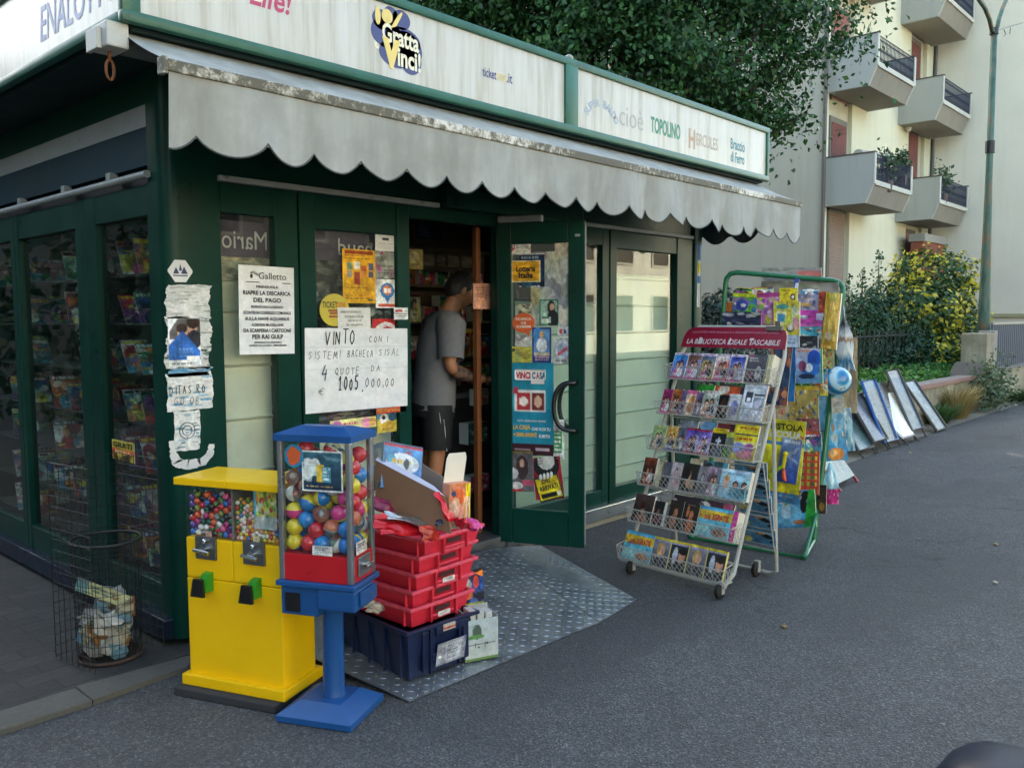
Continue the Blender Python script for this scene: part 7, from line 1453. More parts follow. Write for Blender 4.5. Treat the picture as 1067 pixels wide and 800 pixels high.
for (xa, ya), (xb, yb_) in zip(wpts[:-1], wpts[1:]):
    za, zb_ = wz(xa), wz(xb); g = .002
    mb.add([(xa, ya, 0), (xb, yb_, 0), (xb, yb_+.26, 0), (xa, ya+.26, 0), (xa, ya, za), (xb, yb_, zb_), (xb, yb_+.26, zb_), (xa, ya+.26, za)], [(0, 3, 2, 1), (4, 5, 6, 7), (0, 1, 5, 4), (2, 3, 7, 6)])
    mc.add([(xa, ya-.035, za+g), (xb, yb_-.035, zb_+g), (xb, yb_-.012, zb_+.055), (xa, ya-.012, za+.055), (xa, ya+.02, za+g), (xb, yb_+.02, zb_+g), (xb, yb_+.02, zb_+.055), (xa, ya+.02, za+.055)], [(0, 1, 2, 3), (3, 2, 6, 7), (1, 0, 4, 5)])
    mg.add([(xa, ya+.021, za+g), (xb, yb_+.021, zb_+g), (xb, yb_+.30, zb_+g), (xa, ya+.30, za+g), (xa, ya+.021, za+.056), (xb, yb_+.021, zb_+.056), (xb, yb_+.30, zb_+.05), (xa, ya+.30, za+.05)], [(4, 5, 6, 7), (0, 1, 5, 4), (2, 3, 7, 6)])
mb.add([(7.0, 4.10, 0), (7.0, 4.36, 0), (7.0, 4.36, .5), (7.0, 4.10, .5)], [(0, 3, 2, 1)])
obj('wall_body', mb, PLAS, gw, world=True); obj('coping', mc, COPE, gw, world=True); obj('coping', mg, COPG, gw, world=True)
gp_ = thing('gate_pillar', 'square rough plastered pillar between the garden wall and the gate', 'pillar', Vector((16.9, 4.2, 0)))
pxa = on_y(1016, 345, 4.0); pz = pxa.z
obj('shaft', MB().bevbox((16.55, 3.98, 0), (17.05, 4.40, 1.30), .02), PLAS, gp_, world=True)
obj('gate_jamb', MB().bevbox((17.06, 3.99, 0), (17.28, 4.25, 1.34), .01), CONC, gp_, world=True)
obj('sloped_cap', MB().add([(16.0, 3.90, .565), (16.54, 3.90, .565), (16.54, 4.45, .565), (16.0, 4.45, .565), (16.3, 3.95, .80), (16.545, 3.95, .80), (16.545, 4.4, .80), (16.3, 4.4, .80)], [(0, 3, 2, 1), (4, 5, 6, 7), (0, 1, 5, 4), (1, 2, 6, 5), (2, 3, 7, 6), (3, 0, 4, 7)]), speckle('dark_cap', '#4a4640', '#5f5a54', s=22), gp_, world=True)
gt = thing('driveway_fence', 'dark blue sheet metal fence on a plastered base beyond the pillar', 'fence', Vector((20, 4.1, 0)))
obj('base_wall', MB().box((17.30, 4.02, 0), (40, 4.26, .60)), PLAS, gt, world=True)
obj('base_coping', MB().box((17.30, 3.99, .602), (40, 4.30, .64)), COPG, gt, world=True)
mb = MB(); x = 17.35
while x < 40: mb.add([(x, 4.12, .66), (x+.05, 4.09, .66), (x+.10, 4.09, .66), (x+.15, 4.12, .66), (x, 4.12, 1.44), (x+.05, 4.09, 1.44), (x+.10, 4.09, 1.44), (x+.15, 4.12, 1.44)], [(0, 1, 5, 4), (1, 2, 6, 5), (2, 3, 7, 6)]); x += .15
obj('corrugated_sheet', mb, mat('blue_grey_sheet', '#3a4658', .5, .3, var=.15), gt, world=True)
obj('top_rail', MB().box((17.30, 4.07, 1.442), (40, 4.14, 1.485)), pal('#8a8a86', .5, metal=.5), gt, world=True)
# ------------------------------------------------------------------ leaves
def leaf_mat(name, cols, rough=.5, trans=.25):
    k = NT(name); g = k.n('NewGeometry'); c = k.ramp(g.outputs['Random Per Island'], [(i/(len(cols)-1), srgb(c_)) for i, c_ in enumerate(cols)])
    k.base(c); k.set(Roughness=rough, Specular_IOR_Level=.4)
    tl = k.n('BsdfTranslucent'); k.l(c, tl.inputs[0]); mx = k.n('MixShader'); mx.inputs[0].default_value = trans
    k.l(k.b.outputs[0], mx.inputs[1]); k.l(tl.outputs[0], mx.inputs[2]); k.l(mx.outputs[0], k.out.inputs['Surface']); return k.m
def leaves(name, P, size, m, parent=None, seed=0, out=None, world=False, flat=.35, aspect=.62):
    """one folded diamond per point; out = preferred facing"""
    rs = np.random.default_rng(seed); P = np.asarray(P); n = len(P)
    a = rs.normal(size=(n, 3)); 
    if out is not None: a += np.asarray(out)*1.2
    a[:, 2] += flat*2; a /= np.linalg.norm(a, axis=1)[:, None]
    t = rs.normal(size=(n, 3)); t -= a*(t*a).sum(1)[:, None]; t /= np.linalg.norm(t, axis=1)[:, None]; b = np.cross(a, t)
    s = size*rs.uniform(.6, 1.35, n)[:, None]
    v = np.stack([P-t*s*.5, P+b*s*aspect*.5+a*s*.08, P+t*s*.5-a*s*.06, P-b*s*aspect*.5+a*s*.08], 1).reshape(-1, 3)
    if parent is not None and world: inv = np.array(root_inv(parent)); v = v @ inv[:3, :3].T+inv[:3, 3]
    me = bpy.data.meshes.new(name); me.vertices.add(4*n); me.vertices.foreach_set('co', v.astype(np.float32).ravel())
    me.loops.add(4*n); me.loops.foreach_set('vertex_index', np.arange(4*n, dtype=np.int32)); me.polygons.add(n)
    me.polygons.foreach_set('loop_start', np.arange(0, 4*n, 4, dtype=np.int32)); me.update(calc_edges=True); me.validate(); me.materials.append(m)
    o = bpy.data.objects.new(name, me); COL.objects.link(o)
    if parent is not None: o.parent = parent
    return o
BARK = speckle('bark', '#3a3128', '#5a4c3e', s=18, bump=.8)
def tree(name, lab, base, h_trunk, lobes, nclump, nleaf, lsize, cols, seed, group=None, clump_r=.42, trunk_r=.16):
    rs = np.random.default_rng(seed); t = thing(name, lab, 'tree', Vector(base), group); B_ = Vector(base)
    mb = MB().tube([B_, B_+Vector((.05, .02, h_trunk*.5)), B_+Vector((0, .05, h_trunk)), B_+Vector((.1, 0, h_trunk+2.2))], [trunk_r*1.3, trunk_r, trunk_r*.85, trunk_r*.4], 10)
    pts = []; outs = []
    cen = np.mean([l[:3] for l in lobes], 0)
    for (x, y, z, r, rz) in lobes: mb.tube([B_+Vector((0, .03, h_trunk*.9)), (B_+Vector((0, 0, h_trunk)))*.4+Vector((x, y, z))*.6, Vector((x, y, z))], [trunk_r*.5, trunk_r*.3, trunk_r*.08], 6)
    vol = np.array([l[3]**2*l[4] for l in lobes]); pick = rs.choice(len(lobes), nclump, p=vol/vol.sum())
    for i in pick:
        x, y, z, r, rz = lobes[i]; d = rs.normal(size=3); d /= np.linalg.norm(d); k = rs.uniform(.45, 1.06)**.6
        c = np.array([x, y, z])+d*k*np.array([r, r, rz]); n = int(nleaf*rs.uniform(.5, 1.5)); cr = clump_r*rs.uniform(.6, 1.4)
        q = rs.normal(size=(n, 3))*cr*np.array([.55, .55, .30]); q[:, 2] -= .25*(q[:, 0]**2+q[:, 1]**2)/cr
        pts.append(c+q); outs.append(np.tile(d, (n, 1)))
    obj('trunk', mb, BARK, t, world=True, smooth=True)
    leaves('crown', np.concatenate(pts), lsize, leaf_mat(name+'_leaf', cols), t, seed, np.concatenate(outs), world=True); return t
tb_ = at_d(640, 260, 13.5); tb_.z = 0
Lb = []
for (px, py, d, r, rz) in [(560, 60, 13.5, 2.1, 1.6), (660, 70, 13.2, 2.2, 1.7), (760, 30, 13.0, 1.8, 1.5), (700, -60, 13.5, 2.6, 2.0), (600, -60, 14, 2.6, 2), (500, -30, 14.5, 2.2, 1.8), (780, 90, 12.8, .95, .8), (780, -30, 13.2, 1.1, 1.4), (822, 55, 12.9, .5, .55), (740, 130, 13.1, 1.0, .6), (640, 150, 13.6, 1.6, .8), (440, 10, 15, 2.2, 1.8), (650, -200, 14, 3.0, 2.4), (520, -190, 14.5, 2.6, 2.2), (842, 118, 12.9, .22, .16), (805, 166, 12.9, .2, .12), (800, 20, 12.6, .55, .5)]:
    p = at_d(px, py, d); Lb.append((p.x, p.y, p.z, r, rz))
tree('linden_tree', 'large dark green leafy tree rising behind the kiosk roof', tb_, 3.0, Lb, 1350, 150, .092, ['#1f4020', '#2c5026', '#1a3418', '#38622a', '#2f5428', '#4a7434'], 21, clump_r=.5, trunk_r=.2)
# ------------------------------------------------------------------ garden
struct('garden_soil', MB().grid(lambda u, v: Vector((7.05+26*u, 4.30+5.4*v, .44+.05*math.sin(7*u+3*v))), 20, 8), SOIL)
rs = np.random.default_rng(5)
q = np.stack([rs.uniform(9, 20, 9000), 4.42+rs.uniform(0, 1, 9000)**1.5*1.6, np.zeros(9000)], 1); q[:, 2] = .47+rs.uniform(0, .20, 9000)*(.4+.6*np.sin(q[:, 0]*2.1)**2)
gc = leaves('ground_cover', q, .10, leaf_mat('ground_cover_leaf', ['#3a6a2a', '#4f8236', '#2c5424', '#5f9040']), None, 6); gc['kind'] = 'stuff'; tag(gc, 'bright green low leaves filling the bed behind the garden wall', 'ground cover')
# iron fence behind the bed
fe = thing('iron_fence', 'thin dark iron garden fence with curled bars in front of the bushes', 'fence', Vector((16, 6.0, .44)))
mb = MB(); x = 13.2; i = 0
while x < 23.5:
    k = .05*math.sin(i*2.1); mb.tube([(x, 6, .40), (x, 6, 1.32)], .012, 5)
    if i % 2 == 0: mb.tube([(x+.1+.10*math.sin(a*.9), 6.0, .45+.8*a/12) for a in range(13)], .008, 4)
    x += .24; i += 1
for z in (.50, 1.22): mb.tube([(13.2, 6, z), (23.5, 6, z)], .014, 5)
obj('bars', mb, pal('#2a2a26', .6), fe, world=True)
def bush(name, lab, lobes, n, ls, cols, seed, cat='bush', stem=True, group=None):
    rs = np.random.default_rng(seed); x0 = np.mean([l[0] for l in lobes]); y0 = np.mean([l[1] for l in lobes]); t = thing(name, lab, cat, Vector((x0, y0, .44)), group); pts = []; outs = []; mb = MB()
    tot = sum(l[3]**2 for l in lobes)
    for (x, y, z, r, rz) in lobes:
        k = int(n*r*r/tot); d = rs.normal(size=(k, 3)); d /= np.linalg.norm(d, axis=1)[:, None]; rad = rs.uniform(.35, 1.0, k)**.45; bump = 1+.16*np.sin(d[:, 0]*7+seed)*np.sin(d[:, 2]*6)+.1*np.sin(d[:, 1]*13)
        pts.append(np.array([x, y, z])+d*(rad*bump)[:, None]*np.array([r, r, rz])); outs.append(d)
        mb.tube([(x0, y0, .4), ((x0+x)/2, (y0+y)/2, (.4+z)/2), (x, y, z)], [.05, .03, .012], 6)
    obj('stems', mb, BARK, t, world=True); P_ = np.concatenate(pts); O_ = np.concatenate(outs); kk = P_[:, 2] > .45
    leaves('foliage', P_[kk], ls, leaf_mat(name+'_leaf_%d' % seed, cols), t, seed, O_[kk], world=True); return t, P_[kk], O_[kk]
def lob(l): return [(*at_d(px, py, d), r, rz) for px, py, d, r, rz in l]
gl = lob([(955, 330, 19.6, 1.0, 1.0), (985, 345, 19.4, .85, .9), (970, 290, 20.0, .9, .7), (1000, 320, 19.6, .45, .7), (935, 345, 19.6, .9, .9), (960, 370, 19.2, 1.1, .5)])
bt, BP, BO = bush('golden_bush', 'big rounded bush with yellow-tipped leaves left of the lamp post', gl, 9500, .12, ['#33542a', '#42663a', '#2a4826', '#55723a'], 31)
kk = (RNG.random(len(BP)) < .62) & (BO[:, 2] > -.35) & (np.sin(BP[:, 0]*3.1)*np.sin(BP[:, 1]*2.7+BP[:, 2]*3.3) > -.15); lv = leaves('yellow_tips', BP[kk]+BO[kk]*.08, .125, leaf_mat('yellow_leaf', ['#c2b02c', '#dccb3c', '#a8a22e', '#e0d25c']), bt, 32, BO[kk], world=True)
bush('feathery_shrub', 'dark green feathery shrub behind the iron fence right of the green rack', lob([(905, 340, 18.5, .75, .9), (925, 330, 18.8, .7, .8), (890, 350, 18.0, .7, .9), (935, 365, 18.3, .8, .5), (905, 375, 17.8, .9, .45)]), 9000, .085, ['#1c4026', '#27502f', '#183620', '#2f5a35'], 33)
bush('dark_shrub', 'dark leggy shrub by the grey house wall left of the green rack', lob([(742, 322, 13.5, .22, .3), (755, 318, 13.8, .25, .3), (735, 332, 13.5, .25, .35), (750, 345, 13.4, .4, .4), (760, 380, 13.2, .6, .6)]), 2600, .09, ['#26382c', '#33453a', '#1e2c24'], 34)
for i, (px, y0_, y1_, d, lab) in enumerate([(916, 262, 300, 18.9, 'tallest upright leafy shoot against the cream wall'), (899, 280, 320, 18.6, 'upright leafy shoot left of the tallest one'), (885, 285, 330, 18.4, 'upright leafy shoot nearest the green rack'), (944, 268, 300, 19.5, 'thin upright shoot by the brown shutter')]):
    a = at_d(px-1, y1_, d); b = at_d(px, y0_, d); t = thing('leafy_shoot', lab, 'plant', a); obj('stem', MB().tube([a-Vector((0, 0, .8)), a, b], [.015, .012, .005], 5), BARK, t, world=True)
    n = 90; u = RNG.uniform(0, 1, n); Pp = np.array(a)[None]*(1-u[:, None])+np.array(b)[None]*u[:, None]; Pp += RNG.normal(size=(n, 3))*np.array([.09, .09, .03])*(1.1-.7*u[:, None]); leaves('leaves', Pp, .085, leaf_mat('shoot_leaf_%d' % i, ['#3a5a3a', '#4a6a48', '#2f4c32']), t, 50+i, world=True)
# weeds at the foot of the wall
def tuft(name, lab, x, y, h, w, n, col, seed, blade=.012):
    rs = np.random.default_rng(seed); mb = MB()
    for i in range(n):
        a = rs.uniform(0, 6.28); r = rs.uniform(0, w*.35); p = Vector((x+r*math.cos(a), y+r*math.sin(a)*.6, 0)); l = h*rs.uniform(.5, 1.1); tip = p+Vector((math.cos(a)*w*rs.uniform(.2, .8), math.sin(a)*w*.4-.02, l)); mid = (p+tip)/2+Vector((0, 0, l*.15)); s = Vector((-math.sin(a), math.cos(a), 0))*blade
        mb.add([p-s, p+s, mid+s*.7, mid-s*.7, tip], [(0, 1, 2, 3), (3, 2, 4)])
    org = Vector((x, y, 0)); mb.v = [v-org for v in mb.v]; o = obj(name, mb, leaf_mat(name+'_blade_%d' % seed, col)); o.location = org; return tag(o, lab, 'weeds')
w1 = on_z(1010, 437, 0); w2 = on_z(1037, 432, 0); w3 = on_z(993, 443, 0)
tuft('dry_grass_tuft', 'straw coloured dry grass tuft at the foot of the garden wall', 14.6, 3.92, .52, .75, 900, ['#8f7f4c', '#a8965e', '#7a6c40', '#b3a372'], 61, .006)
tuft('green_weed', 'low green weed left of the dry tuft at the wall foot', 13.7, 3.92, .30, .62, 420, ['#3f5f35', '#52733f', '#33502c'], 62, .012)
t = thing('flowering_weed', 'grey green flowering weed in front of the gate pillar', 'weeds', Vector((16.0, 3.78, 0)))
n = 1600; d = RNG.normal(size=(n, 3))*np.array([.38, .14, .24]); Pp = np.array([16.1, 3.8, .38])+d; Pp = Pp[(Pp[:, 2] > .02)]
leaves('foliage', Pp, .07, leaf_mat('weed_leaf', ['#4a5f42', '#5f7350', '#3c5036', '#77836a']), t, 63, world=True)
obj('stems', MB().tube([(16.1, 3.8, 0), (16.0, 3.78, .6)], .012, 5).tube([(16.1, 3.8, 0), (16.4, 3.8, .5)], .01, 5).tube([(16.1, 3.8, 0), (15.8, 3.78, .45)], .01, 5), BARK, t, world=True)
tuft('roadside_grass', 'green grass strip at the foot of the fence base past the pillar', 19.2, 3.85, .28, 2.6, 900, ['#4a6b38', '#5d8046', '#3c582e'], 64, .012)
# ------------------------------------------------------------------ lamp post
LPY = 4.75; la = on_y(1023.5, 378, LPY); LX = la.x
def lamp_mat():
    k = NT('flaking_green_paint'); v = k.coord('Object', (1, 1, .35)); f = k.noise(v, 6, 7, .65); k.base(k.ramp(f, [(.4, srgb('#3c5548')), (.52, srgb('#4f6858')), (.58, srgb('#6d5f4c')), (.7, srgb('#8a6648'))])); k.set(Roughness=.55, Metallic=.2); k.bump(f, .3, .004); return k.m
LM = lamp_mat(); lamp = thing('street_lamp', 'flaking green street lamp post forking into two curved arms', 'street lamp', Vector((LX, LPY, .40)))
zf = on_y(1036, 33, LPY).z; dmm = (Vector((LX, LPY, 2))-CAM).dot(FW)/FPX; tops = on_y(1036, 33, LPY)
ax_ = tops.x
obj('pole', MB().tube([(LX, LPY, .3), (LX+.01, LPY, 1.6), (LX+.0, LPY, 3.0), (LX+(ax_-LX)*.5, LPY, 4.5), (ax_, LPY, zf)], [dmm*7, dmm*6, dmm*4.6, dmm*3.4, dmm*3.0], 14), LM, lamp, world=True, smooth=True)
al = [(1034, 33), (1031, 20), (1026, 8), (1019, -2), (1008, -10), (990, -18)]; ar = [(1038, 33), (1041, 20), (1045, 8), (1050, -3), (1060, -12), (1080, -20)]
for pts in (al, ar): obj('arm', MB().tube([on_y(a, b, LPY) for a, b in pts], dmm*2.2, 10), LM, lamp, world=True, smooth=True)
obj('band', MB().cyl((ax_-.0, LPY, zf-.06), (ax_, LPY, zf+.06), dmm*4.2, n=14), BLACK, lamp, world=True, smooth='auto')
zb_ = on_y(1031, 153, LPY).z; obj('band', MB().cyl((LX+(ax_-LX)*.42, LPY, zb_-.12), (LX+(ax_-LX)*.45, LPY, zb_+.12), dmm*4.6, n=14), BLACK, lamp, world=True, smooth='auto')
for s, e in ((-1, (978, -22)), (1, (1092, -24))):
    p = on_y(*e, LPY); obj('lamp_head', MB().bevbox((p.x-.35, LPY-.12, p.z-.06), (p.x+.35, LPY+.12, p.z+.06), .04), pal('#6a6f6c', .5), lamp, world=True)
wr = obj('overhead_wire', MB().tube([on_y(1036, 33, LPY), on_y(1052, 28, LPY), on_y(1110, 12, LPY)], .008, 5), BLACK, lamp, world=True)
obj('wire_tie', MB().tube([on_y(1046, 31, LPY), on_y(1048, 36, LPY), on_y(1046, 38, LPY)], .008, 4).tube([on_y(1053, 29, LPY), on_y(1052, 36, LPY)], .008, 4), BLACK, lamp, world=True)

# ================================================================== apartment house with balconies
def stucco(name, c, d, var=.08):
    k = NT(name); v = k.coord('Object'); f = k.noise(v, .5, 7, .6); g = k.noise(k.coord('Object', (3, 3, .25)), 1.2, 6, .6); c_ = srgb(c)
    col = k.ramp(f, [(.3, tuple(x*(1-var) for x in c_)), (.7, tuple(x*(1+var*.5) for x in c_))]); col = k.mix(k.ramp(g, [(.5, (0, 0, 0)), (.85, (.5, .5, .5))]), col, srgb(d)); k.base(col); k.set(Roughness=.9); k.bump(k.noise(v, 60, 4), .15, .004); return k.m
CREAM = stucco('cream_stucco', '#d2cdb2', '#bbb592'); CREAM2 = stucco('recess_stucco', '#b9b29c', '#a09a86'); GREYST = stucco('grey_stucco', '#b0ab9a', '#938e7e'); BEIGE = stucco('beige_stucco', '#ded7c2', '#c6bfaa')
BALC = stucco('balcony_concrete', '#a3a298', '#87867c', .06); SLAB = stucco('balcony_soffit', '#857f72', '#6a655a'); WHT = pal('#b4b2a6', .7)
ap = thing('apartment_house', 'cream apartment house with concrete balconies across the garden', 'building', Vector((23.7, 10, 0)))
def AP(name, mb, m, parent=None, **kw): return obj(name, mb, m, parent or ap, world=True, **kw)
HT = 19.0; bays = [(24.05, 25.75), (30.7, 32.35)]; xs = 23.7; rec = .12; xe = 33.1  # house height raised out of view to keep sun off the tree
fw_ = MB(); x = xs
for a, b in bays: fw_.box((x, 10, 0), (a, 10.4, HT)); x = b
fw_.box((x, 10, 0), (xe, 10.4, HT)); AP('front_wall', fw_, CREAM)
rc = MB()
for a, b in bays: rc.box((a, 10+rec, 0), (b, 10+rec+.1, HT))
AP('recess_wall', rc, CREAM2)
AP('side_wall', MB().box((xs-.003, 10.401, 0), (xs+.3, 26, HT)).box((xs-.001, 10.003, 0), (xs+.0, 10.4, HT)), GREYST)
AP('socle', MB().box((xs-.02, 9.96, 0), (xe, 9.998, 1.95)), pal('#77776e', .9))
AP('roof', MB().box((xs-.5, 9.3, HT), (xe+.2, 26, HT+.3)), SLAB)
for x in (xs-.07, xe-.05): AP('drainpipe', MB().cyl((x, 9.93, .2), (x, 9.93, HT), .06, n=10), pal('#5a5752', .5, metal=.4), smooth='auto')
SHUTR = mat('brown_roller_shutter', '#7a4a44', .6, var=.1); SHUTP = mat('faded_pink_shutter', '#a06a62', .6, var=.1); SHUTB = mat('beige_shutter', '#8f7a6a', .6, var=.1)
def shutter(x0, x1, z0, z1, m, drop=1.0):
    mb = MB(); zt_ = z1; zb_ = z1-(z1-z0)*drop; n = int((zt_-zb_)/.05)
    for i in range(n): a = zb_+(zt_-zb_)*i/n; b = zb_+(zt_-zb_)*(i+1)/n; mb.add([(x0, 10+rec-.05, a), (x1, 10+rec-.05, a), (x1, 10+rec-.065, a+.012), (x0, 10+rec-.065, a+.012), (x1, 10+rec-.05, b), (x0, 10+rec-.05, b)], [(0, 1, 2, 3), (3, 2, 4, 5)])
    w = AP('window', MB().box((x0-.08, 10+rec-.045, z0-.05), (x0, 10+rec-.002, z1+.15)).box((x1, 10+rec-.045, z0-.05), (x1+.08, 10+rec-.002, z1+.15)).box((x0, 10+rec-.045, z1), (x1, 10+rec-.002, z1+.15)), pal('#6f6a60', .7))
    AP('shutter', mb, m, w)
    if drop < 1: AP('glass', MB().box((x0, 10+rec-.03, z0), (x1, 10+rec-.02, zb_)), mat('window_dark_glass', '#1f1c1a', .08), w); AP('window_bar', MB().box((x0+.42*(x1-x0), 10+rec-.04, z0), (x0+.55*(x1-x0), 10+rec-.031, zb_)), pal('#9a6a3a', .6), w)
for zf_, m, dr in ((9.1, SHUTP, 1), (6.0, SHUTR, .66), (2.85, SHUTB, 1), (12.2, SHUTP, 1)):
    shutter(24.45, 25.5, zf_-(1.3 if zf_ < 12.5 else 1), zf_+1.15 if zf_ > 3 else 4.6, m, dr)
for zf_, m, dr in ((10.3, SHUTR, .8), (7.3, SHUTR, .8), (3.9, SHUTP, 1), (13.2, SHUTR, .8)): shutter(30.95, 31.85, zf_-2.0 if zf_ < 5 else zf_-1.5, zf_+.55, m, dr)
RAILM = pal('#2c3040', .5, metal=.5)
def balcony(x0, x1, zt_, lab=None, y0=8.65, plants=0):
    zv = zt_-.82; zb_ = zt_-1.33; c = .22; t = .10
    for xa in (x0, x1-t):
        poly = [(10, zt_), (y0, zt_), (y0, zv), (y0+c, zb_), (10, zb_)]
        b = AP('balcony_side', MB().prism([(p[0], p[1]) for p in poly], xa, xa+t, Mx(Vector((0, 1, 0)), Vector((0, 0, 1)), Vector((1, 0, 0)), Vector((0, 0, 0)))), BALC)
        AP('edge_trim', MB().box((xa-.01, y0-.02, zv), (xa+t+.01, y0+.01, zt_)), WHT, b); AP('top_rail', MB().box((xa-.02, y0-.03, zt_+.003), (xa+t+.02, 9.99, zt_+.035)), pal('#4a443c', .7), b)
    # tapering underside: narrower than the top, like a trough
    k = .30; mb = MB().add([(x0-.012, y0+c, zb_-.002), (x1+.012, y0+c, zb_-.002), (x1+.012, 9.99, zb_-.002), (x0-.012, 9.99, zb_-.002), (x0-.012, y0-.005, zv), (x1+.012, y0-.005, zv), (x1+.012, 9.99, zv), (x0-.012, 9.99, zv)], [])
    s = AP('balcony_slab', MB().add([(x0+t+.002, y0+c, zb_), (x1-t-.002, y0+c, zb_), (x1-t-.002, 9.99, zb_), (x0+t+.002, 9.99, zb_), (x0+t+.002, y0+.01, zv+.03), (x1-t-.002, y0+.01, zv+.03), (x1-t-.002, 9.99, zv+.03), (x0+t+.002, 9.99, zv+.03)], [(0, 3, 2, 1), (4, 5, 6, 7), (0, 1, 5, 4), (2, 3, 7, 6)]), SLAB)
    AP('slab_edge', MB().box((x0+t+.003, y0-.015, zv-.03), (x1-t-.003, y0+.008, zv+.10)), WHT, s)
    mb = MB(); n = int((x1-x0-2*t)/.105); yy = y0+.03; za, zb2 = zv+.10, zt_-.02
    for z in (za+.05, za+.10, zb2-.10, zb2): mb.tube([(x0+t, yy, z), (x1-t, yy, z)], .016, 4)
    for i in range(n+1):
        x = x0+t+(x1-x0-2*t)*i/n; mb.tube([(x, yy, za), (x, yy, zb2)], .011, 4)
        if i < n: w_ = (x1-x0-2*t)/n; mb.tube([(x+w_*.5+w_*.45*math.sin(j*PI/3), yy, za+.1+(zb2-za-.2)*j/6) for j in range(7)], .008, 3)
    AP('railing', mb, RAILM)
balcony(23.9, 26.95, 9.15); balcony(23.9, 26.95, 6.02); balcony(23.9, 26.95, 12.3)
balcony(29.6, 32.75, 10.28-1.1); balcony(29.6, 32.75, 12.38); balcony(29.6, 32.75, 6.05)
AP('wall_lamp', MB().sphere(on_y(946, 132, 9.9), .16, 12, 8, sc=(1, .8, 1.2)), WHT, smooth=True)
# rolled awning and pots on the balconies
pr = on_y(892, 160, 9.3); t = obj('rolled_mat', MB().tube([Vector((24.7, 9.4, 6.15)), Vector((26.2, 9.2, 6.2))], .16, 12), pal('#a8a698', .8)); tag(t, 'pale rolled bundle lying on the wall of the lower left balcony', 'bundle')
for i, (px, py, d, r, lab) in enumerate([(925, 172, 8.75, .34, 'leafy potted plant at the railing of the lower left balcony'), (940, 168, 8.8, .28, 'wispy potted plant at the right end of the lower left balcony railing'), (983, 188, 8.75, .45, 'potted plant on the low balcony beside the beige wing')]):
    p = on_y(px, py, d); t = thing('potted_plant', lab, 'plant', p-Vector((0, 0, .75))); obj('pot', MB().lathe([(.12, -.75), (.16, -.45), (.15, -.45)], 12, Matrix.Translation(p)), pal('#5a4a44', .8), t, world=True)
    Pp = np.array(p)+RNG.normal(size=(260, 3))*np.array([r*.7, r*.3, r*.55]); leaves('foliage', Pp, .13, leaf_mat('pot_leaf_%d' % i, ['#3a5238', '#4a6446', '#5f7258']), t, 70+i, world=True)
wg = thing('beige_house', 'plain beige house wall closing the view behind the lamp post', 'building', Vector((33.4, 8, 0)))
obj('wall', MB().box((33.2, 4.9, .0), (38, 10.6, 16)), BEIGE, wg, world=True)
obj('string_course', MB().box((33.12, 4.85, 1.55), (33.198, 10.4, 1.68)), stucco('course_stucco', '#a39d78', '#8f8864'), wg, world=True)
obj('roof', MB().box((32.9, 4.6, 16.002), (38.3, 10.9, 16.3)), SLAB, wg, world=True)
bp = thing('brick_pier', 'small red brick pier with a grey cap at the foot of the cream house', 'pier', Vector((31.5, 9.3, .4)))
pA = on_y(962, 262, 9.2); pB = on_y(985, 248, 9.2)
obj('brickwork', MB().box((pA.x, 9.2, .4), (pB.x, 9.6, pB.z-.25)), mat('red_brick', '#7d4534', .9, var=.2, scale=5), bp, world=True); obj('cap', MB().box((pA.x-.05, 9.15, pB.z-.249), (pB.x+.05, 9.65, pB.z)), CONC, bp, world=True)
# houses across the road mirror in the glass; unseen ones behind and left added to shade
def house(lab, x0, x1, y0, y1, h, c, face, seed):
    t = thing('street_house', lab, 'building', Vector(((x0+x1)/2, (y0+y1)/2, 0))); st = stucco('house_stucco_%d' % seed, c, '#7a766a')
    obj('walls', MB().box((x0, y0, 0), (x1, y1, h)), st, t, world=True); obj('roof', MB().add([(x0-.5, y0-.5, h+.002), (x1+.5, y0-.5, h+.002), (x1+.5, y1+.5, h+.002), (x0-.5, y1+.5, h+.002), ((x0*.7+x1*.3), (y0+y1)/2, h+2), ((x0*.3+x1*.7), (y0+y1)/2, h+2)], [(3, 2, 1, 0), (0, 1, 5, 4), (1, 2, 5), (2, 3, 4, 5), (3, 0, 4)]), mat('roof_tiles_%d' % seed, '#7d5242', .9, var=.2), t, world=True)
    dark = mat('house_glass_%d' % seed, '#23282c', .1); y = y1 if face > 0 else y0; n = max(2, int((x1-x0)/3)); cnt = 0
    for f in range(int(h/3.1)):
        for i in range(n):
            x = x0+(x1-x0)*(i+.5)/n; z = 1.0+3.1*f; s = face
            w = obj('window', MB().box((x-.75, y+s*.002, z-.1), (x+.75, y+s*.06, z)).box((x-.75, y+s*.002, z+1.6), (x+.75, y+s*.06, z+1.7)).box((x-.75, y+s*.002, z), (x-.65, y+s*.06, z+1.6)).box((x+.65, y+s*.002, z), (x+.75, y+s*.06, z+1.6)), WHT, t, world=True)
            obj('pane', MB().box((x-.65, y+s*.003, z), (x+.65, y+s*.02, z+1.6)), dark, w, world=True)
    return t
house('tall ochre house standing behind the kiosk and the tree', 1, 21, 21, 32, 14.5, '#a89a78', -1, 1)  # out of view, added to block the low sun
house('cream house across the road mirrored in the shop glass', -6, 9, -26, -15, 10.5, '#b9b09a', 1, 2)
house('pale grey house across the road farther along', 11, 26, -27, -15, 7.5, '#5f605c', 1, 3)
house('whitish house across the road far along to the right', 28, 46, -27, -15, 8.5, '#c9cabf', 1, 4)
house('brown house closing the side street left of the kiosk', -26, -13, -9, 20, 6, '#7d7262', 1, 5)  # out of view, added to cut sky light on the left
house('low dark house beyond the hedge behind the kiosk', -10, .5, 21, 30, 6.5, '#6f695c', -1, 6)  # out of view, added as a dark backdrop mirrored in the side glass
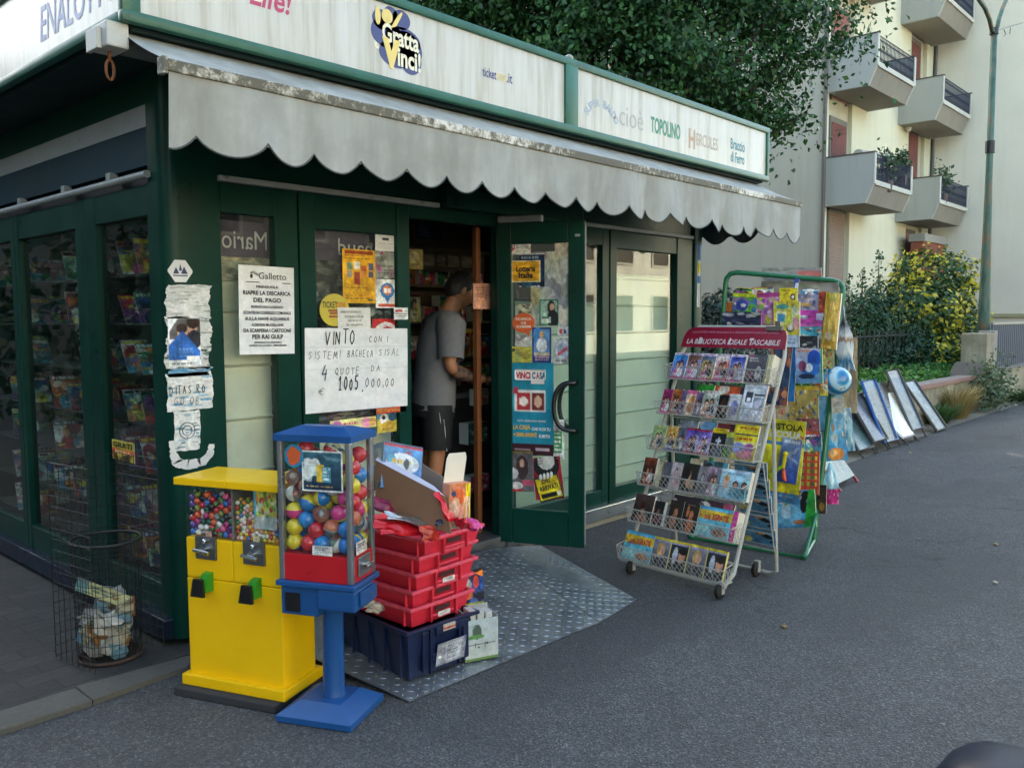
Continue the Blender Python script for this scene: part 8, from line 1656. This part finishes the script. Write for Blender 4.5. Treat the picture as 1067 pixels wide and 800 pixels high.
bush('tall_hedge', 'tall clipped dark hedge across the pavement behind the kiosk', [(-12+1.5*i, 10, 2.0, 1.25, 2.1) for i in range(9)], 16000, .16, ['#1f3a22', '#294a2a', '#182f1c'], 95, 'hedge')  # out of view, added to darken side-glass reflections and shade the left
for i, (x, y) in enumerate([(-9.5, 8.0), (-7, 13.5), (-6.0, -2.5)]):  # trees out of view, added to hold back sky light from the left
    tree('street_tree', ['dark green street tree opposite the side glass of the kiosk', 'farther street tree beyond the side pavement', 'street tree at the corner left behind the viewer'][i], (x, y, 0), 3.0, [(x, y, 6.0, 3.2, 2.4), (x+1.2, y-.9, 5.2, 2.2, 1.8), (x-.8, y+1.2, 7.2, 2.2, 1.8), (x+.9, y+1.4, 6, 2.2, 1.8)], 330, 46, .26, ['#24402a', '#2f5232', '#1f3824'], 80+i)
struct('side_street', MB().grid(lambda u, v: Vector((-14.0-20*u, -10+50*v, .006)), 2, 2), CONC)
# ================================================================== inside the shop
DM_ = lambda c: pal(c, .6, var=.2)
ish = thing('shop_shelving', 'dim shelving crammed with goods on the back wall of the shop', 'shelving', Vector((4.6, 6.3, .13)))
obj('uprights', MB().box((2.4, 6.45, .14), (6.5, 6.58, 2.5)), DM_('#5a5040'), ish, world=True)
for z in (.45, .85, 1.2, 1.55, 1.9, 2.25): obj('shelf_board', MB().box((2.4, 6.1, z), (6.5, 6.449, z+.02)), DM_('#6a5f4e'), ish, world=True)
rs = random.Random(9); gi = 0
for z in (.47, .87, 1.22, 1.57, 1.92):
    x = 4.2
    while x < 6.3:
        w = rs.uniform(.10, .22); h = rs.uniform(.14, .28); gi += 1; nm, c = rs.choice([('green', '#4a6a4a'), ('cream', '#a89a7a'), ('blue', '#3a5a7a'), ('red', '#8a3a34'), ('grey', '#7a7a74'), ('yellow', '#a8923a')])
        cv = mag_cover(500+gi, 14, 16); o = Vector((x, 6.2, z+h))
        poster('boxed_goods', '%s package number-less row %s inside the shop back shelves, %s from the door' % (nm, {.47: 'lowest', .87: 'low', 1.22: 'middle', 1.57: 'high', 1.92: 'top'}[z], ['first', 'second', 'third', 'fourth', 'fifth', 'sixth', 'seventh', 'eighth', 'ninth', 'tenth', 'eleventh', 'twelfth', 'thirteenth', 'fourteenth', 'fifteenth', 'sixteenth'][int((x-4.2)/.14) % 16]), 'package', cv, o, Vector((w, 0, 0)), Vector((0, 0, -h)), (0, -1, 0), th=.12, group='goods on the shop shelves'); x += w+rs.uniform(.01, .08)
ct = thing('shop_counter', 'dark shop counter the man leans on', 'counter', Vector((4.9, 4.9, .13)))
obj('worktop', MB().bevbox((4.30, 4.62, 1.0), (6.3, 5.15, 1.04), .006), DM_('#6a6860'), ct, world=True); obj('front', MB().box((4.36, 4.70, .14), (6.28, 5.1, .998)), DM_('#3a3430'), ct, world=True)
def inpost(name, lab, cat, box, Y, cv, th=.02): o, x, y, z = fbox(*box, Y=Y); return poster(name, lab, cat, cv, o, x, y, z, th=th)
inpost('toy_box', 'teal toy box with small figures on the low shelf inside the doorway', 'toy box', (488, 440, 508, 462), 4.55, Canvas(24, 22, '#2f5f5a').blotch(['#6a8a80', '#a8a890', '#20403c', '#8a5a4a'], 24, .04, .12).lines(.1, .85, .9, .95, 1, '#8fa89a'), .1)
inpost('paper_pack', 'red and white printed pack above the teal toy box', 'package', (494, 405, 509, 422), 4.55, Canvas(16, 16, '#8a8078').blotch(['#a84a40', '#b9b0a4', '#5a4a44'], 16, .06, .18), .05)
inpost('pink_toy_pack', 'pink and orange toy pack on the floor inside the doorway', 'toy pack', (490, 495, 510, 512), 4.5, Canvas(20, 18, '#a8456a').blotch(['#c46a8a', '#c98a4a', '#6a3a5a', '#d0b0a8'], 22, .05, .14), .1)
inpost('shelf_goods', 'grey stack of magazines on the low shelf behind the man', 'magazines', (470, 425, 492, 438), 4.9, Canvas(20, 12, '#5a5a50').lines(.0, .1, 1, .9, 4, '#8a8878', .5, .1), .2)
inpost('wall_chart', 'dark poster with pale lettering high inside the doorway', 'poster', (432, 230, 462, 250), 5.6, Canvas(30, 20, '#1c2230').lines(.15, .3, .6, .9, 4, '#6a7a90', .5, .3), .002)
inpost('price_strip', 'pale shelf strip of small cards inside the doorway', 'shelf strip', (440, 262, 505, 284), 5.9, Canvas(60, 14, '#4f4d44').lines(.02, .2, .98, .8, 1, '#8a887a', .9, .05).blotch(['#1c1c1a'], 14, .008, .02), .004)
# ------------------------------------------------------------------ the man at the counter
def skin_mesh(name, V, E, rads, m, parent, sub=2):
    me = bpy.data.meshes.new(name); me.from_pydata([tuple(v) for v in V], E, []); o = bpy.data.objects.new(name, me); COL.objects.link(o)
    md = o.modifiers.new('s', 'SKIN'); md.use_smooth_shade = True
    for i, r in enumerate(rads): sv = me.skin_vertices[0].data[i]; sv.radius = r if isinstance(r, tuple) else (r, r)
    me.skin_vertices[0].data[0].use_root = True; sb = o.modifiers.new('u', 'SUBSURF'); sb.levels = sub; sb.render_levels = sub
    bpy.context.view_layer.update(); dg = bpy.context.evaluated_depsgraph_get(); m2 = bpy.data.meshes.new_from_object(o.evaluated_get(dg)); bpy.data.objects.remove(o); 
    m2.materials.clear(); m2.materials.append(m); m2.name = name
    for p in m2.polygons: p.use_smooth = True
    ob = bpy.data.objects.new(name, m2); COL.objects.link(ob); ob.parent = parent; return ob
fwd = Vector((.78, -.10, 0)).normalized(); 
fwd = Matrix.Rotation(R(6), 3, 'Z') @ Vector((.86, -.51, 0)).normalized(); lft = Vector((-fwd.y, fwd.x, 0))
PB = Vector((3.905, 4.43, .132))
PM = Mx(fwd, lft, Vector((0, 0, 1)), PB) @ Matrix.Rotation(R(5), 4, 'Y')      # local: x forward, y to his left (away from camera), z up
man = thing('person', 'man in a grey striped tee and black shorts standing in the doorway facing the counter', 'person', PM)
SKIN = mat('skin', '#a5704f', .5, var=.06, scale=20); HAIR = mat('dark_hair', '#15110f', .6, var=.3, scale=60)
k = NT('striped_jersey'); v = k.coord('Object'); w_ = k.n('TexWave', Scale=21.0, Distortion=.6); w_.bands_direction = 'Z'; k.l(v, w_.inputs['Vector']); f = k.noise(v, 12, 4)
k.base(k.mix(k.ramp(f, [(.3, (0, 0, 0)), (.8, (.25, .25, .25))]), k.ramp(w_.outputs['Fac'], [(.2, srgb('#6c6c6e')), (.75, srgb('#8a8a8a')), (.95, srgb('#48484c'))]), srgb('#6a6a6c'))); k.set(Roughness=.85); k.bump(k.noise(v, 9, 4), .5, .02); TEE = k.m
SHORT = mat('black_shorts', '#131316', .75, var=.2)
# body: one surface
V = [(0, 0, .95), (.0, 0, 1.10), (.01, 0, 1.25), (.03, 0, 1.40), (.05, 0, 1.50), (.085, 0, 1.57),          # 0-5 pelvis..neck
     (.03, .19, 1.42), (.03, -.19, 1.42), (.06, .24, 1.16), (.02, -.235, 1.14), (.27, .20, 1.08), (.25, -.17, 1.08), (.33, .18, 1.075), (.315, -.15, 1.085), # arms 6-13
     (0, .095, .88), (0, -.095, .88), (.02, .10, .50), (.02, -.10, .50), (-.02, .10, .09), (-.02, -.10, .09), (.04, .10, .045), (.04, -.10, .045), (.16, .11, .03), (.16, -.11, .03), (.12, 0, 1.66)]
E_ = [(0, 1), (1, 2), (2, 3), (3, 4), (4, 5), (3, 6), (3, 7), (6, 8), (7, 9), (8, 10), (9, 11), (10, 12), (11, 13), (0, 14), (0, 15), (14, 16), (15, 17), (16, 18), (17, 19), (18, 20), (19, 21), (20, 22), (21, 23), (5, 24)]
Rd = [(.145, .125), (.14, .115), (.15, .12), (.15, .12), (.075, .075), (.062, .062), .066, .066, .046, .046, .034, .034, .03, .03, .088, .088, .06, .06, .042, .042, .042, .042, .034, .034, .07]
body = skin_mesh('body', V, E_, Rd, SKIN, man)
hm_ = MB()
def headP(u, v):
    th = 2*PI*u; ph = PI*v; x = math.sin(ph)*math.cos(th); y = math.sin(ph)*math.sin(th); z = math.cos(ph)
    X = .100*x; Y = .076*y; Z = .122*z
    if x > .2 and z < .2: X += .012*(x-.2)
    if z < -.3: X *= 1-.22*(-z-.3); Y *= 1-.35*(-z-.3); X += .018*(-z-.3)
    nose = math.exp(-((y/.16)**2+((z+.08)/.2)**2))*(1 if x > .6 else 0); X += .024*nose
    eye = sum(math.exp(-(((y-s*.36)/.14)**2+((z-.10)/.10)**2)) for s in (-1, 1))*(1 if x > .4 else 0); X -= .010*eye
    lip = math.exp(-((y/.25)**2+((z+.42)/.07)**2))*(1 if x > .4 else 0); X += .006*lip
    return Vector((X, Y, Z))
hm_.grid(headP, 40, 30)
HR = Euler((0, R(22), R(4))).to_matrix().to_4x4(); HM = Matrix.Translation((.135, 0, 1.675)) @ HR
hm_.v = [HM @ v for v in hm_.v]; hd_ = obj('head', hm_, SKIN, man, smooth=True)
for s in (-1, 1):
    obj('ear', MB().sphere((0, 0, 0), .03, 12, 8, HM @ Matrix.Translation((-.005, s*.078, -.005)), sc=(.65, .35, 1.1)), SKIN, hd_, smooth=True)
    obj('eye', MB().sphere((0, 0, 0), .011, 10, 8, HM @ Matrix.Translation((.083, s*.028, .012))), pal('#cfcac2', .3), hd_, smooth=True)
    obj('eyebrow', MB().tube([HM @ Vector((.092, s*.012, .034)), HM @ Vector((.088, s*.044, .032))], .005, 6), HAIR, hd_, smooth=True)
def hairP(u, v):
    c = math.cos(2*PI*u); vm = .54-.23*c-.03*math.cos(4*PI*u); p = headP(u, v*vm); n = 1.075+.02*math.sin(23*u*PI)*math.sin(17*v)+.05*(1-v)
    return HM @ Vector((p.x*n-.010, p.y*n, p.z*n+.006))
obj('hair', MB().grid(hairP, 48, 18), HAIR, man, smooth=True)
obj('hair_back', MB().sphere((0, 0, 0), .088, 18, 12, HM @ Matrix.Translation((-.034, 0, .012)), sc=(.86, .93, 1.05)), HAIR, man, smooth=True)
# clothes
def shell(rings, n=24):
    vs = []; fs = []
    for (cx, cy, cz, rx_, ry_) in rings: vs += [(cx+rx_*math.cos(2*PI*j/n), cy+ry_*math.sin(2*PI*j/n), cz+.004*math.sin(5*2*PI*j/n+cz*30)) for j in range(n)]
    for i in range(len(rings)-1): fs += [(i*n+j, i*n+(j+1) % n, (i+1)*n+(j+1) % n, (i+1)*n+j) for j in range(n)]
    return vs, fs
tee = MB()
tee.add(*shell([(0, 0, .84, .150, .195), (0, 0, .95, .148, .190), (0, 0, 1.08, .142, .180), (.01, 0, 1.22, .150, .188), (.025, 0, 1.36, .152, .205), (.035, 0, 1.45, .125, .185), (.055, 0, 1.515, .085, .105), (.065, 0, 1.53, .075, .08)]))
for s in (-1, 1):
    a = Vector((.03, s*.172, 1.425)); b = Vector((.045, s*.235, 1.22)) if s > 0 else Vector((.025, s*.232, 1.20)); tee.tube([a+Vector((0, -s*.06, .02)), a, (a+b)/2, b], [.092, .106, .094, .088], 16, cap=False)
obj('tee_shirt', tee, TEE, man, smooth=True)
sh = MB().add(*shell([(0, 0, .97, .140, .182), (0, 0, .86, .152, .192), (0, 0, .80, .15, .19)]))
for s in (-1, 1): sh.tube([Vector((0, s*.09, .88)), Vector((.005, s*.1, .75)), Vector((.015, s*.105, .58))], [.11, .108, .098], 18, cap=False)
so_ = obj('shorts', sh, SHORT, man, smooth=True)
st = MB()
for o_ in (-.012, .012):
    P3 = [Vector((o_-.005+.01*i, -.196-.006*math.sin(i), .84-.052*i)) for i in range(6)]; st.tube(P3, .0045, 5)
obj('side_stripe', st, pal('#b9b9b9', .6), so_)
obj('lanyard', MB().tube([(.13, -.06, 1.5), (.17, -.03, 1.38), (.165, .0, 1.32)], .008, 6), BLACK, man, smooth=True)
# tattooed forearm sleeve patches follow the arm
k = NT('tattoo_ink'); v = k.coord('Object'); f = k.noise(v, 28, 6, .6); k.base(k.ramp(f, [(.42, srgb('#2a2624')), (.52, srgb('#6a5040'))])); k.set(Roughness=.5)
obj('tattoo', MB().tube([(.05, -.226, 1.128), (.14, -.205, 1.105), (.235, -.176, 1.083)], [.050, .045, .037], 14, cap=False), k.m, man, smooth=True)
def hand(w, d, up, s):
    d = d.normalized(); up = (up-d*up.dot(d)).normalized(); sd_ = d.cross(up)*s
    V = [w, w+d*.035, w+d*.075]; E_ = [(0, 1), (1, 2)]; Rr = [(.026, .022), (.034, .018), (.036, .015)]
    for i, (off, L) in enumerate(((.027, .066), (.009, .074), (-.009, .070), (-.026, .056))):
        b = len(V); p0 = w+d*.078+sd_*off; V += [p0, p0+d*L*.45-up*.008, p0+d*L*.72-up*.026, p0+d*L*.86-up*.044]; E_ += [(2, b), (b, b+1), (b+1, b+2), (b+2, b+3)]; Rr += [.010, .0092, .0084, .007]
    b = len(V); p0 = w+d*.025+sd_*.030; V += [p0, p0+d*.03+sd_*.022-up*.006, p0+d*.058+sd_*.022-up*.016]; E_ += [(1, b), (b, b+1), (b+1, b+2)]; Rr += [.013, .0105, .0085]
    return V, E_, Rr
for nm, w, d, s in (('hand', Vector((.315, -.15, 1.085)), Vector((1, .12, -.05)), 1), ('hand', Vector((.33, .18, 1.075)), Vector((1, -.15, -.05)), -1)):
    V, E_, Rr = hand(w, d, Vector((0, 0, 1)), s); skin_mesh(nm, V, E_, Rr, SKIN, man, 1)

# ================================================================== scooter parked at the near right
SCM = Mx(Vector((.80, -.60, 0)).normalized(), Vector((.60, .80, 0)).normalized(), Vector((0, 0, 1)), Vector((0, 0, 0)))
s0 = on_z(978, 783, .80); tip = Vector((s0.x, s0.y, 0))
dirx = on_z(1067, 800, .80)-on_z(995, 788, .80); dirx.z = 0; dirx = (Matrix.Rotation(R(-14), 3, 'Z') @ dirx).normalized(); diry = Vector((-dirx.y, dirx.x, 0))
SM = Mx(dirx, diry, Vector((0, 0, 1)), tip)
sc_ = thing('motor_scooter', 'black motor scooter parked at the lower right corner with glossy dark saddle', 'scooter', SM)
GL = mat('gloss_black_saddle', (.003, .008, .020), .42, var=.15, spec=.22)
def seatP(u, v):
    a = 2*PI*u; L = .70; x = L*v; e = min(1, (v/.10))**.5 if v < .10 else 1; e *= 1 if v < .93 else max(.05, 1-((v-.93)/.07)**2); w = .105*e*(1+.25*v); h = .060*e*(1+.1*math.sin(v*3))
    ca, sa = math.cos(a), math.sin(a); return Vector((x-.01, w*(abs(ca)**.75)*math.copysign(1, ca), .758+h*(abs(sa)**.8)*math.copysign(1, sa)+.02*v))
obj('saddle', MB().grid(seatP, 28, 26), GL, sc_, smooth=True)
obj('body', MB().bevbox((.02, -.10, .42), (.68, .10, .70), .05, seg=3).bevbox((.72, -.12, .26), (1.05, .12, .34), .03).bevbox((1.06, -.14, .30), (1.16, .14, .95), .04), mat('scooter_paint', '#16181c', .25, coat=.5), sc_, smooth='auto')
for x in (.18, 1.24):
    wl = obj('wheel', MB().tube([(x+.16*math.cos(a), 0, .215+.16*math.sin(a)) for a in [i*2*PI/28 for i in range(28)]], .05, 10, closed=True), TYRE, sc_, smooth=True)
    obj('rim', MB().lathe([(.001, -.03), (.13, -.035), (.13, .035), (.001, .03)], 24, Mx(Vector((1, 0, 0)), Vector((0, 0, 1)), Vector((0, -1, 0)), Vector((x, 0, .215))), cap=False), STEEL, wl, smooth='auto')
obj('handlebar', MB().tube([(1.06, -.32, 1.02), (1.10, 0, .98), (1.06, .32, 1.02)], .016, 8), BLACK, sc_, smooth=True)
obj('fork', MB().tube([(1.11, 0, .95), (1.24, 0, .215)], .03, 8), STEEL, sc_, smooth=True)
obj('kickstand', MB().tube([(.55, -.05, .42), (.50, -.16, .01)], .012, 6), STEEL, sc_)
# small litter on the asphalt
for i, (px, py, c, lab) in enumerate([(817, 654, '#6a5a3a', 'dry brown leaf on the asphalt below the rack'), (1038, 568, '#7a6a4a', 'dry leaf on the asphalt far right'), (1037, 608, '#8a857a', 'pale paper scrap on the asphalt at right'), (948, 472, '#a8946a', 'dusty scrap by the poster boards')]):
    p = on_z(px, py, 0); o = obj('litter_scrap', MB().quad4((-.018, -.01, .012), (.015, -.014, .010), (.02, .01, .016), (-.012, .014, .012), th=.008), pal(c, .8)); o.location = p; tag(o, lab, 'litter')
